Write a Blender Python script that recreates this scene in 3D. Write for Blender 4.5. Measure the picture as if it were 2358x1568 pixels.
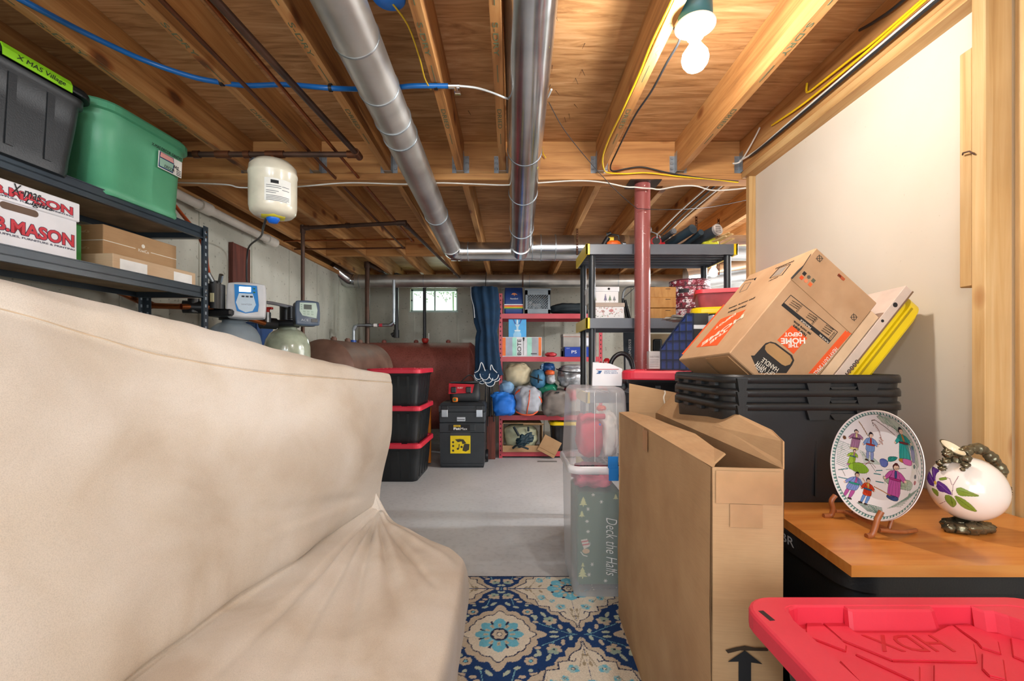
import bpy, bmesh, math, random
import numpy as np
from mathutils import Vector, Matrix, Quaternion, noise
for o in list(bpy.data.objects): bpy.data.objects.remove(o)
PI = math.pi
S = bpy.context.scene
COL = S.collection
# ------------------------------------------------ camera
FPX, CX, CY, H = 1050.0, 1177.0, 832.0, 1.14
cam = bpy.data.cameras.new('camera')
cam.sensor_width = 36; cam.lens = FPX/2358*36
cam.shift_x = (1179-CX)/2358; cam.shift_y = (CY-784)/2358
cam.clip_start = .02
co = bpy.data.objects.new('camera', cam); COL.objects.link(co)
co.location = (0, 0, H); co.rotation_euler = (PI/2, 0, 0)
S.camera = co
# ------------------------------------------------ world, window daylight and added unseen fill lights
S.view_settings.view_transform = 'Standard'; S.view_settings.look = 'None'
S.view_settings.gamma = 1; S.view_settings.exposure = 0.75
S.view_settings.use_curve_mapping = False
w = bpy.data.worlds.new('sky'); S.world = w; w.use_nodes = True
w.node_tree.nodes['Background'].inputs[0].default_value = (.93, .97, 1, 1)
w.node_tree.nodes['Background'].inputs[1].default_value = 1.0
def lamp(name, loc, power, color=(1, .93, .84), r=.035):
    l = bpy.data.lights.new(name, 'POINT'); l.energy = power; l.color = color; l.shadow_soft_size = r
    o = bpy.data.objects.new(name, l); COL.objects.link(o); o.location = loc; return o
lamp('near_fill_light', (-.55, -.95, H+.90), 29, (.90, .96, 1), .09)  # added fill behind the camera, no bulb stands here
lamp('near_fill_light', (.75, -1.6, H+.90), 25, (.90, .96, 1), .09)  # second added fill behind the camera, also without a bulb
lamp('partition_fill_light', (2.55, 3.25, H+.90), 88, (.97, .98, 1), .05)  # added fill hidden by the partition, brightens the back right
def area(name, loc, rot, sx, sy, power, color):
    l = bpy.data.lights.new(name, 'AREA'); l.energy = power; l.color = color; l.shape = 'RECTANGLE'; l.size = sx; l.size_y = sy
    o = bpy.data.objects.new(name, l); COL.objects.link(o); o.location = loc; o.rotation_euler = rot; return o
area('rear_fill_area', (.1, -2.8, H+.25), (PI/2, 0, 0), 3.4, 1.7, 40, (.88, .95, 1))  # added soft fill behind the camera, evens out the brightness
area('right_fill_area', (4.1, 4.2, H+.15), (PI/2, 0, PI/2), 3.0, 1.5, 62, (.97, .99, 1))  # added fill from out of view at the right, brightens the back
area('window_daylight', (-1.08, 6.85, H+.9), (-PI/2, 0, 0), 1.0, .6, 14, (.8, 1, .86))

# ------------------------------------------------ small helpers
def W(px, py, D): return Vector(((px-CX)*D/FPX, D, H+(CY-py)*D/FPX))
def lin(c):
    if isinstance(c, str):
        c = c.lstrip('#'); c = [int(c[i:i+2], 16)/255 for i in (0, 2, 4)]
    return tuple((x/12.92 if x <= .04045 else ((x+.055)/1.055)**2.4) for x in c[:3])
class N:
    def __init__(s, name):
        s.m = bpy.data.materials.new(name); s.m.use_nodes = True; s.t = s.m.node_tree
        s.b = s.t.nodes['Principled BSDF']
    def new(s, typ, **kw):
        n = s.t.nodes.new(typ)
        for k, v in kw.items(): setattr(n, k, v)
        return n
    def link(s, a, b): s.t.links.new(a, b)
    def ramp(s, fac, stops):
        r = s.new('ShaderNodeValToRGB'); e = r.color_ramp.elements
        while len(e) < len(stops): e.new(.5)
        for i, (p, c) in enumerate(stops):
            e[i].position = p; e[i].color = (*lin(c), 1)
        s.link(fac, r.inputs[0]); return r.outputs[0]
    def coord(s, scale=(1, 1, 1), kind='Object', rnd=False):
        tc = s.new('ShaderNodeTexCoord'); mp = s.new('ShaderNodeMapping')
        mp.inputs['Scale'].default_value = scale
        s.link(tc.outputs[kind], mp.inputs[0])
        if rnd:
            oi = s.new('ShaderNodeObjectInfo'); ml = s.new('ShaderNodeVectorMath', operation='SCALE')
            ml.inputs[0].default_value = (37, 91, 53); s.link(oi.outputs['Random'], ml.inputs['Scale'])
            s.link(ml.outputs[0], mp.inputs['Location'])
        return mp.outputs[0]
    def noise(s, vec, scale, detail=4, dist=0, rough=.5):
        n = s.new('ShaderNodeTexNoise'); n.inputs['Scale'].default_value = scale; n.inputs['Detail'].default_value = detail
        n.inputs['Distortion'].default_value = dist; n.inputs['Roughness'].default_value = rough
        s.link(vec, n.inputs['Vector']); return n.outputs['Fac']
    def bump(s, fac, strength, dist=.01):
        b = s.new('ShaderNodeBump'); b.inputs['Strength'].default_value = strength; b.inputs['Distance'].default_value = dist
        s.link(fac, b.inputs['Height']); s.link(b.outputs[0], s.b.inputs['Normal'])
    def mix(s, a, b, fac, mode='MIX'):
        m = s.new('ShaderNodeMix', data_type='RGBA', blend_type=mode)
        for sock, v in ((m.inputs['A'], a), (m.inputs['B'], b)):
            if hasattr(v, 'links') or hasattr(v, 'node'): s.link(v, sock)
            else: sock.default_value = (*lin(v), 1)
        if hasattr(fac, 'node'): s.link(fac, m.inputs['Factor'])
        else: m.inputs['Factor'].default_value = fac
        return m.outputs['Result']
    def color(s, v): s.link(v, s.b.inputs['Base Color'])
MATS = {}
def plain(col, rough=.5, metal=0, var=.06, bump=0, bscale=60, spec=.5, alpha=None, trans=0, coat=0):
    key = (col, rough, metal, var, bump, bscale, spec, alpha, trans, coat)
    if key in MATS: return MATS[key]
    n = N('surface_'+str(len(MATS)))
    c = [x*255 for x in [int(col.lstrip('#')[i:i+2], 16)/255 for i in (0, 2, 4)]]
    def sh(f): return '#'+''.join('%02x' % max(0, min(255, int(v*f))) for v in c)
    v = n.coord()
    f = n.noise(v, 9, 5)
    n.color(n.ramp(f, [(.3, sh(1-var)), (.7, sh(1+var))]))
    n.b.inputs['Roughness'].default_value = rough; n.b.inputs['Metallic'].default_value = metal
    n.b.inputs['Specular IOR Level'].default_value = spec
    if coat: n.b.inputs['Coat Weight'].default_value = coat; n.b.inputs['Coat Roughness'].default_value = .08
    if alpha is not None: n.b.inputs['Alpha'].default_value = alpha
    if trans: n.b.inputs['Transmission Weight'].default_value = trans
    if bump: n.bump(n.noise(v, bscale, 4), bump, .004)
    MATS[key] = n.m; return n.m
def emit(col, strength):
    n = N('glow'); n.b.inputs['Base Color'].default_value = (1, 1, 1, 1)
    n.b.inputs['Emission Color'].default_value = (*lin(col), 1); n.b.inputs['Emission Strength'].default_value = strength
    return n.m
def wood(name, stops, scale, rough=.65, rnd=True, gs=4, dist=.6, knots=False):
    n = N(name); v = n.coord(scale, rnd=rnd)
    f = n.noise(v, gs, 6, dist, .6)
    c = n.ramp(f, stops)
    v2 = n.coord((1, 1, 1), rnd=rnd); f2 = n.noise(v2, 2.2, 3)
    c = n.mix(c, n.ramp(f2, [(.3, '#b9b0a4'), (.7, '#ffffff')]), .55, 'MULTIPLY')
    if knots:
        vo = n.new('ShaderNodeTexVoronoi'); vo.inputs['Scale'].default_value = 5.5
        sc = tuple(1.0 if q > 1 else .55 for q in scale); n.link(n.coord(sc, rnd=rnd), vo.inputs['Vector'])
        c = n.mix(c, n.ramp(vo.outputs['Distance'], [(.07, '#6b4424'), (.13, '#c9a27c'), (.19, '#ffffff')]), .85, 'MULTIPLY')
    n.color(c); n.b.inputs['Roughness'].default_value = rough; n.bump(f, .25, .002)
    return n.m
M_joist = wood('joist_lumber', [(.3, '#8f5f34'), (.5, '#c08a50'), (.62, '#cc9a60'), (.75, '#dcb079')], (9, .5, 9), gs=3, knots=True)
M_beam = wood('beam_lumber', [(.3, '#9c6737'), (.5, '#c88f54'), (.75, '#dda866')], (.5, 9, 9), gs=3, knots=True)
M_stud = wood('stud_lumber', [(.25, '#bd9158'), (.45, '#d2aa70'), (.75, '#e2c290')], (12, 12, .45), gs=3, knots=True)
M_ply = wood('plywood', [(.3, '#96683d'), (.45, '#b98a58'), (.56, '#c99a68'), (.7, '#d8ad7e')], (.55, 5, 5), gs=5, dist=1.6, rnd=False)
M_top = wood('orange_wood_veneer', [(.3, '#c16f2c'), (.5, '#d68a40'), (.75, '#e3a055')], (1.2, 14, 6), rough=.28, gs=2.2, rnd=False)
M_redwood = wood('red_stained_wood', [(.3, '#4d241c'), (.6, '#74392c'), (.8, '#84483a')], (9, 9, .6), gs=3)
M_dkwood = wood('stand_wood', [(.3, '#8a4a24'), (.7, '#b06a3c')], (9, 9, 3), rough=.35)
def m_concrete():
    n = N('concrete'); v = n.coord()
    f = n.noise(v, 2.2, 6, .3); g = n.noise(v, 38, 4)
    c = n.ramp(f, [(.3, '#a5a498'), (.6, '#c0bfb3'), (.8, '#cbcabf')])
    sp = n.ramp(g, [(.30, '#77746a'), (.36, '#ffffff')])
    n.color(n.mix(c, sp, .5, 'MULTIPLY')); n.b.inputs['Roughness'].default_value = .9; n.bump(g, .3, .004); return n.m
M_conc = m_concrete()
def m_floor():
    n = N('painted_concrete_floor'); v = n.coord()
    f = n.noise(v, 1.6, 7, .4); g = n.noise(v, 30, 5)
    c = n.ramp(f, [(.3, '#c2c4c6'), (.6, '#cfd1d3'), (.8, '#d6d7d9')])
    n.color(n.mix(c, n.ramp(g, [(.35, '#dadada'), (.5, '#ffffff')]), .3, 'MULTIPLY'))
    n.b.inputs['Roughness'].default_value = .5; n.bump(g, .1, .002); return n.m
M_floor = m_floor()
def m_drywall():
    n = N('drywall_paper'); v = n.coord()
    f = n.noise(v, 1.3, 5, .2); g = n.noise(v, 70, 4)
    c = n.ramp(f, [(.3, '#d3c8b6'), (.7, '#dfd6c7')])
    n.color(n.mix(c, n.ramp(g, [(.22, '#a89b86'), (.30, '#ffffff')]), .3, 'MULTIPLY'))
    n.b.inputs['Roughness'].default_value = .85; return n.m
M_dry = m_drywall()
def m_fabric():
    n = N('beige_slipcover'); v = n.coord()
    f = n.noise(v, 3.2, 6, .5); g = n.noise(v, 420, 2)
    c = n.ramp(f, [(.32, '#cbbcaa'), (.45, '#d6cabb'), (.6, '#ddd3c7'), (.8, '#e3dbd1')])
    n.color(n.mix(c, n.ramp(g, [(.3, '#e2e2e2'), (.6, '#ffffff')]), .6, 'MULTIPLY'))
    n.b.inputs['Roughness'].default_value = .95; n.b.inputs['Sheen Weight'].default_value = .15
    n.bump(n.noise(v, 14, 5), .25, .006); return n.m
M_fab = m_fabric()
def m_metal(name, c1, c2, rough=.22, metal=1.0, stretch=(1, 1, 1)):
    n = N(name); v = n.coord(stretch); f = n.noise(v, 6, 5, .4)
    n.color(n.ramp(f, [(.3, c1), (.7, c2)])); n.b.inputs['Metallic'].default_value = metal
    r = n.new('ShaderNodeMapRange'); r.inputs['To Min'].default_value = rough*.7; r.inputs['To Max'].default_value = rough*1.5
    n.link(f, r.inputs[0]); n.link(r.outputs[0], n.b.inputs['Roughness']); n.bump(n.noise(v, 3, 2), .05, .01); return n.m
M_duct = m_metal('galvanized_duct', '#b7babd', '#d6d8da', .17, .95)
M_duct2 = m_metal('dusty_galvanized_duct', '#b0afac', '#cfcdc8', .36, .85)
M_galv = m_metal('galvanized_bracket', '#8f979e', '#bcc4ca', .4)
M_iron = m_metal('dark_pipe', '#3c2f29', '#63483a', .45, .6)
M_copper = m_metal('copper_pipe', '#7a4322', '#a35d30', .35, .8)
M_copd = m_metal('tarnished_copper_pipe', '#4f3020', '#74462b', .45, .6)
M_chrome = m_metal('chrome', '#d0d2d4', '#f0f0f0', .15)
def m_card(name='cardboard', a='#b08a62', b='#bf9b72'):
    n = N(name); v = n.coord(); f = n.noise(v, 7, 5); g = n.noise(n.coord((1, 1, 30)), 20, 3)
    n.color(n.mix(n.ramp(f, [(.3, a), (.7, b)]), n.ramp(g, [(.3, '#ececec'), (.6, '#ffffff')]), .5, 'MULTIPLY'))
    n.b.inputs['Roughness'].default_value = .8; n.bump(f, .1, .003); return n.m
M_card = m_card(); M_card2 = m_card('light_cardboard', '#cbab88', '#d8bc9b')
def m_rust():
    n = N('oil_tank_paint'); v = n.coord(); f = n.noise(v, 3, 7, .4); g = n.noise(v, 60, 4)
    tc = n.new('ShaderNodeTexCoord')
    c = n.ramp(f, [(.3, '#7c3d33'), (.5, '#8f4b40'), (.8, '#9c5a4d')])
    n.color(n.mix(c, n.ramp(g, [(.35, '#b0a59c'), (.5, '#ffffff')]), .45, 'MULTIPLY')); n.b.inputs['Roughness'].default_value = .6
    n.bump(g, .15, .003); return n.m
M_rust = m_rust()
M_tankd = m_metal('dusty_brown_tank', '#6b4a3d', '#8a6a5a', .6, .1)
def m_plastic(name, c1, c2, rough=.35, grain=.3, scale=220):
    n = N(name); v = n.coord(); f = n.noise(v, 4, 4); n.color(n.ramp(f, [(.3, c1), (.7, c2)]))
    n.b.inputs['Roughness'].default_value = rough; n.bump(n.noise(v, scale, 3), grain, .0012); return n.m
M_blk = m_plastic('black_tote_plastic', '#15171a', '#212427', .42, .35)
M_redlid = m_plastic('red_lid_plastic', '#d0253c', '#dc334a', .46, .15)
M_yel = m_plastic('yellow_lid_plastic', '#e6c400', '#f2d51a', .35, .1)
M_green = m_plastic('green_tote_plastic', '#4f9c76', '#63b189', .42, .3)
def m_clear(name, col, alpha, rough=.25):
    n = N(name); n.b.inputs['Base Color'].default_value = (*lin(col), 1); n.b.inputs['Roughness'].default_value = rough
    lw = n.new('ShaderNodeLayerWeight'); lw.inputs['Blend'].default_value = .35
    r = n.new('ShaderNodeMapRange'); r.inputs['To Min'].default_value = alpha; r.inputs['To Max'].default_value = min(1, alpha+.45)
    n.link(lw.outputs['Facing'], r.inputs[0]); n.link(r.outputs[0], n.b.inputs['Alpha']); return n.m
M_clear = m_clear('frosted_clear_plastic', '#e9e9ee', .24)
def m_vcol(name, rough=.6, bump=0, bscale=300, coat=0):
    n = N(name); a = n.new('ShaderNodeVertexColor'); a.layer_name = 'Col'; n.color(a.outputs[0])
    n.b.inputs['Roughness'].default_value = rough
    if coat: n.b.inputs['Coat Weight'].default_value = coat; n.b.inputs['Coat Roughness'].default_value = .05
    if bump: n.bump(n.noise(n.coord(), bscale, 3), bump, .004)
    return n.m
M_vmat = m_vcol('printed_matte'); M_vgl = m_vcol('painted_glaze', .15, coat=.6); M_rug = m_vcol('rug_pile', .95, .8, 260)

class MB:
    """collects shapes into one mesh"""
    def __init__(s): s.v = []; s.f = []; s.sm = []; s.mi = []; s.col = None
    def add(s, vs, fs, smooth=False, mi=0):
        b = len(s.v); s.v += [tuple(v) for v in vs]
        for f in fs: s.f.append([i+b for i in f]); s.sm.append(smooth); s.mi.append(mi)
        return s
    def addbm(s, bm, M=None, smooth=False, mi=0):
        bm.verts.ensure_lookup_table(); bm.verts.index_update()
        vs = [(M @ v.co if M else v.co) for v in bm.verts]
        s.add([tuple(v) for v in vs], [[v.index for v in f.verts] for f in bm.faces], smooth, mi); bm.free(); return s
    def box(s, a, b, bev=0, M=None, mi=0, seg=1):
        bm = bmesh.new(); a, b = Vector(a), Vector(b); lo = Vector(map(min, a, b)); hi = Vector(map(max, a, b))
        bmesh.ops.create_cube(bm, size=1)
        for v in bm.verts: v.co = Vector(((v.co.x+.5)*(hi.x-lo.x)+lo.x, (v.co.y+.5)*(hi.y-lo.y)+lo.y, (v.co.z+.5)*(hi.z-lo.z)+lo.z))
        if bev: bmesh.ops.bevel(bm, geom=list(bm.edges), offset=bev, segments=seg, profile=.5, affect='EDGES')
        return s.addbm(bm, M, False, mi)
    def rot(s, c, size, R, bev=0, mi=0):
        M = Matrix.Translation(Vector(c)) @ R.to_4x4(); h = Vector(size)/2
        return s.box(-h, h, bev, M, mi)
    def tube(s, pts, r, seg=12, cap=True, mi=0, closed=False):
        pts = [Vector(p) for p in pts]; n = len(pts); rs = r if isinstance(r, (list, tuple)) else [r]*n
        vs, fs = [], []; up = None
        for i, p in enumerate(pts):
            t = (pts[min(i+1, n-1)]-pts[max(i-1, 0)]).normalized()
            if up is None:
                up = Vector((0, 0, 1)) if abs(t.z) < .9 else Vector((1, 0, 0))
            x = t.cross(up).normalized(); y = x.cross(t).normalized(); up = y
            for k in range(seg):
                a = 2*PI*k/seg; vs.append(p+(x*math.cos(a)+y*math.sin(a))*rs[i])
        for i in range(n-1):
            for k in range(seg):
                k2 = (k+1) % seg; fs.append([i*seg+k, i*seg+k2, (i+1)*seg+k2, (i+1)*seg+k])
        s.add(vs, fs, True, mi)
        if cap: s.add(vs[:seg], [list(range(seg))[::-1]], False, mi); s.add(vs[-seg:], [list(range(seg))], False, mi)
        return s
    def lathe(s, prof, seg=32, M=None, mi=0, smooth=True):
        vs, fs = [], []; n = len(prof)
        for r, z in prof:
            for k in range(seg):
                a = 2*PI*k/seg; v = Vector((r*math.cos(a), r*math.sin(a), z)); vs.append(M @ v if M else v)
        for i in range(n-1):
            for k in range(seg):
                k2 = (k+1) % seg; fs.append([i*seg+k, i*seg+k2, (i+1)*seg+k2, (i+1)*seg+k])
        return s.add(vs, fs, smooth, mi)
    def loft(s, rings, smooth=True, cap0=True, cap1=True, mi=0, M=None):
        n = len(rings[0]); vs = [Vector(p) for r in rings for p in r]
        if M: vs = [M @ v for v in vs]
        fs = [[i*n+k, i*n+(k+1) % n, (i+1)*n+(k+1) % n, (i+1)*n+k] for i in range(len(rings)-1) for k in range(n)]
        s.add(vs, fs, smooth, mi)
        if cap0: s.add(vs[:n], [list(range(n))[::-1]], False, mi)
        if cap1: s.add(vs[-n:], [list(range(n))], False, mi)
        return s
    def prism(s, poly, h, M=None, mi=0, z0=0):
        n = len(poly); vs = [Vector((x, y, z0)) for x, y in poly]+[Vector((x, y, z0+h)) for x, y in poly]
        if M: vs = [M @ v for v in vs]
        return s.add(vs, [list(range(n))[::-1], list(range(n, 2*n))]+[[i, (i+1) % n, n+(i+1) % n, n+i] for i in range(n)], False, mi)
    def grid(s, P, smooth=True, mi=0, closeu=False):
        P = np.asarray(P); a, b = P.shape[:2]; vs = P.reshape(-1, 3)
        fs = [[i*b+j, i*b+(j+1) % b, (i+1)*b+(j+1) % b, (i+1)*b+j] for i in range(a-1) for j in range(b if closeu else b-1)]
        return s.add(vs, fs, smooth, mi)
ORG = {}
def mesh_of(name, mb, mats, off):
    me = bpy.data.meshes.new(name)
    me.from_pydata([(v[0]-off[0], v[1]-off[1], v[2]-off[2]) for v in mb.v], [], mb.f)
    for m in (mats if isinstance(mats, (list, tuple)) else [mats]): me.materials.append(m)
    me.polygons.foreach_set('use_smooth', mb.sm); me.polygons.foreach_set('material_index', mb.mi)
    if mb.col is not None:
        ca = me.color_attributes.new('Col', 'FLOAT_COLOR', 'POINT')
        ca.data.foreach_set('color', np.concatenate([mb.col, np.ones((len(mb.col), 1))], 1).astype('f').ravel())
    me.validate(); me.update()
    return me
def tag(o, label, cat=None, group=None, kind=None):
    if label: o['label'] = label
    if cat: o['category'] = cat
    if group: o['group'] = group
    if kind: o['kind'] = kind
    return o
def thing(name, label, cat, loc=(0, 0, 0), group=None, local=None):
    """Empty at the thing's base. local=a rotation matrix: its parts are given in its own frame"""
    o = bpy.data.objects.new(name, None); COL.objects.link(o); o.empty_display_size = .05
    if local is not None:
        o.matrix_world = Matrix.Translation(Vector(loc)) @ local.to_4x4(); ORG[o.as_pointer()] = Vector((0, 0, 0))
    else: o.location = loc; ORG[o.as_pointer()] = Vector(loc)
    return tag(o, label, cat, group)
def part(name, mb, mat, parent, label=None, kind=None):
    org = ORG[parent.as_pointer()]
    o = bpy.data.objects.new(name, mesh_of(name, mb, mat, org)); COL.objects.link(o); o.parent = parent
    ORG[o.as_pointer()] = org
    if label: o['label'] = label
    if kind: o['kind'] = kind
    return o
def solo(name, mb, mat, label=None, cat=None, group=None, kind=None):
    a = np.array(mb.v); lo, hi = a.min(0), a.max(0); off = Vector(((lo[0]+hi[0])/2, (lo[1]+hi[1])/2, lo[2]))
    o = bpy.data.objects.new(name, mesh_of(name, mb, mat, off)); COL.objects.link(o); o.location = off
    ORG[o.as_pointer()] = off
    return tag(o, label, cat, group, kind)
def struct(name, mb, mat):
    o = bpy.data.objects.new(name, mesh_of(name, mb, mat, (0, 0, 0))); COL.objects.link(o); o['kind'] = 'structure'; ORG[o.as_pointer()] = Vector((0, 0, 0)); return o
FONTCACHE = {}
def text(parent, s, O, U, V, width, height, mat, name='lettering', depth=.0006, spacing=1, bold=.0, shear=0):
    """lettering of the given width and height; O lower left, U reading direction, V up direction (parent's frame)"""
    key = (s, bold, shear, spacing)
    if key not in FONTCACHE:
        cu = bpy.data.curves.new('t', 'FONT'); cu.body = s; cu.offset = bold; cu.shear = shear; cu.space_character = spacing; cu.resolution_u = 3
        cu.extrude = .01
        ob = bpy.data.objects.new('t', cu); COL.objects.link(ob); bpy.context.view_layer.update()
        dg = bpy.context.evaluated_depsgraph_get(); me = bpy.data.meshes.new_from_object(ob.evaluated_get(dg))
        vs = np.array([v.co[:] for v in me.vertices]); fs = [list(p.vertices) for p in me.polygons]
        bpy.data.objects.remove(ob); bpy.data.curves.remove(cu); bpy.data.meshes.remove(me)
        FONTCACHE[key] = (vs, fs)
    vs, fs = FONTCACHE[key]
    lo, hi = vs.min(0), vs.max(0)
    q = (vs-lo)/(hi-lo); U = Vector(U).normalized(); V = Vector(V).normalized(); Nn = U.cross(V).normalized()
    mb = MB(); mb.add([Vector(O)+U*(a*width)+V*(b*height)+Nn*(c*depth) for a, b, c in q], fs)
    return part(name, mb, mat, parent)
def panel(parent, name, O, U, V, w_, h_, mat, depth=.0008, label=None):
    U = Vector(U).normalized(); V = Vector(V).normalized(); Nn = U.cross(V).normalized(); O = Vector(O)
    mb = MB(); a = [O, O+U*w_, O+U*w_+V*h_, O+V*h_]; b = [p+Nn*depth for p in a]
    mb.add(a+b, [[3, 2, 1, 0], [4, 5, 6, 7]]+[[i, (i+1) % 4, 4+(i+1) % 4, 4+i] for i in range(4)])
    return part(name, mb, mat, parent, label)
def polypanel(parent, name, O, U, V, pts, mat, depth=.0008, label=None):
    U = Vector(U).normalized(); V = Vector(V).normalized(); Nn = U.cross(V).normalized(); O = Vector(O); n = len(pts)
    a = [O+U*x+V*y for x, y in pts]; b = [p+Nn*depth for p in a]
    mb = MB(); mb.add(a+b, [list(range(n))[::-1], list(range(n, 2*n))]+[[i, (i+1) % n, n+(i+1) % n, n+i] for i in range(n)])
    return part(name, mb, mat, parent, label)
def rrect(w_, d_, r, n=6, z=0, cx=0, cy=0, f=None):
    pts = []
    for q, (sx, sy) in enumerate(((1, 1), (-1, 1), (-1, -1), (1, -1))):
        for k in range(n+1):
            a = PI/2*(q+k/n); pts.append((cx+sx*(w_/2-r)+r*math.cos(a), cy+sy*(d_/2-r)+r*math.sin(a), z))
    # subdivide the straights evenly
    out = []
    for i in range(len(pts)):
        p, q = Vector(pts[i]), Vector(pts[(i+1) % len(pts)]); out.append(p)
        L = (q-p).length
        if L > .06:
            m = 16
            for k in range(1, m): out.append(p.lerp(q, k/m))
    return out
def smoothpath(pts, n=8):
    pts = [Vector(p) for p in pts]; out = []
    P = [pts[0]]+pts+[pts[-1]]
    for i in range(1, len(P)-2):
        for k in range(n):
            t = k/n; a, b, c, d = P[i-1], P[i], P[i+1], P[i+2]
            out.append(.5*((2*b)+(c-a)*t+(2*a-5*b+4*c-d)*t*t+(-a+3*b-3*c+d)*t**3))
    out.append(pts[-1]); return out
class Paint:
    """colours the points (u,v) of a surface with shapes, later ones on top"""
    def __init__(s, u, v, base): s.u = np.asarray(u, float); s.v = np.asarray(v, float); s.c = np.tile(np.array(lin(base)), (len(s.u), 1))
    def set(s, m, col): s.c[m] = lin(col)
    def ell(s, x, y, rx, ry, col, a=0):
        dx, dy = s.u-x, s.v-y; ca, sa = math.cos(a), math.sin(a)
        s.set(((dx*ca+dy*sa)/rx)**2+((-dx*sa+dy*ca)/ry)**2 < 1, col)
    def ring(s, x, y, r0, r1, col, ry=1):
        d = np.hypot(s.u-x, (s.v-y)/ry); s.set((d > r0) & (d < r1), col)
    def poly(s, pts, col):
        ins = np.zeros(len(s.u), bool); n = len(pts)
        for i in range(n):
            x1, y1 = pts[i]; x2, y2 = pts[(i+1) % n]
            if y1 == y2: continue
            c = ((y1 > s.v) != (y2 > s.v)) & (s.u < (x2-x1)*(s.v-y1)/(y2-y1)+x1); ins ^= c
        s.set(ins, col)
    def line(s, pts, wd, col):
        for (x1, y1), (x2, y2) in zip(pts[:-1], pts[1:]):
            dx, dy = x2-x1, y2-y1; L = dx*dx+dy*dy+1e-12
            t = np.clip(((s.u-x1)*dx+(s.v-y1)*dy)/L, 0, 1); s.set(np.hypot(s.u-x1-t*dx, s.v-y1-t*dy) < wd/2, col)
    def leaf(s, x1, y1, x2, y2, wd, col):
        s.ell((x1+x2)/2, (y1+y2)/2, math.hypot(x2-x1, y2-y1)/2, wd/2, col, math.atan2(y2-y1, x2-x1))
def nz(v, sc, seed=0): return noise.noise(Vector(v)*sc+Vector((seed*7.3, seed*3.1, seed*1.7)))
def blob(c, r, ex=.8, amp=.06, sc=9, seed=0, nu=28, nv=40, fold=0, R=None):
    """soft closed body: superellipsoid with lumps; fold = radiating creases"""
    P = np.zeros((nu+1, nv, 3)); c = Vector(c)
    def pw(x): return math.copysign(abs(x)**ex, x)
    for i in range(nu+1):
        th = -PI/2+PI*i/nu
        for j in range(nv):
            ph = 2*PI*j/nv
            d = Vector((pw(math.cos(th))*pw(math.cos(ph)), pw(math.cos(th))*pw(math.sin(ph)), pw(math.sin(th))))
            k = 1+amp*nz(d, sc/4, seed)*2+amp*.5*nz(d, sc/1.7, seed+3)-amp*.9*max(0, .22-abs(nz(d, sc/3.2, seed+5)))*2
            if fold: k += fold*math.sin(ph*fold*180+3*nz(d, 2, seed))*math.cos(th)**2
            q = Vector((d.x*r[0]*k, d.y*r[1]*k, d.z*r[2]*k))
            if R is not None: q = R @ q
            P[i, j] = c+q
    mb = MB(); mb.grid(P, True, closeu=True); return mb
def RZ(d): return Matrix.Rotation(math.radians(d), 3, 'Z')
def RX(d): return Matrix.Rotation(math.radians(d), 3, 'X')
def RY(d): return Matrix.Rotation(math.radians(d), 3, 'Y')
BLACK = plain('#14161a', .4); WHITE = plain('#f0f0ee', .5); INK = plain('#1b1b1d', .7); LINK = plain('#efe9dc', .7)
WIREW = plain('#dcdad2', .45); WIREY = plain('#e8c21a', .45); WIREK = plain('#26282b', .45)
# ================================================= the setting
ZJ, ZP, ZB = H+1.078, H+1.264, H+1.04       # joist bottoms, subfloor, beam bottom
XL, YB, XR = -2.06, 6.4, 4.2
struct('floor', MB().box((-2.3, -3, -.1), (XR, YB+.2, 0)), M_floor)
struct('ceiling', MB().box((-2.35, -3, ZP), (XR+.1, YB+.2, ZP+.02)), M_ply)
mb = MB().box((XL-.25, -3, 0), (XL, YB+.25, H+1.035))
for i in range(16): mb.box((XL-.002, .57+.61*i-.004, 0), (XL+.005, .57+.61*i+.004, H+1.03))
struct('wall_left', mb, M_conc)
wx0, wx1, wz0, wz1 = -1.415, -.755, H+.70, H+1.02
mb = MB().box((XL, YB, 0), (XR, YB+.25, wz0)).box((XL, YB, wz0), (wx0, YB+.25, H+1.035)).box((wx1, YB, wz0), (XR, YB+.25, H+1.035)).box((wx0, YB, wz1), (wx1, YB+.25, H+1.035))
for i in range(10):
    x = -1.97+.61*i; top = wz0-.03 if wx0-.02 < x < wx1+.02 else H+1.03
    mb.box((x-.004, YB-.005, 0), (x+.004, YB+.002, top))
struct('wall_back', mb, M_conc)
struct('trim_1', MB().box((XL-.2, -3, H+1.035), (XL+.02, YB+.2, H+1.078)), M_joist)     # sill plates
struct('trim_2', MB().box((XL, YB-.01, H+1.035), (XR, YB+.15, H+1.075)), M_joist)
struct('trim_3', MB().box((XL-.2, -3, H+1.078), (XL-.16, YB+.2, ZP)), M_joist)
struct('trim_4', MB().box((XL, YB+.1, H+1.075), (XR, YB+.14, ZP)), M_joist)
struct('wall_far_right', MB().box((XR, -3, 0), (XR+.1, YB+.2, ZP)), M_conc)
struct('wall_right', MB().box((1.372, 1.303, 0), (1.386, 2.588, ZB)).box((1.41, -3, 0), (1.42, 1.30, ZB)), M_dry)
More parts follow.
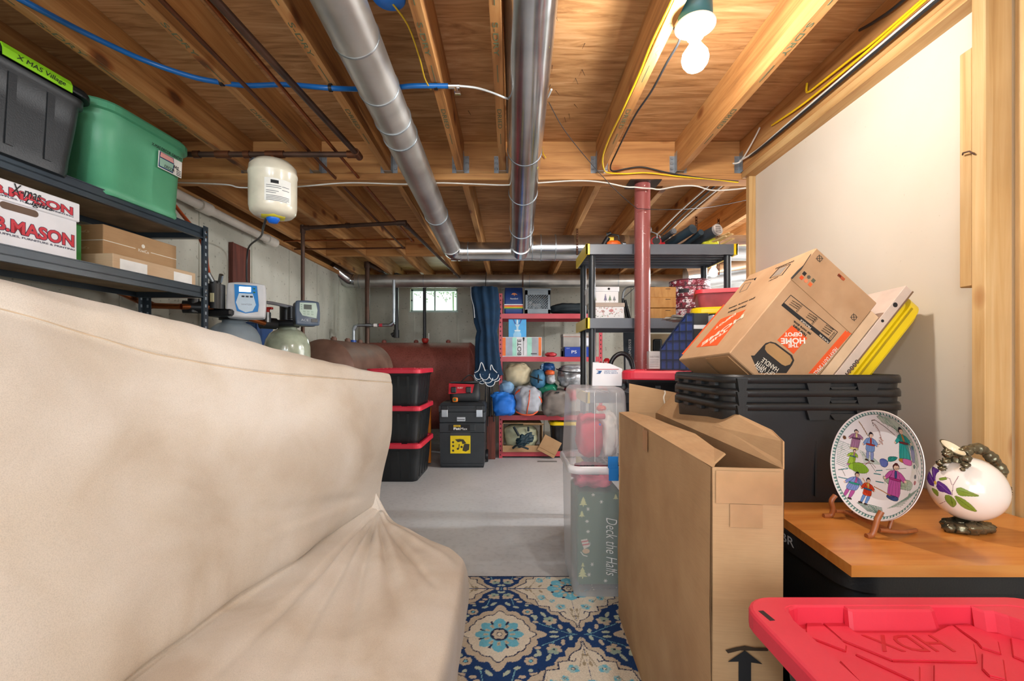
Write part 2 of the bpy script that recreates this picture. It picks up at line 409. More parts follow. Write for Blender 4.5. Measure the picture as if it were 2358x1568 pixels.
# window
mb = MB(); y0, y1 = YB+.05, YB+.09
for a, b in (((wx0, y0, wz0), (wx1, y1, wz0+.022)), ((wx0, y0, wz1-.03), (wx1, y1, wz1)), ((wx0, y0, wz0), (wx0+.03, y1, wz1)), ((wx1-.022, y0, wz0), (wx1, y1, wz1)), ((-1.09, y0-.005, wz0), (-1.065, y1, wz1))): mb.box(a, b, .003)
mb.box((wx0-.01, YB-.02, wz0-.012), (wx1+.01, YB+.05, wz0), .002)
wf = struct('window_1', mb, plain('#cfe3de', .4))
part('latch', MB().box((wx0+.005, y0-.015, H+.85), (wx0+.02, y0, H+.87), .002), BLACK, wf)
g = N('pane_glass'); g.b.inputs['Base Color'].default_value = (.9, 1, .95, 1); g.b.inputs['Roughness'].default_value = .02; g.b.inputs['Alpha'].default_value = .12
part('pane', MB().box((wx0+.02, y0+.018, wz0+.01), (-1.08, y0+.022, wz1-.02)), g.m, wf)
part('pane', MB().box((-1.075, y0+.018, wz0+.01), (wx1-.01, y0+.022, wz1-.02)), g.m, wf)
# lawn and shrub seen outside the window
solo('lawn', MB().box((-2.0, YB+.3, H+.55), (5, 14, H+.6)), plain('#7f9d5a', .9, var=.3), 'green lawn outside the small basement window', 'lawn', kind='stuff')
rng = random.Random(3); mb = MB()
for i in range(380):
    c = Vector((-1.02+rng.gauss(0, .35), YB+1.6+rng.gauss(0, .15), H+1.25+rng.gauss(0, .08))); a = rng.random()*6.28
    d = Vector((math.cos(a), .3, math.sin(a)))*.03; e = Vector((-d.z, 0, d.x))*.35
    mb.add([c, c+d*.5+e, c+d, c+d*.5-e], [[0, 1, 2, 3]])
mb.tube([(-1.02, YB+1.7, H+.6), (-1.02, YB+1.6, H+1.25)], .012)
solo('shrub', mb, plain('#6f9a5c', .8), 'green leafy shrub outside the small basement window', 'shrub')
# right partition framing
tr = MB().box((1.315, -3, ZB), (1.405, 2.60, ZJ))
struct('trim_5', tr, M_beam if False else wood('plate_lumber', [(.3, '#a87b46'), (.45, '#cfa368'), (.75, '#e6c58f')], (9, .5, 9), gs=3))
def stud(name, a, b, label, group=None, cat='stud'):
    return solo(name, MB().box(a, b, .002), M_stud, label, cat, group)
stud('wall_stud', (1.315, 1.265, 0), (1.391, 1.303, ZB), 'knotty pine stud at the right edge of the picture, its wide face to the camera')
stud('wall_stud', (1.393, 1.18, 0), (1.409, 1.262, ZB), 'pine stud cut off by the right picture edge, behind the wide knotty one')
stud('wall_stud', (1.334, 2.556, 0), (1.3715, 2.590, ZB), 'slim stained stud ending the drywall partition beside the red column')
t = thing('nailed_board', 'short board nailed to the side of the knotty stud on the right', 'board', (1.35, 1.34, H+.22))
part('board', MB().box((1.318, 1.3035, H+.215), (1.352, 1.342, H+.90), .003), M_stud, t)
part('nail', MB().tube([(1.312, 1.325, H+.60), (1.306, 1.318, H+.602), (1.304, 1.298, H+.598), (1.312, 1.29, H+.585)], .0022, 6), M_iron, t, 'bent rusty nail')
# knots and nail heads are part of the lumber: small dark plugs
# ------------------------------------------------ joists, hangers, beam
STAMP = plain('#5f6a4e', .8)
def joist(x, y0, y1, label, hang=None, group='ceiling joists', m=M_joist, rnd=0):
    j = solo('ceiling_joist', MB().box((x, y0, ZJ), (x+.038, y1, ZP-.0005), .0015), m, label, 'joist', group)
    if hang is not None:
        y = hang; s = -1 if y > 2.6 and y < 2.66 else 1
        s = 1 if y0 > 2 else -1
        mb = MB()
        mb.box((x-.002, y, ZJ-.002), (x+.040, y+s*.045, ZJ))
        for xx, sg in ((x-.0018, -1), (x+.0398, 1)):
            mb.box((xx-.0007, y, ZJ-.002), (xx+.0007, y+s*.04, ZJ+.115))
            mb.box((xx, y, ZJ-.0), (xx+sg*.028, y+s*.0016, ZJ+.10))
            for k in range(3): mb.box((xx+sg*.008, y+s*.001, ZJ+.02+.03*k), (xx+sg*.024, y+s*.006, ZJ+.032+.03*k), .002)
        part('joist_hanger', mb, M_galv, j, 'galvanized steel hanger')
        if y1 < 2.7:
            for k_, (w_, yy) in enumerate((('S-DRY', 1.45), ('DRIED', 1.95))): text(j, w_, (x+.008, yy, ZJ-.0004), (0, 1, 0), (1, 0, 0), .16, .018, STAMP)
            for yy in (1.66, 2.16, 1.28): panel(j, 'stamp_line', (x+.016, yy, ZJ-.0004), (0, 1, 0), (1, 0, 0), .10, .003, STAMP)
    return j
YBF = 2.62
near = [(-1.93, 'leftmost near ceiling joist, running above the black tote on the shelf'),
 (-1.52, 'near ceiling joist passing over the green tote to the cream tank'),
 (-1.126, 'near ceiling joist crossed by the blue tubing left of the dark pipe'),
 (-.72, 'near ceiling joist just left of the left round duct'),
 (-.309, 'near ceiling joist between the two long round ducts'),
 (-.068, 'narrow edge of a near joist hidden along the left side of the middle duct'),
 (.487, 'near ceiling joist with the yellow cable, holding the lit lamp'),
 (.94, 'near ceiling joist just right of the lit bulb'),
 (1.312, 'rightmost near joist with the cable bundle along its side')]
for x, l in near: joist(x, -3, YBF, l, YBF if x > -1.8 else None)
far = [(-1.93, 'far ceiling joist next to the left concrete wall'), (-1.52, 'far ceiling joist behind the cream tank'),
 (-1.115, 'far ceiling joist over the left brown oil tank'), (-.71, 'far ceiling joist left of the left round duct end'),
 (-.30, 'far ceiling joist left of the middle duct'), (.10, 'far ceiling joist behind the middle duct'), (.515, 'far ceiling joist left of the red column'),
 (.936, 'far ceiling joist directly behind the red column'), (1.316, 'far ceiling joist with cables right of the red column'),
 (1.72, 'far ceiling joist at the right, above the rolled sticks'), (2.13, 'far ceiling joist over the far bulb'), (2.54, 'far ceiling joist right of the far bulb')]
YN = 2.70
for x, l in far: joist(x, YN, YB+.1, l, YN if -.9 < x < 1.5 else None)
b = thing('support_beam', 'long wooden beam across the ceiling carried by the red column', 'beam', (-.2, 2.66, ZB))
part('board', MB().box((-2.2, YBF, ZJ), (2.9, YBF+.039, ZP), .002), M_beam, b)
part('board', MB().box((-2.2, YBF+.04, ZJ), (2.9, YN, ZP), .002), M_beam, b)
part('bottom_plate', MB().box((-2.2, YBF-.012, ZB), (2.9, YN+.01, ZJ-.0005), .003), M_beam, b)
for i, (x0, x1, l) in enumerate([(-1.892, -1.52, 'leftmost'), (-1.482, -1.115, 'second from the left wall'), (-1.077, -.71, 'third from the left wall'), (-.672, -.30, 'nearest the left round duct')]):
    solo('blocking_board', MB().box((x0, 4.66, ZJ), (x1, 4.70, ZP-.001), .002), M_beam, 'wooden blocking between far joists, '+l, 'blocking', 'blocking boards')
# red adjustable column
c = thing('support_column', 'red painted steel column with white chips under the beam', 'column', (.768, 2.67, 0))
n = N('chipped_red_paint'); v = n.coord(); g2 = n.noise(v, 75, 3)
n.color(n.mix('#8f4d4b', '#e0d2ce', n.ramp(g2, [(.70, '#000000'), (.72, '#ffffff')]))); n.b.inputs['Roughness'].default_value = .28; n.bump(n.noise(v, 20, 3), .15, .003)
part('shaft', MB().tube([(.768, 2.67, .006), (.768, 2.67, ZB-.0065)], .0455, 32), n.m, c)
part('cap_plate', MB().box((.68, 2.60, ZB-.006), (.86, 2.74, ZB-.0003)), M_iron, c)
part('base_plate', MB().box((.69, 2.60, 0), (.85, 2.74, .006)), M_iron, c)

# ------------------------------------------------ round ducts
def duct(name, pts, rs, label, seams, m, cat='duct', elbows=()):
    p0 = Vector(pts[0]); d = thing(name, label, cat, pts[0])
    part('pipe', MB().tube(pts, rs, 40), m, d)
    for p, q, r in seams:
        p, q = Vector(p), Vector(q); part('seam', MB().tube([p, p+(q-p).normalized()*.004, p+(q-p).normalized()*.008], [r+.0012, r+.003, r+.0012], 40), M_galv, d)
    return d
a, b_ = Vector((-.515, -.6, H+1.16)), Vector((-.49, 3.70, H+.935))
def at(p, q, y): t = (y-p.y)/(q.y-p.y); return p.lerp(q, t)
s1 = [(at(a, b_, y), b_, .077) for y in (1.47, 1.72, 1.92, 2.05, 3.0)]
d1 = duct('round_duct', [a, at(a, b_, 1.5), at(a, b_, 1.9), b_], [.077, .077, .0755, .075], 'left long galvanized duct under the joists, with segmented elbow and dents', s1, M_duct2)
p2, q2 = Vector((.062, -.6, H+1.165)), Vector((.078, 3.66, H+.935))
p2m = Vector((.062, 1.42, H+1.155))
s2 = [(at(p2m, q2, y), q2, .0865) for y in (2.3, 2.75, 3.3)]
d2 = duct('round_duct', [p2, p2m, q2], [.088, .088, .085], 'middle long shiny duct running straight away under the joists', s2, M_duct)
for (px, py, D_, w_, h_) in ((1256, 140, 1.62, .03, .055), (1231, 432, 2.42, .016, .028)):
    o = W(px, py, D_); part('sticker', MB().tube([(p2m.x, y_, at(p2m, q2, y_).z) for y_ in (D_-.05, D_-.01)], .0887, 40) if False else MB().rot((at(p2m, q2, D_).x+.083*math.cos(.45), D_, at(p2m, q2, D_).z-.083*math.sin(.45)), (.002, .09, .03), Matrix.Rotation(.45, 3, 'Y')), plain('#e8d92a', .5), d2, 'yellow and white sticker')
zc = H+.945
d3 = thing('round_duct', 'galvanized trunk duct running left to right behind the two long ducts', 'duct', (1.2, 3.78, zc-.1))
part('pipe', MB().tube([(-.50, 3.80, zc-.03), (.02, 3.80, zc-.03), (.16, 3.80, zc-.005), (.20, 3.80, zc), (2.6, 3.80, zc)], [.076, .076, .098, .105, .105], 40), M_duct, d3)
for x, r in ((-.42, .076), (-.36, .076), (.17, .102), (.24, .105), (.36, .105), (1.1, .105)): part('seam', MB().tube([(x, 3.8, zc-(.03 if x < 0 else 0)), (x+.008, 3.8, zc-(.03 if x < 0 else 0))], r+.003, 40), M_galv, d3)
part('elbow', MB().tube(smoothpath([(-.49, 3.68, H+.936), (-.488, 3.75, H+.93), (-.46, 3.79, H+.92), (-.40, 3.80, zc-.03)], 5), .079, 32), M_duct, d3, 'corner elbow joining the left long duct')
part('tee_collar', MB().tube([(.078, 3.62, H+.937), (.078, 3.77, H+.93)], .089, 32), M_duct, d3)
zd = H+.985
d4 = thing('round_duct', 'far galvanized duct crossing above the window, elbow at its left end', 'duct', (-1, 5.6, zd-.08))
part('pipe', MB().tube([(-1.93, 5.6, zd), (2.5, 5.6, zd)], .08, 36), M_duct2, d4)
for x in (-1.86, -1.07, .22, 1.3): part('seam', MB().tube([(x, 5.6, zd), (x+.008, 5.6, zd)], .083, 36), M_galv, d4)
part('elbow', MB().tube(smoothpath([(-1.92, 5.6, zd), (-1.99, 5.58, zd+.01), (-2.07, 5.5, zd+.07), (-2.14, 5.42, zd+.14)], 5), [.083]*15+[.083], 32), M_duct, d4, 'segmented elbow turning up to the sill')
def strap(x, y, z0, z1, r, label, cat='strap', dy=0):
    mb = MB(); n_ = 14
    for k in range(n_):
        z = z0+(z1-z0)*k/n_; mb.box((x-.008, y-r-.003, z), (x+.008, y-r-.001, z+(z1-z0)/n_*.72))
        mb.box((x-.008, y-r-.003, z), (x-.004, y-r-.001, z+(z1-z0)/n_)); mb.box((x+.004, y-r-.003, z), (x+.008, y-r-.001, z+(z1-z0)/n_))
    return solo('hanger_strap', mb, M_copd, label, cat, 'perforated duct straps')
strap(.535, 3.8, H+.86, ZJ+.06, .105, 'perforated strap holding the trunk duct left of the grey shelf')
strap(1.50, 3.8, H+.87, ZJ+.1, .105, 'dark perforated strap hanging above the wooden sticks')
strap(1.68, 3.8, H+.70, ZJ+.08, .105, 'dark perforated strap hanging nearest the drywall partition')
strap(.14, 5.6, H+.90, ZJ+.03, .08, 'perforated strap on the far duct above the milk crate')
# ductwork in the far right
f1 = thing('furnace_duct', 'bright round duct lit by the far bulb', 'duct', (2.15, 4.75, H+.78))
part('pipe', MB().tube([(1.82, 4.75, H+.86), (3.0, 4.6, H+1.02)], .12, 32), M_duct, f1)
f2 = solo('furnace_plenum', MB().box((1.95, 4.95, 0), (2.9, 5.4, H+.92), .004), M_duct2, 'grey sheet metal furnace housing behind the plastic shelf post', 'furnace')
# ------------------------------------------------ pipes and tubes
def pipe(name, pts, r, m, label, cat='pipe', fittings=(), fm=None, smooth=0, group=None):
    pts = [Vector(p) for p in pts]
    if smooth: pts = smoothpath(pts, smooth)
    t = thing(name, label, cat, pts[0], group)
    mb = MB()
    if smooth: mb.tube(pts, r, 12)
    else:
        for p, q in zip(pts[:-1], pts[1:]): mb.tube([p, q], r, 14)
    part('tube', mb, m, t)
    if fittings:
        for p, q in fittings:
            part('fitting', MB().tube([p, q], r*1.35, 14), fm or m, t)
    return t
z1 = H+1.03
P1 = Vector((-.98, -.4, z1)); P2 = Vector((-.765, 2.27, z1)); P2b = Vector((-1.62, 2.27, z1-.0))
el = lambda p, d, k=.03: (Vector(p)-Vector(d)*k, Vector(p)+Vector(d)*k)
pipe('water_pipe', [P1, P2, (-1.62, 2.27, z1)], .0135, M_iron, 'dark pipe slanting under the joists then turning left to the cream tank', fittings=[el(P2, (0, 1, 0)), (P2, P2-Vector((.05, 0, 0))), ((-1.13, 2.27, z1), (-1.22, 2.27, z1)), ((-1.30, 2.27, z1), (-1.33, 2.27, z1)), ((-1.40, 2.27, z1), (-1.47, 2.27, z1)), ((-1.55, 2.27, z1), (-1.58, 2.27, z1))], fm=M_copd)
pipe('copper_pipe', [(-.905, -.4, H+1.055), (-.86, 3.98, H+1.05), (-.86, 3.98, H+1.068), (-2.02, 4.05, H+1.068)], .008, M_copper, 'thin copper pipe right of the other, under the joists, turning left near the far blocking', fittings=[el((-.86, 3.98, H+1.05), (1, 0, 0), .015)])
pipe('copper_pipe', [(-1.035, -.4, H+1.055), (-.99, 4.2, H+1.045), (-2.02, 4.25, H+1.045)], .008, M_copd, 'thin brown copper pipe left of the other, along the near joist edge', fittings=[el((-.99, 4.2, H+1.045), (1, 0, 0), .015)])
pipe('iron_pipe', [(-1.59, 3.48, .6), (-1.59, 3.48, H+1.018), (-.79, 3.35, H+1.018), (-.60, 5.9, H+1.018)], .0145, M_iron, 'dark iron pipe rising behind the softener then crossing the joists', fittings=[el((-1.59, 3.48, H+1.008), (0, 0, 1), .03), ((-1.6, 3.48, H+1.018), (-1.54, 3.475, H+1.018)), ((-1.24, 3.423, H+1.018), (-1.21, 3.418, H+1.018)), ((-.84, 3.358, H+1.018), (-.77, 3.35, H+1.018)), ((-.788, 3.38, H+1.018), (-.782, 3.46, H+1.018))], fm=M_iron)
pipe('drain_pipe', [(-1.99, -.5, H+1.0), (-1.985, 3.82, H+.995)], .029, plain('#d8d2c8', .4), 'white plastic pipe along the top of the left concrete wall', fittings=[((-1.985, 3.70, H+.995), (-1.985, 3.83, H+.995)), ((-1.985, 2.9, H+.996), (-1.985, 3.0, H+.996))])
# tank vents
pipe('vent_pipe', [(-1.615, 5.12, H+.20), (-1.615, 5.12, H+1.10), (-1.52, 6.0, H+1.10)], .026, M_iron, 'dark steel vent pipe rising left of the other from the near oil tank', fittings=[el((-1.615, 5.12, H+1.08), (0, 0, 1), .035)])
pipe('vent_pipe', [(-1.52, 5.8, H+.33), (-1.46, 5.8, H+.36), (-1.46, 5.8, H+1.10), (-1.3, 6.2, H+1.10)], .027, WIREK, 'black vent pipe left of the window with curved foot on the far oil tank', fittings=[el((-1.46, 5.8, H+1.08), (0, 0, 1), .035), ((-1.46, 5.8, H+.30), (-1.46, 5.8, H+.40))])
pipe('gauge_pipe', [(-1.745, 5.05, H+.18), (-1.745, 5.05, H+.375), (-1.70, 5.05, H+.40), (-1.33, 5.05, H+.40), (-1.30, 5.05, H+.43), (-1.30, 5.05, H+.9)], .0165, M_galv, 'horizontal steel pipe with red and white tape above the near oil tank', fittings=[((-1.745, 5.05, H+.35), (-1.72, 5.05, H+.395)), ((-1.60, 5.05, H+.40), (-1.55, 5.05, H+.40)), ((-1.34, 5.05, H+.40), (-1.30, 5.05, H+.43))])
pg = bpy.context.scene.objects[-1] if False else [o for o in COL.objects if o.name.startswith('gauge_pipe')][0]
part('blue_cap', MB().tube([(-1.745, 5.05, H+.19), (-1.745, 5.05, H+.235)], .030, 20), plain('#1d55b8', .35), pg, 'blue cap')
part('tape', MB().tube([(-1.46, 5.05, H+.40), (-1.425, 5.05, H+.40)], .0185, 16), plain('#c23a4a', .5), pg, 'red tape')
part('tape', MB().tube([(-1.52, 5.05, H+.40), (-1.48, 5.05, H+.40)], .0185, 16), WHITE, pg, 'white tape')
t = pipe('fill_pipe', [(-1.11, 5.85, H+.24), (-1.11, 5.85, H+1.2)], .0215, WIREK, 'black pipe standing in front of the window on the far oil tank')
part('red_valve', MB().lathe([(0, 0), (.03, 0), (.042, .02), (.046, .05), (.04, .06), (0, .062)], 20, Matrix.Translation((-1.10, 5.84, H+.235))), plain('#b02a22', .4), t, 'red painted fitting')
part('gauge', MB().tube([(-1.055, 5.84, H+.28), (-1.055, 5.84, H+.36)], .006, 8), WHITE, t)
# oil tanks
def oil_tank(A, B, zt, r, label, m, h=1.12):
    A, B = Vector(A), Vector(B); L = (B-A).length; ux = (B-A).normalized(); side = Vector((-ux.y, ux.x, 0))
    t = thing('oil_tank', label, 'tank', ((A.x+B.x)/2, (A.y+B.y)/2, 0))
    def ring(k, s):
        out = []
        for q in range(48):
            a_ = 2*PI*q/48; cy_, cz_ = math.cos(a_), math.sin(a_)
            out.append(A+ux*k+side*(r*s*cy_)+Vector((0, 0, zt-r-(h-2*r if cz_ < 0 else 0)+0+r*s*cz_ + (1-s)*(0 if cz_ >= 0 else 0))))
        return out
    rings = [ring(-.10, .35), ring(-.085, .6), ring(-.05, .86), ring(0, 1), ring(.004, 1.006), ring(.02, 1.006), ring(.024, 1), ring(L-.024, 1), ring(L-.02, 1.006), ring(L-.004, 1.006), ring(L, 1), ring(L+.05, .86), ring(L+.085, .6), ring(L+.10, .35)]
    part('shell', MB().loft(rings), m, t)
    for k in (.15, L-.15):
        for s_ in (-.7, .7):
            p = A+ux*k+side*(r*s_); part('leg', MB().tube([(p.x, p.y, 0), (p.x, p.y, zt-h+.14)], .022, 12), m, t)
    for k in (.25, .6, .95):
        p = A+ux*(k*L/1.2); part('bung', MB().tube([(p.x, p.y, zt-.005), (p.x, p.y, zt+.025)], .03, 12).tube([(p.x, p.y, zt+.024), (p.x, p.y, zt+.036)], .02, 6), m, t)
    return t
oil_tank((-1.745, 4.22, 0), (-1.66, 5.28, 0), H+.205, .30, 'nearer dusty brown oil tank with domed end, behind the futon', M_tankd)
oil_tank((-1.95, 5.93, 0), (-.52, 5.93, 0), H+.243, .32, 'farther red-brown oil tank lying along the back wall under the window', M_rust)
# expansion tank
t = thing('expansion_tank', 'cream expansion tank hanging from the pipe under the ceiling', 'tank', (-1.185, 2.27, H+.70))
Mx = Matrix.Translation((-1.185, 2.27, H+.715))
part('shell', MB().lathe([(0, 0), (.05, .001), (.088, .008), (.104, .024), (.109, .05), (.1095, .13), (.1095, .20), (.112, .205), (.112, .215), (.1095, .22), (.107, .245), (.085, .27), (.04, .28), (0, .282)], 48, Mx), plain('#e6e0cc', .22, coat=.3), t)
part('nipple', MB().tube([(-1.185, 2.27, H+.99), (-1.185, 2.27, H+1.03)], .014, 12), M_copper, t)
part('cap', MB().lathe([(0, -.028), (.02, -.026), (.03, -.01), (.033, .004), (0, .006)], 24, Mx), plain('#1668d8', .4), t, 'blue plastic cap')
part('skirt', MB().lathe([(.03, -.004), (.06, 0), (.062, .004)], 6, Mx), plain('#d9cc3a', .5), t, 'yellow tag')
mb = MB(); n_ = 12; P = np.zeros((2, n_+1, 3))
def arcpatch(c, r, a0, a1, z0, z1, n_=14, cx_=0):
    P = np.zeros((2, n_+1, 3))
    for i in range(n_+1):
        a_ = math.radians(a0+(a1-a0)*i/n_)
        for k, z in enumerate((z0, z1)): P[k, i] = (c[0]+r*math.cos(a_), c[1]+r*math.sin(a_), z)
    return MB().grid(P, True)
cc = (-1.185, 2.27)
lab = part('paper_label', arcpatch(cc, .1105, -82, -18, H+.765, H+.875), plain('#efefe9', .6), t, 'white printed label')
part('label_mark', arcpatch(cc, .1112, -68, -50, H+.850, H+.866), INK, t)
for k, (a0, a1, z) in enumerate([(-78, -44, .838), (-78, -44, .829), (-78, -50, .812), (-78, -56, .803), (-42, -24, .838), (-42, -24, .822), (-78, -24, .789), (-78, -24, .782), (-78, -24, .775), (-78, -30, .768)]):
    part('label_mark', arcpatch(cc, .1112, a0, a1, H+z, H+z+.003), plain('#7a7d80', .7), t)
# blue tubing
pts = [W(-60, -60, 1.25), W(60, 5, 1.35), W(200, 78, 1.55), W(330, 138, 1.7), W(440, 176, 1.76), W(510, 190, 1.78), W(570, 197, 1.78), W(660, 195, 1.78), W(760, 203, 1.77), W(822, 205, 1.84), W(858, 204, 1.89), W(900, 203, 1.84), W(950, 198, 1.77), W(1032, 198, 1.77)]
t = thing('water_tube', 'blue plastic water tubing strung under the joists with black clips', 'tubing', pts[0])
part('tube', MB().tube(smoothpath(pts, 6), .0095, 12), plain('#1260a8', .3), t)
for px, py in ((511, 190), (761, 203), (1004, 199)):
    o = W(px, py, 1.772); part('clip', MB().tube([o-Vector((.006, 0, 0)), o+Vector((.006, 0, 0))], .0135, 12).box(o+Vector((-.006, -.004, .01)), o+Vector((.006, .012, .022))), BLACK, t)
o = W(1040, 198, 1.77)
part('valve', MB().tube([o-Vector((.012, 0, 0)), o+Vector((.03, 0, 0))], .011, 12).tube([o+Vector((.015, 0, 0)), o+Vector((.018, 0, -.025))], .007, 10).box(o+Vector((.012, -.008, -.034)), o+Vector((.035, .006, -.022)), .002), M_chrome, t, 'chrome shut-off valve')
part('clear_hose', MB().tube(smoothpath([o+Vector((.03, 0, 0)), W(1095, 202, 1.78), W(1130, 212, 1.8), W(1165, 226, 1.825), W(1182, 231, 2.05), W(1225, 235, 2.14), W(1255, 230, 2.0), W(1270, 206, 1.9)], 5), .0042, 10), plain('#c9cdcd', .2, .2), t, 'clear hose')
# cables
def cable(pts, r, m, label, name='electric_cable', cat='cable', flat=None, group=None):
    p = smoothpath(pts, 8); return solo(name, MB().tube(p, r, 8), m, label, cat, group)
yb = YBF-.02
cable([(-1.9, 2.60, H+1.02), W(520, 425, 2.6), W(560, 432, 2.6), W(680, 430, 2.6), W(800, 421, 2.6), W(930, 424, 2.6), W(1010, 421, 2.6), W(1100, 424, 2.6), W(1165, 426, 2.6), W(1240, 421, 2.6), W(1330, 416, 2.6), W(1390, 420, 2.6), W(1440, 430, 2.6), W(1462, 431, 2.595), W(1480, 433, 2.59), W(1500, 434, 2.595), W(1520, 436, 2.6), W(1560, 429, 2.6), W(1600, 428, 2.6), W(1640, 438, 2.6), W(1690, 436, 2.6), W(1722, 432, 2.6)], .0042, WIREW, 'white cable stapled in waves along the underside of the beam')
cable([(.478, -.3, H+1.10), (.479, .3, H+1.09), (.479, .8, H+1.085), (.480, 1.15, H+1.08), (.480, 1.36, H+1.078), W(1500, 100, 1.55), W(1470, 175, 1.72), W(1430, 262, 1.95), W(1402, 320, 2.2), W(1388, 362, 2.4), W(1391, 390, 2.5), W(1402, 398, 2.56), W(1440, 400, 2.59), W(1490, 398, 2.59), W(1560, 406, 2.60), W(1640, 413, 2.60), W(1700, 420, 2.6)], .0042, WIREY, 'yellow cable along the lamp joist then over the red column')
cable([(.53, 1.5, H+1.10), W(1566, 88, 1.5), W(1535, 145, 1.62), W(1500, 210, 1.8), W(1460, 270, 2.0), W(1420, 350, 2.4), W(1406, 382, 2.55), W(1412, 394, 2.59), W(1445, 388, 2.6), W(1480, 385, 2.6), W(1530, 396, 2.6), W(1580, 405, 2.6), W(1650, 414, 2.6), W(1700, 418, 2.6)], .0042, WIREK, 'black cable from the lamp to the beam')
yx = 1.304
def R_(y, z, dx=0): return Vector((yx-dx, y, H+z))
cable([R_(-.4, 1.12, .01), R_(.8, 1.13, .012), R_(1.3, 1.135, .012), R_(1.62, 1.14, .01), R_(1.72, 1.15, .01), R_(1.9, 1.165, .008), R_(2.0, 1.18, .004), R_(2.01, 1.225)], .0048, WIREY, 'yellow cable in the right bundle that ends first', group=None)
cable([R_(-.4, 1.105, .022), R_(.8, 1.115, .022), R_(1.3, 1.12, .02), R_(1.7, 1.125, .012), R_(2.0, 1.14, .008), R_(2.2, 1.165, .006), R_(2.28, 1.18)], .0048, WIREY, 'yellow cable in the right bundle reaching closest to the beam')
cable([R_(-.4, 1.094, .01), R_(.8, 1.10, .01), R_(1.5, 1.11, .008), R_(2.1, 1.115, .006), R_(2.4, 1.115, .006), R_(2.56, 1.125, .02)], .0048, WIREW, 'white cable lying beside the yellow ones on the right joist')
cable([R_(-.4, 1.085, .012), R_(.8, 1.09, .012), R_(1.5, 1.097, .01), R_(2.1, 1.10, .012), R_(2.4, 1.108, .008), R_(2.5, 1.12, .006)], .006, WIREK, 'thick black cable lowest in the bundle on the right joist')
cable([R_(-.4, 1.18, .01), R_(1.2, 1.18, .01), R_(1.5, 1.19, .01), R_(1.62, 1.21, .008), R_(1.7, 1.235, .004)], .0055, WIREK, 'short black cable running above the yellow ones into the right joist')
cable([R_(2.56, 1.11, .06), R_(2.55, 1.12, .02), R_(2.45, 1.17, .012), R_(2.38, 1.22, .006)], .0042, WIREW, 'white cable loop rising at the corner of beam and joist')
cable([W(1264, 236, 1.95), W(1300, 300, 2.1), W(1360, 375, 2.3), W(1420, 440, 2.5), W(1462, 476, 2.58), W(1480, 481, 2.6), W(1560, 482, 2.7), W(1640, 476, 2.9), W(1722, 460, 3.0)], .0018, WIREK, 'thin black wire hanging from the middle duct past the red column')
cable([W(905, 10, 1.42), W(940, 60, 1.5), W(965, 130, 1.62), W(978, 180, 1.72), W(992, 206, 1.78)], .003, plain('#b8981e', .5), 'yellow cable from the blue ceiling box to the blue tubing')  # duller yellow carries the shade along the joist side
cable([W(957, 158, 2.05), W(970, 180, 2.1), W(983, 203, 2.15)], .003, WIREY, 'short yellow cable stub on the subfloor left of the middle joist')
cable([W(1248, 338, 2.5), W(1250, 352, 2.58), W(1257, 364, 2.6)], .003, WIREY, 'tiny yellow cable stub on the beam right of the middle duct')
for x0 in (1.20, 1.24, 1.28): 
    cable([(x0, 2.72, H+1.066), (x0+.02, 3.3, H+1.085), (x0+.03, 4.0, H+1.07), (x0+.02, 5.0, H+1.07)], .005, WIREW if x0 != 1.24 else WIREK, {1.20: 'left white cable running back beside the far joist', 1.24: 'black cable running back between two white ones', 1.28: 'right white cable running back touching the far joist'}[x0])
cable([W(612, 505, 2.27), W(606, 525, 2.4), W(600, 545, 2.9), W(575, 566, 3.2), W(569, 590, 3.3), W(568, 640, 3.3), W(573, 670, 3.3)], .006, WIREK, 'black cord falling from the cream tank to the brown board')
# ------------------------------------------------ lamps
def socket_lamp(x, y, z, label, blabel, box_col='#2f6570', with_bulb=True, es=170):
    t = thing('ceiling_lamp', label, 'lamp', (x, y, z-.03))
    M = Matrix.Translation((x, y, z))
    part('junction_box', MB().lathe([(0, .09), (.048, .09), (.05, .085), (.052, .004), (0, .004)], 32, M), plain(box_col, .4), t, 'blue-green round box')
    part('lamp_holder', MB().lathe([(0, .004), (.058, .004), (.0615, 0), (.060, -.006), (.05, -.012), (.03, -.016), (.026, -.018), (.024, -.04), (.018, -.04), (.017, -.02), (0, -.02)], 40, M), plain('#f3f1ec', .2), t, 'white porcelain holder')
    b = thing('light_bulb', blabel, 'bulb', (x, y, z-.145))
    M = Matrix.Translation((x, y, z-.03))
    part('glass', MB().lathe([(0, -.112), (.014, -.111), (.027, -.104), (.037, -.09), (.0405, -.075), (.037, -.058), (.026, -.042), (.0165, -.028), (.016, -.014)], 32, M), emit('#fffaf3', es), b)
    part('screw_base', MB().lathe([(.0162, -.0135), (.0165, -.010), (.013, .005), (0, .006)], 24, M), M_chrome, b)
    return t
socket_lamp(.575, 1.425, H+1.05, 'porcelain lamp holder on a round box beside the joist at upper right', 'bright bulb in the lamp at upper right', es=300)
socket_lamp(1.9, 4.28, H+.935, 'far lamp holder over the patterned round boxes', 'far bright bulb shining behind the grey shelf post')
t = thing('junction_box', 'round blue plastic box on the ceiling, cut off by the top edge', 'electrical box', W(895, 0, 1.42))
o = W(895, -2, 1.40); 
part('box_body', MB().lathe([(0, 0), (.048, 0), (.051, .003), (.052, .05), (.05, .06), (0, .06)], 36, Matrix.Translation(o+Vector((0, 0, -.0)))), plain('#1268c4', .35), t)
part('screw', MB().lathe([(0, -.002), (.004, -.001), (.004, .001)], 10, Matrix.Translation(o+Vector((-.03, -.02, -.001)))), M_chrome, t)
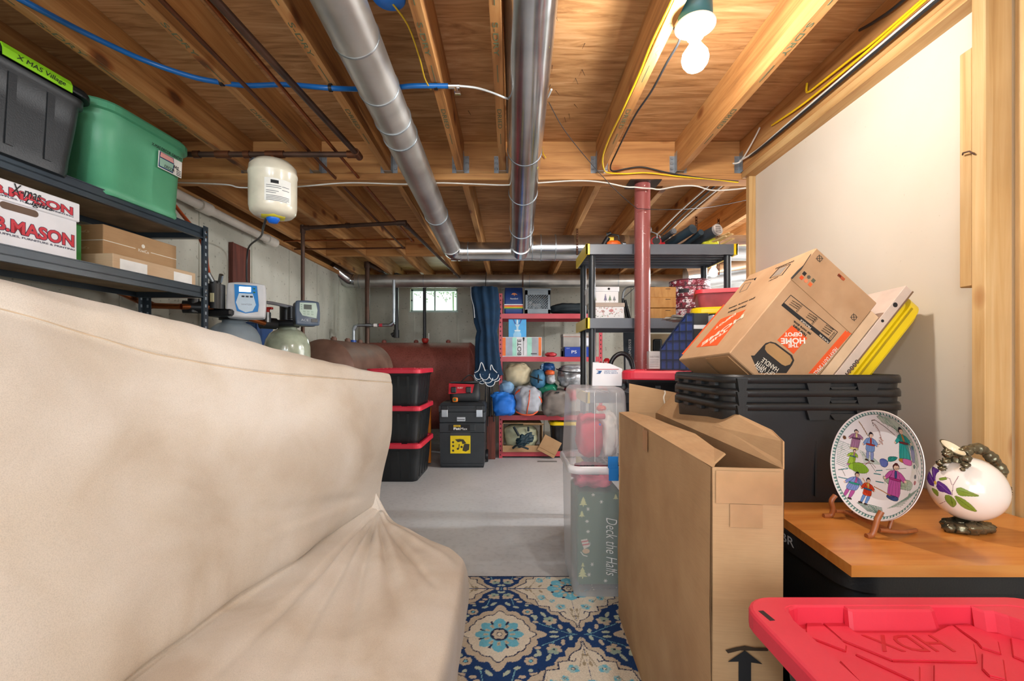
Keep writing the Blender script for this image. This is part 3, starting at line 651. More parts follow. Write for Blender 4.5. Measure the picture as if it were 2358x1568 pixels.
# nails poking through the subfloor: individual things, one kind
rg = random.Random(5); NL = [(1278, 30), (1340, 160), (1325, 180), (1268, 195), (1279, 208), (1322, 240), (1310, 262), (1300, 270), (1347, 100), (1272, 150), (1078, 255), (1147, 90), (1460, 160), (1350, 420), (1265, 108)]
for i, (px, py) in enumerate(NL[:12]):
    D_ = 1.264*FPX/(CY-py); p = W(px, py, D_); d = Vector((rg.uniform(-.5, .9), rg.uniform(-.3, .3), -1)).normalized()
    solo('nail_tip', MB().tube([Vector((p.x, p.y, ZP+.001)), Vector((p.x, p.y, ZP))+d*.028], [.0014, .0006], 6), M_iron, 'thin nail tip poking through the subfloor plywood', 'nail', 'nail tips through the subfloor')
# ================================================= generic builders
def tote(name, label, x, y, z, w_, d_, h, rot=0, body=M_blk, lid=M_redlid, group=None, cat='storage tote', word=None, wordside=None, lidh=.045, ribs=True):
    """w_,d_ = size over the lid; origin at the base; the lid on top reaches z+h"""
    t = thing(name, label, cat, (x, y, z), group, local=RZ(rot))
    mb = MB(); rings = []
    hb = h-.018
    def flute(p, k):
        if not ribs: return p
        a_ = Vector(p); 
        return a_
    for zz, s in ((0, .80), (.012, .815), (.05, .825), (hb*.55, .875), (hb-.05, .905), (hb-.045, .935), (hb-.02, .94)):
        rings.append([v for v in rrect(w_*s, d_*s, .055, z=zz)])
    mb.loft(rings, cap0=True, cap1=False)
    bd = part('body', mb, body, t)
    if ribs:
        rb = MB()
        for sx, n_, L, axis in ((1, 4, d_, 0), (-1, 4, d_, 0), (1, 4, w_, 1), (-1, 4, w_, 1)):
            for k in range(n_):
                c = (k-(n_-1)/2)*L*.7/n_
                for z0, z1, s0, s1 in ((.03, hb-.055, .825, .90),):
                    q = []
                    for zz, s in ((z0, s0), (z1, s1)):
                        off = (w_ if axis == 0 else d_)*s/2+.004
                        for dz in (-.012, .012):
                            q.append(Vector((sx*off, c+dz, zz)) if axis == 0 else Vector((c+dz, sx*off, zz)))
                    inn = [v-(Vector((sx*.012, 0, 0)) if axis == 0 else Vector((0, sx*.012, 0))) for v in q]
                    a = [q[0], q[1], q[3], q[2]]; b_ = [inn[0], inn[1], inn[3], inn[2]]
                    rb.add(a+b_, [[0, 1, 2, 3], [7, 6, 5, 4], [0, 4, 5, 1], [1, 5, 6, 2], [2, 6, 7, 3], [3, 7, 4, 0]])
        part('ribs', rb, body, t)
    if lid:
        mb = MB(); zl = h-lidh
        R = [rrect(w_*.995, d_*.99, .06, z=zl), rrect(w_, d_, .065, z=zl+.006), rrect(w_, d_, .065, z=h-.012), rrect(w_-.012, d_-.012, .06, z=h-.002), rrect(w_-.05, d_-.05, .05, z=h-.002), rrect(w_-.056, d_-.056, .048, z=h-.018), rrect(w_*.3, d_*.3, .04, z=h-.018)]
        mb.loft([[Vector(v) for v in r] for r in R], cap0=True, cap1=True, smooth=False)
        for k in range(4):
            for s_ in (-1, 1):
                mb.box((s_*(w_/2-.075)-.02, (k-1.5)*d_*.19-.022, h-.018), (s_*(w_/2-.075)+.02, (k-1.5)*d_*.19+.022, h-.001), .003)
        for s_ in (-1, 1):
            mb.box((-w_*.13, s_*(d_/2-.07)-.028, h-.018), (w_*.13, s_*(d_/2-.07)+.028, h+.0), .004)
            for q in (-1, 1): mb.box((q*w_*.33-.05, s_*(d_/2-.07)-.022, h-.018), (q*w_*.33+.05, s_*(d_/2-.07)+.022, h-.003), .003)
        part('lid', mb, lid, t)
    if word:
        yy = -d_*.5*.885-.004
        text(bd, word, (wordside, yy+.001, h*.55), (1, 0, 0), (0, -.03, 1), .10, .035, plain('#121417', .5), depth=.003)
    return t
def carton(name, label, loc, size, rot=0, mat=None, group=None, cat='box', lid=0, lidmat=None, tape=False, R=None, bev=.002):
    t = thing(name, label, cat, loc, group, local=R if R is not None else RZ(rot))
    a, b_, c = size; mat = mat or M_card
    f_ = part('box_body', MB().box((-a/2, -b_/2, 0), (a/2, b_/2, c-(.004 if lid else 0)), bev), mat, t)
    if lid: part('lid', MB().box((-a/2-.004, -b_/2-.004, c-lid), (a/2+.004, b_/2+.004, c), bev), lidmat or mat, t)
    if tape: panel(t, 'tape', (-a/2, -.025, c+.0002), (1, 0, 0), (0, 1, 0), a, .05, plain('#c9a26a', .25), .0004)
    return t
# ================================================= black shelf at the left
ang = math.atan2(.085, .9); SH = thing('shelving_unit', 'black slotted metal shelf at the left holding totes and boxes', 'shelf', (-1.79, 1.75, 0))
M_shelf = m_plastic('black_enamel', '#27313b', '#38454f', .28, .1)
fx = lambda y: -1.59-(2.37-y)*.085; DP = .33
def sb(mb, y0, y1, dx0, dx1, z0, z1):
    q = []
    for z in (z0, z1):
        for y, dx in ((y0, dx0), (y1, dx0), (y1, dx1), (y0, dx1)): q.append((fx(y)+dx, y, z))
    return mb.add(q, [[3, 2, 1, 0], [4, 5, 6, 7], [0, 1, 5, 4], [1, 2, 6, 5], [2, 3, 7, 6], [3, 0, 4, 7]])
M_board = plain('#9a8468', .8, var=.15)
for zt in (H+.69, H+.385, H-.05, H-.45, H-.95):
    mb = MB()
    sb(mb, 1.15, 2.365, -.004, 0, zt-.055, zt); sb(mb, 1.15, 2.365, -.03, 0, zt-.036, zt-.030); sb(mb, 1.15, 2.365, -.012, .004, zt-.057, zt-.05); sb(mb, 1.15, 2.365, -.004, .003, zt-.004, zt)
    sb(mb, 2.335, 2.365, -DP, 0, zt-.057, zt-.01); sb(mb, 1.15, 1.18, -DP, 0, zt-.057, zt-.01); sb(mb, 1.15, 2.365, -DP, -DP+.004, zt-.055, zt)
    part('shelf_beam', mb, M_shelf, SH)
    mb = MB(); sb(mb, 1.155, 2.355, -DP+.005, -.006, zt-.030, zt-.018); part('shelf_board', mb, M_board, SH)
for y, dx in ((2.385, .004), (1.13, .004), (2.385, -DP), (1.13, -DP)):
    mb = MB(); x = fx(y)+dx; s = -1 if dx > -.1 else 1; e = 1 if y > 2 else -1
    top = H+.70
    mb.box((x-.002, y-.036 if e > 0 else y, 0), (x, y if e > 0 else y+.036, top)); mb.box((x if s > 0 else x-.036, y-.001, 0), (x+.036 if s > 0 else x, y+.001, top))
    p = part('post', mb, M_shelf, SH)
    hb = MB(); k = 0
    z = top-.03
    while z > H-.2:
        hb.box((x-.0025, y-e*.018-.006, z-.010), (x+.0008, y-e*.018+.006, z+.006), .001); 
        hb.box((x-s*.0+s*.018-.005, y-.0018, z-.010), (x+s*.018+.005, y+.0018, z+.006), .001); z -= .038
    part('slots', hb, plain('#8e9aa4', .5), p)  # pale colour stands for light showing through the keyholes
    bb = MB()
    for zz in (H+.67, H+.645, H+.368, H+.343): bb.tube([(x-.003, y-e*.018, zz), (x+.003, y-e*.018, zz)], .006, 8)
    part('rivets', bb, M_chrome, p)
# black tote with green tape
yaw = -math.degrees(math.atan(.085))
tb = tote('storage_tote', 'large black tote with bright green tape on its rim, on the top shelf', -1.79, 1.44, H+.675, .66, .36, .335, rot=90+yaw, lid=M_blk, lidh=.03)
R90 = (RZ(90+yaw))
gt = MB()
# green tape wrapped on the rim, in the tote's frame (its front faces local -y)
gt.loft([[Vector((x, y, z)) for y, z in ((-.150, .3365), (-.179, .3365), (-.187, .32), (-.186, .295), (-.183, .295), (-.182, .318), (-.176, .333), (-.150, .333))] for x in (.015, .07, .12, .18, .225)], smooth=False)
gtp = part('green_tape', gt, plain('#8fd21a', .6, bump=.2), tb, 'bright green tape')
text(gtp, 'X MAS Village', (.05, -.1878, .300), (1, 0, .0), (0, -.02, 1), .15, .020, INK, depth=.0006, shear=.2)
# green tote
t = thing('storage_tote', 'green plastic tote with marker writing and a label, on the top shelf', 'storage tote', (-1.762, 2.02, H+.675), None, local=RZ(90+yaw))
gw, gd = .50, .385
rings = [rrect(gw*.80, gd*.80, .07, z=0), rrect(gw*.83, gd*.83, .075, z=.008), rrect(gw*.83, gd*.83, .075, z=.03), rrect(gw*.815, gd*.815, .075, z=.036), rrect(gw*.86, gd*.86, .085, z=.2), rrect(gw*.89, gd*.90, .09, z=.285), rrect(gw*.925, gd*.93, .09, z=.295), rrect(gw*.93, gd*.94, .09, z=.335)]
gb = part('body', MB().loft(rings), M_green, t)
rings = [rrect(gw*.95, gd*.95, .095, z=.325), rrect(gw, gd, .10, z=.328), rrect(gw, gd, .10, z=.352), rrect(gw*.98, gd*.97, .10, z=.362), rrect(gw*.90, gd*.86, .09, z=.364), rrect(gw*.5, gd*.5, .07, z=.372)]
part('lid', MB().loft(rings, smooth=False), M_green, t)
fy = -gd*.45-.004
panel(t, 'label', (.035, fy-.0015, .195), (1, 0, 0), (0, -.05, 1), .13, .075, plain('#eceae4', .5), .001, 'white product label with blue frame')
polypanel(t, 'label_mark', (.035, fy-.003, .195), (1, 0, 0), (0, -.05, 1), [(.002, .004), (.08, .004), (.085, .04), (.08, .073), (.006, .073)], plain('#24406e', .5))
polypanel(t, 'label_mark', (.035, fy-.0042, .195), (1, 0, 0), (0, -.05, 1), [(.007, .009), (.075, .009), (.08, .045), (.006, .045)], plain('#9fc6b4', .5))
polypanel(t, 'label_mark', (.035, fy-.0042, .195), (1, 0, 0), (0, -.05, 1), [(.007, .05), (.08, .05), (.076, .07), (.01, .07)], plain('#e8a7a0', .5))
text(gb, 'Sterilite', (.045, fy-.0056, .247), (1, 0, 0), (0, -.05, 1), .066, .014, plain('#b52a2a', .5))
for k in range(7): panel(t, 'label_mark', (.135, fy-.0032, .20+.0075*k), (1, 0, 0), (0, -.05, 1), .026, .003, INK)
text(gb, 'CHRISTMAS', (.045, fy-.0058, .225), (1, 0, 0), (0, -.05, 1), .10, .014, INK, shear=.2); text(gb, 'DECOR', (.065, fy-.0058, .206), (1, 0, 0), (0, -.05, 1), .055, .013, INK, shear=.2)
text(gb, 'X-MAS DECOR /SANTAS', (-.0, fy-.0050, .276), (1, 0, 0), (0, -.05, 1), .165, .014, INK, shear=.2)
# white archive box
bx = (fx(1.57)-.19); 
t = thing('archive_box', 'white archive box with red lettering and a handle hole, left on the middle shelf', 'box', (bx, 1.55, H+.368), None, local=RZ(90+yaw))
aw, ad = .42, .34
M_arch = plain('#e9e8ec', .7, var=.03)
ab = part('box_body', MB().box((-aw/2, -ad/2, 0), (aw/2, ad/2, .225), .003), M_arch, t)
al = part('lid', MB().box((-aw/2-.006, -ad/2-.006, .165), (aw/2+.006, ad/2+.006, .235), .003), M_arch, t)
hp = [(-.055+.02*math.cos(a_)*1 if False else x, z) for x, z in []]
hole = [(.05*sx+.0+.0, z) for sx, z in ()]
pts_ = [(-.045+.012*math.cos(PI/2+PI*k/8), .012*math.sin(PI/2+PI*k/8)) for k in range(9)]+[(.045+.012*math.cos(-PI/2+PI*k/8), .012*math.sin(-PI/2+PI*k/8)) for k in range(9)]
polypanel(t, 'handle_hole', (.02, -ad/2-.0005, .150), (1, 0, 0), (0, 0, 1), pts_, plain('#6b5648', .9), label='dark handle hole')
RED_ = plain('#c8323f', .6); NAVY = plain('#2b3350', .6)
def wb(par, z, y_):
    text(par, 'W.B.MASON', (-.135, y_+.0006, z-.002), (1, 0, 0), (0, 0, 1), .335, .049, NAVY, bold=.06)
    text(par, 'W.B.MASON', (-.133, y_-.0006, z), (1, 0, 0), (0, 0, 1), .33, .045, RED_, bold=.03)
    text(par, 'FOR OFFICE SUPPLIES, FURNITURE & PRINTING', (-.135, y_, z-.014), (1, 0, 0), (0, 0, 1), .335, .008, NAVY)
    text(par, 'WHO BUT', (-.13, y_, z+.06), (1, 0, 0), (0, 0, 1), .085, .016, RED_)
wb(ab, .065, -ad/2-.001)
def wbl(par, z, y_):
    text(par, 'W.B.MASON', (-.145, y_+.0006, z-.001), (1, 0, 0), (0, 0, 1), .335, .032, NAVY, bold=.06)
    text(par, 'W.B.MASON', (-.143, y_-.0006, z), (1, 0, 0), (0, 0, 1), .33, .029, RED_, bold=.03)
    text(par, 'FOR OFFICE SUPPLIES, FURNITURE & PRINTING', (-.145, y_, z-.008), (1, 0, 0), (0, 0, 1), .335, .006, NAVY)
    text(par, 'WHO BUT', (-.13, y_, z+.034), (1, 0, 0), (0, 0, 1), .085, .012, RED_)
    text(par, 'X-mas', (-.01, y_-.0009, z+.012), (1, 0, 0), (0, 0, 1), .09, .036, INK, shear=.3); text(par, 'Lights', (.03, y_-.0009, z-.014), (1, 0, 0), (0, 0, 1), .09, .024, INK, shear=.3)
wbl(al, .183, -ad/2-.007)
# green box sliver, flat box, kiwi box
solo('green_box', MB().box((fx(1.85)-.29, 1.80, H+.370), (fx(1.85)-.1, 1.845, H+.55), .006), plain('#2f8a3a', .4), 'green carton squeezed between the white archive box and brown boxes', 'box')
t = carton('flat_carton', 'shallow brown box with two blank white labels on the middle shelf', (fx(2.1)-.135, 2.11, H+.369), (.44, .25, .078), rot=90+yaw, mat=M_card2)
panel(t, 'label', (-.19, -.1256, .012), (1, 0, 0), (0, 0, 1), .13, .05, WHITE, label='blank white label'); panel(t, 'label', (.085, -.1256, .012), (1, 0, 0), (0, 0, 1), .11, .05, WHITE, label='blank white label')
t = carton('brown_carton', 'brown carton with a pale stripe, lying on the flat labelled box', (fx(2.1)-.185, 2.13, H+.448), (.38, .17, .135), rot=90+yaw, mat=M_card)
panel(t, 'stripe', (-.19, -.0856, .066), (1, 0, 0), (0, 0, 1), .15, .003, LINK); panel(t, 'stripe', (.04, -.0856, .066), (1, 0, 0), (0, 0, 1), .15, .003, LINK)
text(t, 'KiwiCo', (-.025, -.0856, .058), (1, 0, 0), (0, 0, 1), .055, .014, LINK); part('logo', MB().tube([(0, -.0854, .087), (0, -.0862, .087)], .009, 16), LINK, t)
panel(t, 'stripe', (-.1905, .085, .066), (0, -1, 0), (0, 0, 1), .17, .003, LINK)
for z in (.10, .03): text(t, 'KiwiCo', (-.1906, .03, z), (0, -1, 0), (0, 0, 1), .05, .012, plain('#cdb48f', .6))
# clear bin on the third shelf
t = thing('clear_bin', 'clear plastic bin with pale lid under the middle shelf, behind the futon', 'bin', (fx(1.6)-.19, 1.6, H-.049), None, local=RZ(90+yaw))
part('body', MB().loft([rrect(.50*s, .34*s, .05, z=z) for z, s in ((0, .86), (.02, .88), (.26, .95))]), M_clear, t)
part('lid', MB().loft([rrect(.50, .35, .05, z=z) for z in (.245, .275)]+[rrect(.47, .32, .05, z=.285), rrect(.3, .2, .05, z=.287)]), m_clear('pale_lid', '#dcd6e4', .75, .3), t)
part('contents', MB().box((-.2, -.13, .02), (.2, .13, .2), .03), plain('#8c8890', .8, var=.3), t)
# ================================================= water treatment
def mtank(x, y, r, ztop, m, label):
    t = thing('water_tank', label, 'tank', (x, y, 0)); M = Matrix.Translation((x, y, 0))
    part('shell', MB().lathe([(0, .0), (r*.9, .0), (r, .05), (r, ztop-.16), (r*.985, ztop-.12), (r*.92, ztop-.075), (r*.78, ztop-.035), (r*.58, ztop-.01), (r*.42, ztop), (r*.40, ztop+.02), (0, ztop+.02)], 48, M), m, t)
    part('neck', MB().lathe([(0, ztop+.015), (r*.52, ztop+.015), (r*.52, ztop+.03), (r*.42, ztop+.04), (r*.42, ztop+.06), (0, ztop+.06)], 24, M), BLACK, t)
    return t
t1 = mtank(-1.69, 2.78, .152, H+.235, plain('#8e9aa3', .35, bump=.2, bscale=40), 'blue-grey water softener tank with white and blue controller')
t2 = mtank(-1.57, 3.2, .150, H+.225, plain('#a9b09a', .18, var=.12, bump=.25, bscale=50, coat=.6), 'shiny greenish water filter tank with dark controller')
def puffy(a, b_, c, r, bulge=0, M=None):
    bm = bmesh.new(); bmesh.ops.create_cube(bm, size=1)
    for v in bm.verts: v.co = Vector((v.co.x*a, v.co.y*b_, v.co.z*c))
    bmesh.ops.subdivide_edges(bm, edges=list(bm.edges), cuts=3, use_grid_fill=True)
    for v in bm.verts:
        if bulge and abs(v.co.y+b_/2) < 1e-5: v.co.y -= bulge*(1-(2*v.co.x/a)**2)*(1-.3*(2*v.co.z/c)**2)
        s_ = 1-.06*(2*v.co.x/a)**2; v.co.z *= s_; v.co.x *= 1-.06*(2*v.co.z/c)**2
    es = [e for e in bm.edges if e.calc_face_angle(0) > .8]
    bmesh.ops.bevel(bm, geom=es, offset=r, segments=3, profile=.6, affect='EDGES')
    mb = MB(); mb.addbm(bm, M, True); return mb
# controller 1
Rk = (RZ(24)); Mh = Matrix.Translation((-1.565, 2.70, H+.355)) @ Rk.to_4x4()
h1 = part('controller', puffy(.205, .06, .215, .014, .014, Mh @ Matrix.Rotation(math.radians(-8), 4, 'X')), plain('#d8d9dc', .35), t1, 'pale grey controller')
Mf = Mh @ Matrix.Rotation(math.radians(-8), 4, 'X')
def onface(par, name, x, z, w_, h_, m, y=-.0445, M=None, pts=None):
    mb = MB(); pl = pts or [(x, z), (x+w_, z), (x+w_, z+h_), (x, z+h_)]; n = len(pl)
    a = [Vector((p, y+.10*(p*p)*0, q)) for p, q in pl]; vs = a+[v+Vector((0, .003, 0)) for v in a]
    mb.add([M @ v for v in vs], [list(range(n)), list(range(n, 2*n))[::-1]]+[[i, n+i, n+(i+1) % n, (i+1) % n] for i in range(n)]); return part(name, mb, m, par)
onface(h1, 'faceplate', 0, 0, 0, 0, plain('#1b86d6', .3), -.0450, Mf, [(-.06, .088), (.055, .085), (.066, -.03), (.062, -.07), (.0, -.083), (-.045, -.07), (-.055, -.02)])
onface(h1, 'faceplate', 0, 0, 0, 0, plain('#cfe2f2', .3), -.0462, Mf, [(-.035, .035), (.035, .035), (.052, -.03), (.035, -.068), (0, -.078), (-.035, -.06), (-.05, -.02)])
onface(h1, 'screen', -.035, .045, .06, .03, emit('#eef6ff', 1.2), -.0472, Mf)
for k in range(3): onface(h1, 'button', -.022+k*.021, .012, .015, .010, plain('#2a3a4a', .4), -.0475, Mf)
for z in (.062, .04): onface(h1, 'button', .037, z, .01, .008, plain('#1c6a3a', .4), -.0475, Mf)
text(h1, 'SANITIZER', Mf @ Vector((-.022, -.0468, -.035)), Mf.to_3x3() @ Vector((1, 0, 0)), Mf.to_3x3() @ Vector((0, 0, 1)), .055, .009, plain('#8b98a6', .5))
part('valve_body', MB().box((-.085, .03, -.10), (.085, .10, .105), .01, Mh), BLACK, t1).name
part('bypass_body', MB().tube([(-1.70, 2.62, H+.30), (-1.70, 2.62, H+.44)], .05, 20).tube([(-1.70, 2.62, H+.44), (-1.70, 2.62, H+.46)], .03, 16).box((-1.76, 2.60, H+.26), (-1.60, 2.85, H+.30), .01), BLACK, t1)
part('label', MB().box((-1.695, 2.566, H+.335), (-1.675, 2.571, H+.385)), plain('#e6e2b8', .6), t1, 'small cream tag')
part('fittings', MB().tube([(-1.66, 2.60, H+.455), (-1.64, 2.58, H+.49)], .012, 12).tube([(-1.70, 2.60, H+.455), (-1.715, 2.58, H+.50)], .012, 12), M_galv, t1)
# controller 2
Mh = Matrix.Translation((-1.375, 3.06, H+.318)) @ RZ(34).to_4x4()
part('controller', puffy(.15, .12, .165, .016, 0, Mh @ Matrix.Translation((0, .02, 0))), plain('#252a30', .45, bump=.2), t2, 'dark controller')
h2 = part('controller_face', puffy(.152, .022, .17, .012, .008, Mh @ Matrix.Translation((0, -.05, 0)) @ Matrix.Rotation(math.radians(-7), 4, 'X')), plain('#566579', .35), t2, 'slate blue face')
Mf = Mh @ Matrix.Translation((0, -.05, 0)) @ Matrix.Rotation(math.radians(-7), 4, 'X')
onface(h2, 'faceplate', 0, 0, 0, 0, plain('#bfd3c6', .4), -.020, Mf, [(-.05, .065), (.05, .068), (.058, .02), (.05, -.035), (.02, -.03), (-.035, -.02), (-.052, .01)])
onface(h2, 'screen', -.026, .022, .048, .032, plain('#3e4a44', .3), -.0215, Mf)
for k in range(6): onface(h2, 'button', -.03+(k % 3)*.024, .002-.016*(k//3), .014, .009, plain('#a5bcae', .4), -.0215, Mf)
for z in (.048, .034, .02): onface(h2, 'button', -.044, z, .008, .006, plain('#8aa697', .4), -.0215, Mf)
onface(h2, 'display', .018, -.062, .038, .022, plain('#15181d', .3), -.0205, Mf)
text(h2, 'ACE', Mf @ Vector((-.045, -.0205, -.058)), Mf.to_3x3() @ Vector((1, 0, 0)), Mf.to_3x3() @ Vector((0, 0, 1)), .045, .015, plain('#c8d0d8', .5))
mb = MB().tube([(-1.57, 3.2, H+.285), (-1.57, 3.2, H+.385)], .05, 20).tube([(-1.50, 3.12, H+.29), (-1.50, 3.12, H+.37)], .03, 16).tube([(-1.66, 3.1, H+.26), (-1.45, 3.12, H+.26)], .024, 16).tube([(-1.66, 3.02, H+.255), (-1.60, 3.1, H+.255)], .038, 20)
part('valve_body', mb, BLACK, t2)
for x, y in ((-1.71, 3.0), (-1.62, 3.03)):
    part('valve_handle', MB().box((x-.035, y-.012, H+.345), (x+.035, y+.012, H+.36), .003).box((x-.012, y-.012, H+.32), (x+.012, y+.012, H+.35), .003), plain('#c4261e', .4), t2, 'red handle')
    part('valve_stem', MB().tube([(x, y, H+.26), (x, y, H+.325)], .022, 14), M_galv, t2)
pipe('water_manifold', [(-1.98, 2.72, H+.33), (-1.80, 2.70, H+.33), (-1.62, 3.0, H+.25)], .016, M_copper, 'copper pipe under the white controller', fittings=[((-1.72, 2.83, H+.30), (-1.69, 2.88, H+.28))], fm=M_copper)
pipe('rigid_hose', [(-1.60, 2.98, H+.385), (-1.58, 3.02, H+.385), (-1.50, 3.12, H+.37)], .011, plain('#8c8f98', .4), 'grey hose running from the white controller to the dark controller')
t = pipe('copper_manifold', [(-1.97, 2.25, H+.36), (-1.95, 2.45, H+.30), (-1.78, 2.46, H+.295), (-1.70, 2.60, H+.31)], .0155, M_copper, 'copper pipe with black valve visible under the middle shelf', fittings=[((-1.95, 2.45, H+.31), (-1.93, 2.455, H+.298))], fm=M_copper)
part('black_valve', MB().tube([(-1.80, 2.50, H+.30), (-1.70, 2.55, H+.30)], .035, 20).tube([(-1.755, 2.52, H+.27), (-1.755, 2.52, H+.345)], .028, 18), BLACK, t)
cable([(-1.72, 2.60, H+.49), (-1.70, 2.55, H+.54), (-1.69, 2.52, H+.60), (-1.72, 2.50, H+.70), (-1.80, 2.50, H+.80), (-1.90, 2.45, H+.95), (-1.95, 2.3, H+1.05)], .0095, plain('#b5502a', .4), 'orange hose curving up behind the black shelf post', 'water_hose', 'hose')
# board on wall, control box
solo('wall_board', MB().box((XL+.001, 3.32, H+.45), (XL+.03, 3.55, H+.87), .003).box((XL+.03, 3.32, H+.45), (XL+.034, 3.33, H+.87)), M_redwood, 'dark red-brown board fixed upright on the left concrete wall', 'board')
t = thing('control_box', 'dark blue pump control box on the wall behind the softener', 'control box', (-1.98, 3.55, H+.06))
part('case', MB().box((XL+.001, 3.45, H+.02), (XL+.14, 3.68, H+.30), .004), plain('#163f78', .4), t)
part('label', MB().box((XL+.02, 3.447, H+.05), (XL+.125, 3.4495, H+.285)), plain('#3a67a5', .4), t, 'light blue printed front')
text(t, 'Goulds', (XL+.035, 3.446, H+.23), (1, 0, 0), (0, 0, 1), .07, .02, WHITE)
# ================================================= futon
def futon():
    D_ = [2.30, 1.95, 1.65, 1.37, 1.07, .75, .35, -.05]
    seam = [(-.60, -.105), (-.775, -.068), (-.915, -.034), (-1.06, .026), (-1.2, .125), (-1.32, .20), (-1.42, .24), (-1.5, .26)]
    ridge = [(-.655, -.058), (-.855, .028), (-1.0, .095), (-1.14, .160), (-1.275, .208), (-1.40, .27), (-1.50, .30), (-1.58, .31)]
    crease = [(-.675, -.705), (-.735, -.73), (-.785, -.745), (-.835, -.745), (-.874, -.745), (-.90, -.745), (-.92, -.745), (-.94, -.745)]
    st = []
    for i, y in enumerate(D_):
        s, r, c = seam[i], ridge[i], crease[i]; k = min(1, (2.30-y)/.5)
        mid = [((s[0]*(1-t)+c[0]*t)+b_, s[1]*(1-t)+c[1]*t) for t, b_ in ((.08, .012), (.25, .035), (.45, .045), (.65, .03), (.82, .012), (.93, -.0))]
        if i == 0: mid = [(-.597, -.16), (-.597, -.25), (-.600, -.36), (-.622, -.47), (-.650, -.57), (-.662, -.63)]
        rows = [(r[0]-.15, y, r[1]-.45), (r[0]-.13, y, r[1]-.16), (r[0]-.09, y, r[1]-.04), (r[0]-.03, y, r[1]-.004), (r[0], y, r[1]), ((r[0]+s[0])/2+.012, y, (r[1]+s[1])/2+.018), (s[0]-.004, y, s[1]+.012), (s[0]-.003, y, s[1]-.002), (s[0]+.002, y, s[1]-.016)]
        rows += [(a, y, b_) for a, b_ in mid]
        rows += [(c[0]-.02, y, c[1]+.012), (c[0]-.045, y, c[1]-.012), (c[0]+.0, y, c[1]-.016)] if i else [(-.667, y, -.690), (-.672, y, -.708), (-.655, y, -.728)]
        # seat: the far edge swings toward the camera
        seat = [(-.57, 2.2, -.772), (-.438, 2.09, -.780), (-.298, 1.97, -.784), (-.215, 1.885, -.798), (-.183, 1.85, -.822)]
        sd = [(.25, .03), (.5, .01), (.78, -.002), (.94, -.018), (1.0, -.045)]
        x0, x1 = c[0], -.175
        for (sx, sy, sz), (t, dz) in zip(seat, sd):
            yy = y-(2.30-sy)*max(0, 1-(2.3-y)/1.6)
            if i == 0: rows.append((sx, sy, sz))
            else: rows.append((x0*(1-t)+x1*t, yy, -.768+dz*.9+(.0)))
        yl = rows[-1][1]
        rows += [(-.170, yl, -.90), (-.178, yl, -1.02), (-.212, yl, -1.115), (-.235, yl, -1.127)]
        st.append(rows)
    A = np.array(st)  # station x row x 3
    def interp(A, n, axis):
        A = np.moveaxis(A, axis, 0); m = A.shape[0]; out = []
        for i in range(m-1):
            p0, p1, p2, p3 = A[max(i-1, 0)], A[i], A[i+1], A[min(i+2, m-1)]
            for k in range(n):
                t = k/n; out.append(.5*(2*p1+(p2-p0)*t+(2*p0-5*p1+4*p2-p3)*t*t+(-p0+3*p1-3*p2+p3)*t**3))
        out.append(A[-1]); return np.moveaxis(np.array(out), 0, axis)
    A = interp(interp(A, 36, 0), 16, 1)
    P = A.copy(); P[..., 2] += H
    # folds
    gx = np.gradient(P, axis=0); gy = np.gradient(P, axis=1); nn = np.cross(gx, gy); nn /= np.linalg.norm(nn, axis=2, keepdims=True)+1e-9
    X, Y, Z = P[..., 0], P[..., 1], P[..., 2]-H
    disp = np.zeros(X.shape)
    def fold(p, q, dep, wd, grow=1.6):
        nonlocal disp
        p, q = np.array(p), np.array(q); d = q-p; L = (d**2).sum(); V = P-np.array([0, 0, H])-p
        t = np.clip((V*d).sum(2)/L, 0, 1); dist = np.linalg.norm(V-t[..., None]*d, axis=2); ww = wd*(1+grow*t)
        disp += 1.7*dep*np.exp(-(dist/ww)**2)*(1-t)**.6*np.minimum(1, t*12+.25)
    o = (-.66, 2.24, -.74)
    for q, dep, wd in (((-.55, 1.0, -.76), -.020, .007), ((-.50, 1.05, -.76), .010, .008), ((-.36, 1.25, -.77), .012, .009), ((-.62, .85, -.76), .012, .010), ((-.42, 1.1, -.765), -.020, .006), ((-.25, 1.55, -.78), -.016, .006), ((-.30, 1.42, -.78), .010, .009), ((-.72, .8, -.76), -.016, .008), ((-.20, 1.75, -.79), .010, .009), ((-.26, 1.95, -.79), -.016, .007), ((-.33, 1.35, -.775), -.014, .006), ((-.38, 1.9, -.79), .008, .008)):
        fold(o, q, dep, wd, 2.2)
    ob = (-.64, 2.24, -.66)
    for q, dep, wd in (((-.93, 1.0, -.50), -.014, .009), ((-.92, 1.0, -.56), .010, .011), ((-.86, 1.2, -.66), -.016, .007), ((-.75, 1.6, -.45), .008, .02), ((-.99, .9, -.38), -.009, .02), ((-.70, 1.9, -.55), -.009, .010)):
        fold(ob, q, dep, wd)
    for i in range(P.shape[0]):
        for j in range(P.shape[1]):
            v = Vector(P[i, j]); disp[i, j] += .014*nz(v, 2.4, 1)+.005*nz(v, 7, 2)
            z = v.z-H
            if z > -.2: disp[i, j] += .006*nz(Vector((v.x*2, v.y, v.z*.6)), 9, 3)*(1 if j < 120 else .4)
    sgn = 1 if nn[80, 180, 0] > 0 else -1
    P = P+nn*disp[..., None]*sgn
    # piping seam groove
    j0 = 7*16; P[:, j0-2:j0+2] -= np.array([.003, 0, 0])
    return P, sgn
P, sg = futon()
t = thing('futon', 'large beige slipcovered futon with creased cover filling the left foreground', 'futon', (-.8, 1.2, 0))
mb = MB(); Q = P[:, 8:, :] if False else P
mb.grid(Q, True)
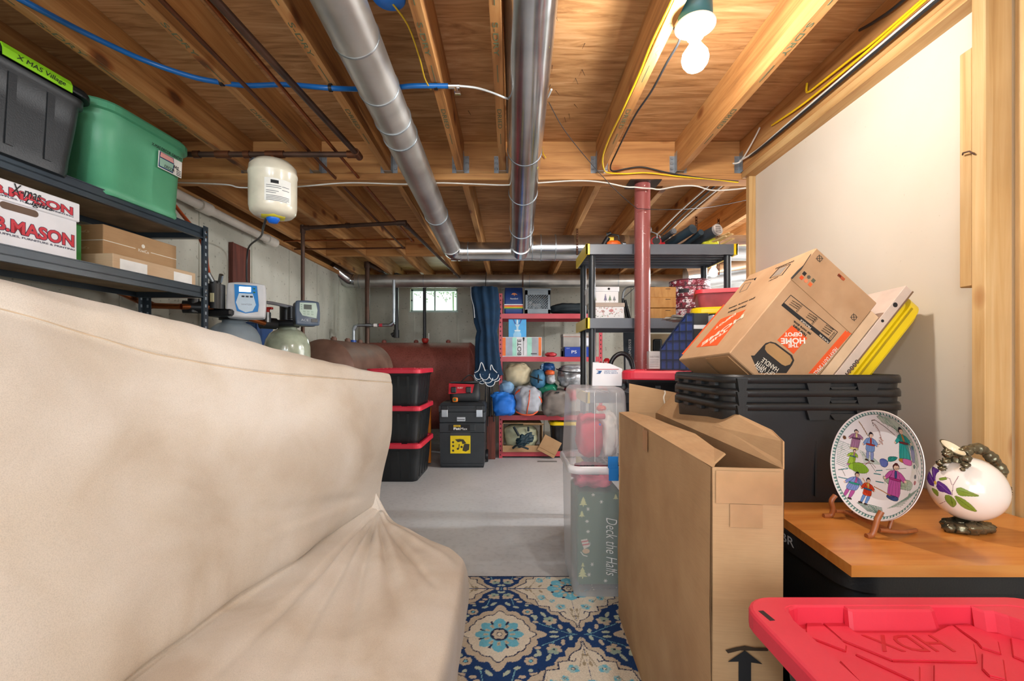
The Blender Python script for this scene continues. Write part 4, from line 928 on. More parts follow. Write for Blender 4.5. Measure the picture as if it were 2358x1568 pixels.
# far end closing: fold the outline inward
out0 = Q[0]; cen = np.array([-.80, 2.30, H-.55]); rr = [out0]
js_ = np.arange(len(out0)); seatrow = np.clip((js_-17.5*16)/12, 0, 1)[:, None]
cen = np.array([-.80, 2.30, H-.42])*(1-seatrow)+np.array([-.60, 2.2, H-1.15])*seatrow
for s, dy in ((.965, .022), (.90, .038), (.78, .045), (.4, .045)):
    g_ = np.exp(-((js_-17.3*16)/16.0)**2)[:, None]
    R_2 = cen+(out0-cen)*(s*(1-.35*g_)); R_2[:, 1] = out0[:, 1]+dy*(1-.8*g_[:, 0]); rr.append(R_2)
mb.grid(np.array(rr[::-1]), True)
part('cover', mb, M_fab, t)
sp = [Vector(Q[i, 7*16]) + Vector((.002, 0, 0)) for i in range(0, Q.shape[0], 3)]
part('piping', MB().tube(sp, .0022, 6), plain('#cdb79c', .9), t)
bk = MB().box((-1.25, .4, .02), (-.42, 1.95, .22), .01)
part('frame', bk, plain('#4a3524', .7), t)
# ================================================= rug
def rug():
    x0, x1, y0, y1 = -.62, .62, 1.35, 2.40; st = .0034
    nx, ny = int((x1-x0)/st), int((y1-y0)/st)
    xs = np.linspace(x0, x1, nx+1); ys = np.linspace(y0, y1, ny+1); X, Y = np.meshgrid(xs, ys, indexing='ij')
    BX, BY, PX, PY = .286, 2.268, .335, .379
    # fold into the quadrant between a cream field centre and a medallion centre
    fx_ = (X-BX)/PX; fy_ = (Y-BY)/PY
    def fold_(a): a = np.abs((a+1) % 2-1); return a
    u = fold_(fx_).ravel()*PX; v = fold_(fy_).ravel()*PY
    rg = np.random.RandomState(2); u = u+rg.normal(0, .0007, u.shape); v = v+rg.normal(0, .0007, v.shape)
    def c(x, y):  # traced point -> quadrant
        px, py = 1000+x/4.9125, 1320+y/4.9125; D = FPX*H/(py-CY); return (abs((px-CX)*D/FPX-BX), abs(D-BY))
    NV, CR, BG, DK, LB, TN, SG = '#0f3a72', '#e4dccb', '#cdbfaa', '#14264f', '#6fc0da', '#a89a80', '#9fb8ab'
    p = Paint(u, v, NV)
    fld = [(825, 190), (885, 225), (960, 262), (975, 300), (1040, 345), (1030, 370), (1110, 375), (1180, 395), (1185, 410), (1275, 430), (1275, 450), (1330, 490), (1400, 500), (1410, 540), (1450, 575), (1530, 580), (1555, 620), (1590, 640), (1600, 665), (1650, 684)]
    q = [c(*a) for a in fld]; q = [(PX+.01 if False else a, b_) for a, b_ in q]
    p.poly([(0, 0)]+q+[(0, q[-1][1])], BG)
    inn = [(905, 190), (985, 240), (1045, 265), (1055, 310), (1140, 318), (1180, 390), (1300, 400), (1310, 452), (1410, 462), (1440, 500), (1500, 540), (1570, 560), (1600, 590), (1620, 636), (1650, 640)]
    q = [c(*a) for a in inn]
    p.poly([(0, 0)]+q+[(0, q[-1][1])], CR); p.line(q, .005, DK)
    for s_ in ([(1440, 500), (1420, 465), (1470, 455), (1490, 480)], [(1040, 350), (1090, 360), (1130, 385), (1110, 400)]): p.line([c(*a) for a in s_], .004, DK)
    # cream field motifs
    for x, y, s in ((1210, 288, .011), (1190, 95, .011), (1430, 402, .014), (1330, 335, .009)):
        a, b_ = c(x, y)
        for k in range(5): p.ell(a+s*math.cos(k*1.257), b_+s*math.sin(k*1.257), s*.75, s*.75, LB if k % 2 else '#a9cfd2')
        p.ell(a, b_, s*.55, s*.55, DK); p.ell(a, b_, s*.36, s*.36, CR)
    for s_ in ([(1080, 180), (1130, 120), (1150, 60)], [(1080, 180), (1020, 190)], [(1100, 240), (1080, 180)], [(1500, 420), (1560, 500), (1620, 560)], [(1560, 500), (1600, 430)], [(1250, 300), (1320, 350)]): p.line([c(*a) for a in s_], .0028, TN)
    for a_ in ((1020, 190, 1060, 170), (1100, 230, 1070, 200), (1180, 180, 1210, 150), (1540, 420, 1560, 460), (1600, 500, 1570, 520)):
        a, b_ = c(*a_[:2]); e, f_ = c(*a_[2:]); p.leaf(a, b_, e, f_, .012, TN)
    # field centre flower
    th = np.arctan2(v, u); r = np.hypot(u, v)
    p.set(r < .088+.020*np.abs(np.cos(4*th)), LB)
    for k in range(0, 3):
        a_ = math.radians(22.5+45*k-22.5*0); p.ell(.066*math.cos(a_), .066*math.sin(a_), .016, .010, BG, a_)
    for a_ in (0, 45, 90): a_ = math.radians(a_); p.leaf(.085*math.cos(a_), .085*math.sin(a_), .050*math.cos(a_), .050*math.sin(a_), .014, '#8fd0e2'); p.ell(.045*math.cos(a_), .045*math.sin(a_), .009, .009, BG)
    for a_ in (22.5, 67.5): a_ = math.radians(a_); p.ell(.092*math.cos(a_), .092*math.sin(a_), .007, .007, DK)
    p.set(r < .037, DK); p.set(r < .026+.003*np.cos(6*th), BG); p.set(r < .0125, DK); p.set(r < .009, CR)
    # navy medallion at (PX,PY)
    du, dv = PX-u, PY-v; th = np.arctan2(dv, du); r = np.hypot(du, dv*.87)
    sc = np.abs(np.cos(8*th)); big = np.maximum(np.cos(4*th), 0)**6
    p.set(r < .152+.012*sc+.034*big, BG); p.set(r < .128+.008*sc+.020*big, DK); p.set(r < .123+.008*sc+.020*big, CR)
    p.set(r < .075+.026*np.abs(np.cos(4*th))**1.5, LB)
    p.set((r < .088) & (r > .062) & (np.abs(np.cos(4*th)) < .22), DK)
    p.set((r < .066) & (r > .044) & (np.abs(np.sin(6*th)) < .6), BG); p.set((r < .060) & (r > .049) & (np.abs(np.sin(6*th)) < .25), TN)
    p.set(r < .038, DK); p.set(r < .028+.003*np.cos(6*th), BG); p.set(r < .0125, DK); p.set(r < .009, CR)
    # flowers and leaves on the navy
    for x, y, s in ((1055, 460, .016),):
        a, b_ = c(x, y)
        for k in range(7): p.ell(a+s*math.cos(k*.898), b_+s*math.sin(k*.898), s*.6, s*.6, BG)
        p.ell(a, b_, s*.62, s*.62, DK); p.ell(a, b_, s*.45, s*.45, LB)
    for s_ in ([(740, 130), (760, 200), (720, 240)], [(870, 300), (900, 380), (930, 420)], [(1130, 560), (1200, 600), (1330, 640), (1500, 700), (1640, 722)], [(1330, 640), (1300, 590)]): p.line([c(*a) for a in s_], .0035, '#7fbccb')
    def fl(x, y, s):
        a, b_ = c(x, y)
        for k in range(6): p.ell(a+s*math.cos(k*1.05+.3), b_+s*math.sin(k*1.05+.3), s*.62, s*.55, BG if k < 4 else SG)
        p.ell(a, b_, s*.6, s*.5, SG); p.ell(a+.002, b_, s*.28, s*.28, DK)
    fl(835, 280, .018); fl(1310, 560, .020)
    for a_ in ((1205, 460, 1260, 520), (1260, 600, 1330, 600), (1150, 500, 1140, 555), (1110, 570, 1180, 580), (1090, 500, 1150, 520), (1300, 690, 1400, 690), (1410, 600, 1440, 660), (1510, 650, 1545, 700), (900, 320, 960, 315), (930, 345, 1000, 345), (800, 350, 860, 390), (890, 400, 960, 415), (780, 90, 840, 110), (760, 150, 800, 165), (700, 200, 740, 215), (780, 205, 820, 200), (1030, 395, 1060, 380)):
        a, b_ = c(*a_[:2]); e, f_ = c(*a_[2:]); p.leaf(a, b_, e, f_, .017, '#bcc9b8' if (a_[0] % 3) else BG)
    edge = (Y.ravel() > y1-.008); p.set(edge, DK)
    Zv = .009+.0012*rg.rand(*X.shape)
    mb = MB(); mb.grid(np.stack([X, Y, Zv], 2), True); mb.col = p.c*(1+rg.normal(0, .06, (len(u), 1)))
    # skirt and the plain hidden remainder
    n0 = len(mb.v)
    ex = [(x0, y1, .0), (x1, y1, 0), (x1, y1, .0095), (x0, y1, .0095)]
    mb.add(ex, [[3, 2, 1, 0]]); mb.col = np.concatenate([mb.col, np.tile(np.array(lin(DK)), (4, 1))])
    return mb
rmb = rug()
# the rest of the rug, coarser, where other things cover it
ro = thing('area_rug', 'navy and cream rug with medallions and flowers on the floor', 'rug', (0, 1.9, 0))
part('pile', rmb, M_rug, ro)
part('backing', MB().box((-1.1, .2, .001), (.95, 1.349, .0095), 0).box((-1.1, 1.35, .001), (-.621, 2.4, .0095)).box((.621, 1.35, .001), (.95, 2.4, .0095)), plain('#20406e', .95, var=.4), ro)
# ================================================= back of the room
HDX = 'HDX'
for k, (z, l) in enumerate(((0, 'bottom'), (.352, 'middle'), (.704, 'top'))):
    tote('storage_tote', 'black tote with red lid, '+l+' of the stack of three beside the futon', -1.10, 4.60, z, .52, .70, .368, rot=-1.0, group='stack of three red-lidded totes', word='HDX', wordside=-.16)
solo('orange_board', MB().box((-.93, 5.02, .02), (-.885, 5.05, .68), .004), plain('#f08a1c', .5), 'thin orange board standing behind the stack of three red-lidded totes', 'board')
# tool chest
t = thing('tool_chest', 'black rolling tool chest with two silver latches and a yellow sticker', 'tool box', (-.53, 5.06, 0))
x0, x1, yf, yk = -.765, -.285, 4.88, 5.24
M_tb = m_plastic('tool_chest_plastic', '#23282c', '#30363b', .5, .4)
part('lower_bin', MB().loft([[Vector((x, y, z)) for x, y in ((x0+s, yf+s), (x1-s, yf+s), (x1-s, yk-s), (x0+s, yk-s))] for z, s in ((0.0, .012), (.02, .006), (.36, 0), (.375, .0))], smooth=False).box((x0+.02, yf-.006, .02), (x1-.02, yf, .045), .003), M_tb, t)
part('middle_tray', MB().box((x0-.004, yf-.008, .377), (x1+.004, yk, .482), .006).box((x0+.10, yf-.014, .40), (x1-.10, yf-.008, .465), .003), M_tb, t)
part('upper_box', MB().box((x0-.004, yf-.006, .484), (x1+.004, yk, .60), .006).box((x0-.012, yf+.03, .50), (x0, yf+.10, .60), .003).box((x1, yf+.03, .50), (x1+.012, yf+.10, .60), .003), M_tb, t)
part('chest_lid', MB().loft([[Vector((x, y, z)) for x, y in ((x0+s, yf+s), (x1-s, yf+s), (x1-s, yk-s), (x0+s, yk-s))] for z, s in ((.602, -.008), (.66, -.008), (.69, .012), (.70, .03))], smooth=False).box((x0+.1, yf-.013, .64), (x1-.1, yf-.005, .665), .003), M_tb, t)
for x in (x0+.055, x1-.055-.0):
    l = part('latch', MB().box((x-.033, yf-.022, .545), (x+.033, yf-.010, .625), .003), plain('#b8bcc2', .3, .9), t, 'silver latch')
    part('latch_hinge', MB().box((x-.036, yf-.016, .622), (x+.036, yf-.006, .665), .003), BLACK, l)
part('lock_plate', MB().box((-.58, yf-.014, .50), (-.49, yf-.006, .545), .002), plain('#b9bec4', .4, .5), t, 'grey printed plate')
panel(t, 'label_mark', (-.575, yf-.0145, .516), (1, 0, 0), (0, 0, 1), .08, .006, INK)
panel(t, 'label', (-.66, yf-.0145, .40), (1, 0, 0), (0, 0, 1), .22, .065, INK)
panel(t, 'label', (-.615, yf-.0155, .440), (1, 0, 0), (0, 0, 1), .075, .020, plain('#f0c81e', .5))
text(t, 'STANLEY', (-.608, yf-.0165, .444), (1, 0, 0), (0, 0, 1), .06, .011, INK, bold=.02)
text(t, 'Fat', (-.615, yf-.0158, .408), (1, 0, 0), (0, 0, 1), .07, .027, WHITE, bold=.06); text(t, 'Max', (-.54, yf-.0158, .408), (1, 0, 0), (0, 0, 1), .072, .026, WHITE, bold=-.0)
panel(t, 'sticker', (-.65, yf-.0035, .345), (1, 0, 0), (0, 0, 1), .21, .035, plain('#3a3a3c', .5))
st = panel(t, 'sticker', (-.65, yf-.003, .155), (1, 0, 0), (0, 0, 1), .215, .19, plain('#f1d400', .45), label='yellow product sticker')
for pts in ([(.05, .15), (.10, .155), (.14, .15), (.17, .11), (.13, .10), (.12, .13), (.08, .12)], [(.13, .03), (.165, .02), (.20, .04), (.205, .10), (.15, .105), (.135, .06)], [(.09, .10), (.10, .10), (.095, .05), (.088, .05)]):
    polypanel(t, 'sticker_picture', (-.65, yf-.0042, .155), (1, 0, 0), (0, 0, 1), pts, plain('#3b3524', .5))
for x, z in ((.08, .05), (.12, .07), (.03, .12), (.03, .08), (.03, .03)):
    part('sticker_picture', MB().tube([(-.65+x, yf-.0036, .155+z), (-.65+x, yf-.0046, .155+z)], .012, 14), plain('#3b3524', .5), t)
for x in (x0-.012, x1+.012):
    part('wheel', MB().tube([(x-.012, yk-.05, .07), (x+.012, yk-.05, .07)], .07, 20), BLACK, t)
mb = MB()
# tool bag: soft body with rigid mouth
t = thing('tool_bag', 'black and red tool bag on top of the tool chest', 'tool bag', (-.50, 5.03, .705))
bx0, bx1 = -.665, -.345
rings = []
for z, sx, sy in ((0, .92, .80), (.015, 1, .92), (.07, 1.02, .98), (.13, .97, .72), (.18, .95, .38), (.20, .93, .24)):
    rings.append([Vector((-.505+x*sx, 5.03+y*sy, .705+z)) for x, y, _ in [v[:] for v in rrect(.32, .22, .05)]])
part('body', MB().loft(rings), plain('#26292c', .55, bump=.4, bscale=120), t)
part('front_panel', MB().add([(-.675, 4.915, .79), (-.42, 4.915, .80), (-.40, 4.945, .89), (-.675, 4.955, .90), (-.675, 4.925, .79), (-.42, 4.925, .80), (-.40, 4.955, .89), (-.675, 4.965, .90)], [[0, 1, 2, 3], [7, 6, 5, 4], [0, 4, 5, 1], [1, 5, 6, 2], [2, 6, 7, 3], [3, 7, 4, 0]]), plain('#c81e30', .5), t, 'red front panel')
text(t, 'HUSKY', (-.58, 4.930, .845), (1, 0, 0), (0, .3, 1), .06, .018, WHITE)
for x in (-.62, -.46): part('pocket', MB().box((x-.028, 4.905, .80), (x+.028, 4.93, .865), .006), BLACK, t)
part('top_frame', MB().tube([(-.66, 4.98, .905), (-.35, 4.98, .915), (-.35, 5.07, .915), (-.66, 5.07, .905), (-.66, 4.98, .905)], .009, 8), BLACK, t)
part('handle', MB().tube(smoothpath([(-.55, 5.02, .915), (-.51, 5.02, .955), (-.47, 5.02, .985), (-.435, 5.02, .985), (-.41, 5.02, .955), (-.40, 5.02, .92)], 6), .006, 8), BLACK, t)
t = thing('tape_measure', 'small orange tape measure in front of the tool bag', 'tape measure', (-.60, 4.90, .703))
part('case', MB().box((-.632, 4.885, .703), (-.572, 4.915, .753), .014, seg=3), plain('#f08020', .4), t); part('hub', MB().tube([(-.604, 4.884, .73), (-.604, 4.880, .73)], .016, 16), plain('#3f6b3c', .5), t)
# patio umbrella hung head down
M_navy = plain('#12334f', .9, var=.15, bump=.3, bscale=30)
t = thing('patio_umbrella', 'closed navy patio umbrella with white scalloped trim hanging head down beside the red shelf', 'umbrella', (-.28, 5.32, .12))
P_ = []; nv = 72
for i, (z, r, cx_) in enumerate([(H+.862, .14, -.31), (H+.8, .15, -.31), (H+.6, .14, -.29), (H+.45, .125, -.285), (H+.35, .10, -.28), (H+.28, .115, -.28), (H+.15, .125, -.28), (H+0, .135, -.275), (H-.1, .14, -.27), (H-.16, .15, -.27)]):
    row = []
    for k in range(nv):
        a_ = 2*PI*k/nv; q = r*(1+.16*math.sin(a_*9+z*2)+.06*math.sin(a_*4+z*9)); row.append((cx_+q*math.cos(a_), 5.32+q*.7*math.sin(a_), z))
    P_.append(row)
part('canopy', MB().grid(np.array(P_), True, closeu=True), M_navy, t)
trim = MB(); can = MB()
for k, (x, y, z, w_, h_) in enumerate([(-.37, 5.19, H-.15, .10, .07), (-.30, 5.18, H-.14, .11, .09), (-.20, 5.19, H-.15, .11, .08), (-.36, 5.20, H-.19, .10, .05), (-.27, 5.185, H-.19, .12, .07), (-.18, 5.20, H-.19, .10, .05), (-.24, 5.18, H-.23, .11, .07), (-.33, 5.20, H-.225, .08, .04)]):
    arc = [(x+w_/2*math.cos(PI+PI*q/10), y, z+h_*.8*math.sin(PI+PI*q/10)) for q in range(11)]
    trim.tube(arc, .0055, 6); can.add([(p[0], p[1]+.003, p[2]) for p in arc]+[(x+w_/2, y+.02, z+.05), (x-w_/2, y+.02, z+.05)], [list(range(13))])
trim.tube(smoothpath([(-.415, 5.19, H-.13), (-.37, 5.185, H-.10), (-.345, 5.18, H-.02), (-.325, 5.18, H-.03), (-.295, 5.18, H-.11)], 5), .0055, 6)
trim.tube(smoothpath([(-.235, 5.18, H-.10), (-.232, 5.18, H-.05), (-.22, 5.18, H-.045), (-.20, 5.18, H-.09), (-.16, 5.19, H-.13)], 5), .0055, 6)
part('valance', can, M_navy, t); part('trim', trim, plain('#dfe3e6', .8), t, 'white trim')
part('trim', MB().tube(smoothpath([(-.468, 5.30, H+.87), (-.462, 5.28, H+.75), (-.43, 5.25, H+.62), (-.42, 5.24, H+.5)], 5), .005, 6), plain('#dfe3e6', .8), t)
part('pole', MB().tube([(-.245, 5.32, H-1.02), (-.245, 5.32, H+.0)], .017, 14), plain('#1c1e22', .35), t)
part('ribs', MB().tube([(-.31, 5.30, H-.72), (-.29, 5.31, H-.2)], .008, 8).tube([(-.20, 5.30, H-.70), (-.215, 5.31, H-.2)], .008, 8).tube([(-.27, 5.27, H-.75), (-.27, 5.28, H-.2)], .006, 8), plain('#26292e', .4), t)
part('cord', MB().tube([(-.30, 5.32, H+.86), (-.30, 5.50, H+1.078)], .004, 6), WIREK, t)
solo('timber_post', MB().box((-.285, 5.30, 0), (-.185, 5.40, .50), .004), M_redwood, 'short red-brown timber standing between tool chest and red shelf', 'post')
# ------------------------------------------------ red steel shelf
M_red = m_plastic('red_enamel', '#b23a45', '#c64753', .4, .1)
t = thing('shelving_unit', 'red slotted steel shelf against the back wall, filled with bags and boxes', 'shelf', (.47, 5.6, 0)); RS = t
rx0, rx1, ry0, ry1 = -.145, 1.075, 5.37, 5.82
for x, sx in ((rx0, 1), (rx1, -1)):
    for y, sy in ((ry0, 1), (ry1, -1)):
        m = MB().box((x, y, 0), (x+sx*.042, y+sy*.002, H+.80)).box((x, y, 0), (x+sx*.002, y+sy*.042, H+.80)); p = part('post', m, M_red, t)
        s_ = MB(); z = .03
        while z < H+.78: s_.box((x+sx*.014, y-.001, z), (x+sx*.026, y+.001, z+.018)); z += .052
        part('slots', s_, plain('#3a1216', .7), p)
for zt in (H+.562, H+.055, H-.635, H-1.06):
    part('shelf_beam', MB().box((rx0+.02, ry0+.002, zt-.058), (rx1-.02, ry0+.008, zt)).box((rx0+.02, ry1-.008, zt-.058), (rx1-.02, ry1-.002, zt)).box((rx0+.003, ry0+.02, zt-.058), (rx0+.01, ry1-.02, zt)).box((rx1-.01, ry0+.02, zt-.058), (rx1-.003, ry1-.02, zt)), M_red, t)
    part('shelf_board', MB().box((rx0+.012, ry0+.01, zt-.02), (rx1-.012, ry1-.01, zt-.002)), plain('#7a5a44', .8), t)
Z1, Z2, Z3, Z4 = H+.5605, H+.0535, H-.6365, H-1.0615
# top shelf
t = thing('insulated_bag', 'navy insulated shopping bag with rainbow stripe, top of the red shelf', 'bag', (.035, 5.5, Z1))
rings = [[Vector((.030+x*sx, 5.50+y*sy, Z1+z)) for x, y, _ in [v[:] for v in rrect(.225, .17, .02)]] for z, sx, sy in ((0, .96, .9), (.02, 1, 1), (.14, 1.0, 1.02), (.24, .98, .85), (.30, .95, .55), (.325, .93, .2))]
part('body', MB().loft(rings), plain('#1c3f80', .45, bump=.3, bscale=20), t)
for z, c_ in ((.118, '#f2f2f2'), (.106, '#cc3326'), (.094, '#ef8a1d'), (.083, '#e9da2a'), (.074, '#3d8f4a')): panel(t, 'stripe', (-.080, 5.4126, Z1+z-.012), (1, 0, 0), (0, 0, 1), .22, .012, plain(c_, .5))
polypanel(t, 'emblem', (.0, 5.422, Z1+.215), (1, 0, 0), (0, .25, 1), [(0, .02), (.02, .04), (.045, .04), (.07, .025), (.075, .012), (.05, .02), (.04, 0), (.03, .018), (.012, .018)], plain('#d88a5a', .5))
text(t, 'Hannaford', (-.01, 5.419, Z1+.175), (1, 0, 0), (0, .1, 1), .09, .020, WHITE)
M_crate = plain('#7d8890', .4)
t = thing('milk_crate', 'grey plastic milk crate with lattice sides, top of the red shelf', 'crate', (.305, 5.53, Z1))
cx0, cx1, cy0, cy1, cz = .165, .465, 5.385, 5.68, .30
mb = MB()
for a, b_ in (((cx0, cy0, 0), (cx0+.03, cy0+.006, cz)), ((cx1-.03, cy0, 0), (cx1, cy0+.006, cz)), ((cx0, cy0, 0), (cx1, cy0+.006, .055)), ((cx0, cy0, cz-.075), (cx1, cy0+.006, cz)), ((cx0, cy0, 0), (cx0+.006, cy1, cz)), ((cx1-.006, cy0, 0), (cx1, cy1, cz)), ((cx0, cy1-.006, 0), (cx1, cy1, cz)), ((cx0, cy0, 0), (cx1, cy1, .006)), ((cx0-.006, cy0-.006, cz-.02), (cx1+.006, cy0+.004, cz)), ((cx0-.004, cy0-.004, .05), (cx1+.004, cy0, .06))):
    mb.box(Vector(a)+Vector((0, 0, Z1)), Vector(b_)+Vector((0, 0, Z1)), .001)
part('frame', mb, M_crate, t)
mb = MB()
for k in range(-6, 10):
    for s in (1, -1):
        p = []
        x = cx0+.03+k*.03
        a = Vector((x, cy0+.003, Z1+.055)); b_ = Vector((x+s*.17, cy0+.003, Z1+.225)); lo, hi = cx0+.03, cx1-.03
        d = b_-a; t0 = 0; t1_ = 1
        for bound, lower in ((lo, True), (hi, False)):
            if d.x:
                tt = (bound-a.x)/d.x
                if (d.x > 0) == lower: t0 = max(t0, tt)
                else: t1_ = min(t1_, tt)
        if t1_ > t0: mb.tube([a+d*t0, a+d*t1_], .0034, 5)
part('lattice', mb, M_crate, t)
solo('spray_can', MB().tube([(.225, 5.5, Z1+.007), (.225, 5.5, Z1+.16)], .03, 20), plain('#e4e4e6', .4), 'white can inside the grey milk crate', 'can')
solo('notebook', MB().box((.25, 5.45, Z1+.007), (.36, 5.48, Z1+.13), .004), plain('#d9dde0', .6), 'pale box leaning inside the grey milk crate', 'box')
solo('duffel_bag', blob((.73, 5.56, Z1+.075), (.25, .15, .075), .75, .08, 8, 4), plain('#1a262d', .7, bump=.3), 'black duffel bag on the right of the top red shelf', 'bag')
# second shelf
t = carton('striped_box', 'grey, mint and orange striped box on the second red shelf', (.125, 5.50, Z2), (.475, .20, .235), mat=plain('#dedee2', .6))
for a, b_, c_ in ((0, .045, '#ef7d3c'), (.045, .125, '#a8afc0'), (.125, .175, '#a5ddcb'), (.30, .355, '#a5ddcb'), (.355, .435, '#a7a9b0'), (.435, .468, '#ef7d3c')): panel(t, 'stripe', (-.235+a, -.1008, .012), (1, 0, 0), (0, 0, 1), b_-a, .217, plain(c_, .6))
text(t, 'BOTE', (-.005, -.102, .02), (0, 0, 1), (-1, 0, 0), .19, .045, INK)
tb_ = [o for o in COL.objects][-1]
panel(t, 'paddle', (.022, -.102, .02), (1, 0, 0), (0, 0, 1), .003, .17, INK); polypanel(t, 'paddle', (.0235, -.102, .185), (1, 0, 0), (0, 0, 1), [(-.004, 0), (.004, 0), (.011, .035), (.008, .045), (-.008, .045), (-.011, .035)], INK)
panel(t, 'barcode', (.11, -.1022, .03), (1, 0, 0), (0, 0, 1), .07, .014, plain('#54565c', .6))
t = carton('blue_box', 'bright sky-blue box with pale bottle picture standing on the striped box', (.075, 5.50, Z2+.2355), (.212, .12, .215), mat=plain('#1f9fe0', .35))
for pts, c_ in (([(-.05, 0), (.045, 0), (.045, .035), (.028, .07), (-.028, .07), (-.05, .035)], '#8fc6e6'), ([(-.035, .07), (.035, .07), (.035, .085), (-.035, .085)], '#dfeef6'), ([(-.012, .085), (.012, .085), (.012, .12), (.028, .15), (-.028, .15), (-.012, .12)], '#b9dbee'), ([(-.03, .155), (-.055, .21), (-.04, .21), (-.018, .16)], '#1d4c9a'), ([(-.01, .155), (-.01, .21), (.008, .21), (.008, .155)], '#d9eefa'), ([(.03, .155), (.055, .21), (.04, .21), (.018, .16)], '#1d4c9a')):
    polypanel(t, 'box_picture', (0, -.0612, 0), (1, 0, 0), (0, 0, 1), pts, plain(c_, .4))
solo('packaged_toy', blob((.475, 5.46, Z2+.028), (.07, .05, .028), .9, .1, 9, 6), plain('#c93c44', .25), 'small red blister-packed item on the second red shelf', 'package')
t = carton('console_box', 'blue game console box at the right of the second red shelf', (.81, 5.50, Z2), (.36, .28, .115), mat=plain('#1c3fa0', .35))
text(t, 'PS', (-.10, -.1412, .04), (1, 0, 0), (0, 0, 1), .06, .035, WHITE); text(t, 'SONY', (-.16, -.1412, .093), (1, 0, 0), (0, 0, 1), .04, .012, plain('#b8c4e4', .5)); panel(t, 'stripe', (.10, -.1412, .01), (1, 0, 0), (0, 0, 1), .07, .095, plain('#3e62c4', .4))
t = carton('grey_box', 'grey parcel box stacked on the blue console box', (.79, 5.51, Z2+.116), (.35, .26, .155), mat=plain('#9a9894', .6), lid=.03, lidmat=plain('#a8a19a', .6))
panel(t, 'label', (.02, -.1312, .015), (1, 0, 0), (0, 0, 1), .12, .09, plain('#d6dae4', .6)); panel(t, 'label_mark', (-.17, -.1312, .118), (1, 0, 0), (0, 0, 1), .33, .004, plain('#b8543a', .6))
solo('small_box', MB().box((.60, 5.44, Z2), (.625, 5.52, Z2+.10), .002).box((.60, 5.44, Z2), (.66, 5.445, Z2+.07)), plain('#6a6f76', .6), 'small grey box left of the blue console box', 'box')
# third shelf: sacks (x, z centre relative, radii)
sk = lambda **k: None
def sack(name, label, c, r, m, seed, ex=.72, amp=.07, fold=0, extra=None, R=None):
    t = thing(name, label, 'bag', (c[0], c[1], c[2]-r[2])); part('body', blob(c, r, ex, amp, 9, seed, fold=fold, R=R), m, t)
    return t
Cp = lambda px, py, D: W(px, py, D)
cloth = lambda c_, r=.6, v=.1: plain(c_, r, var=v, bump=.5, bscale=14)
t = sack('storage_sack', 'grey tent sack with orange zip, centre of the third red shelf', Cp(1215, 921, 5.33), (.155, .2, .165), cloth('#a9aeb8'), 1, .7)
part('zip', MB().tube(smoothpath([(.215, 5.22, H-.31), (.205, 5.13, H-.38), (.198, 5.125, H-.46), (.185, 5.14, H-.53), (.178, 5.19, H-.60)], 5), .006, 6), plain('#e2582a', .6), t, 'orange zip'); part('strap', MB().tube(smoothpath([(.05, 5.25, H-.42), (.06, 5.22, H-.36), (.10, 5.2, H-.33)], 5), .012, 8).tube(smoothpath([(.31, 5.18, H-.40), (.34, 5.2, H-.44), (.345, 5.22, H-.47)], 5), .011, 8).tube(smoothpath([(.06, 5.2, H-.575), (.12, 5.15, H-.60), (.19, 5.14, H-.605), (.25, 5.16, H-.60), (.30, 5.2, H-.57)], 5), .008, 8), plain('#e2582a', .6), t, 'orange strap')
t = sack('storage_sack', 'brown-grey squarish sack right of the grey tent sack', Cp(1279, 927, 5.36), (.155, .2, .15), cloth('#7b736d'), 2, .5); part('pull_tab', MB().box((.51, 5.16, H-.36), (.545, 5.19, H-.345)), BLACK, t)
t = sack('storage_sack', 'bright blue sack hanging over the left post of the red shelf', Cp(1161, 931, 5.28), (.13, .17, .125), cloth('#1b6fd0'), 3, .55); part('flap', blob(W(1152, 912, 5.25), (.105, .1, .05), .8, .1, 8, 5), cloth('#2a80e0'), t)
t = sack('storage_sack', 'pale blue sack above the bright blue one', Cp(1167, 892, 5.45), (.095, .15, .09), cloth('#7fa6c8'), 4, .7)
t = sack('storage_sack', 'round tan duffel, upper left of the third red shelf', Cp(1192, 863, 5.5), (.165, .2, .15), cloth('#c9bd9d'), 5, .8, .05); part('piping', MB().tube(smoothpath([(-.07, 5.38, H-.18), (-.065, 5.35, H-.08), (.0, 5.33, H-.035), (.08, 5.32, H-.022), (.16, 5.34, H-.04)], 6), .003, 6), plain('#5b5747', .8), t)
t = sack('sleeping_bag', 'blue ball-shaped compressed bag with black crossed straps', Cp(1239, 872, 5.40), (.095, .15, .115), cloth('#3c7396'), 6, .85, .03)
part('strap', MB().tube([(.315+.0, 5.25+.1*abs(k/6)**2, H-.205+.11*k/6) for k in range(-6, 7)], .010, 6).tube([(.315+.09*k/6, 5.25+.1*abs(k/6)**2, H-.205-.03*k/6) for k in range(-6, 7)], .010, 6), BLACK, t, 'black straps')
t = sack('sleeping_bag', 'dark blue shiny rolled sleeping bag at the top of the third red shelf', Cp(1261, 847, 5.48), (.088, .15, .062), plain('#1c4c82', .3, bump=.4, bscale=12), 7, .85); text(t, 'Eureka', (.37, 5.325, H-.10), (.15, 0, 1), (-1, 0, 0), .075, .035, plain('#9cc0e4', .5))
t = sack('stuff_sack', 'small grey and orange stuff sack below the dark blue roll', Cp(1267, 872, 5.38), (.058, .13, .062), cloth('#a4a7ac'), 8, .7); part('cap', blob(W(1266, 858, 5.33), (.055, .07, .032), .8, .05, 8, 9), plain('#d9602c', .5), t, 'orange top')
t = sack('stuff_sack', 'shiny green stuff sack behind the grey tent sack', Cp(1261, 895, 5.47), (.115, .13, .08), plain('#167a5c', .3, bump=.4, bscale=12), 10, .7)
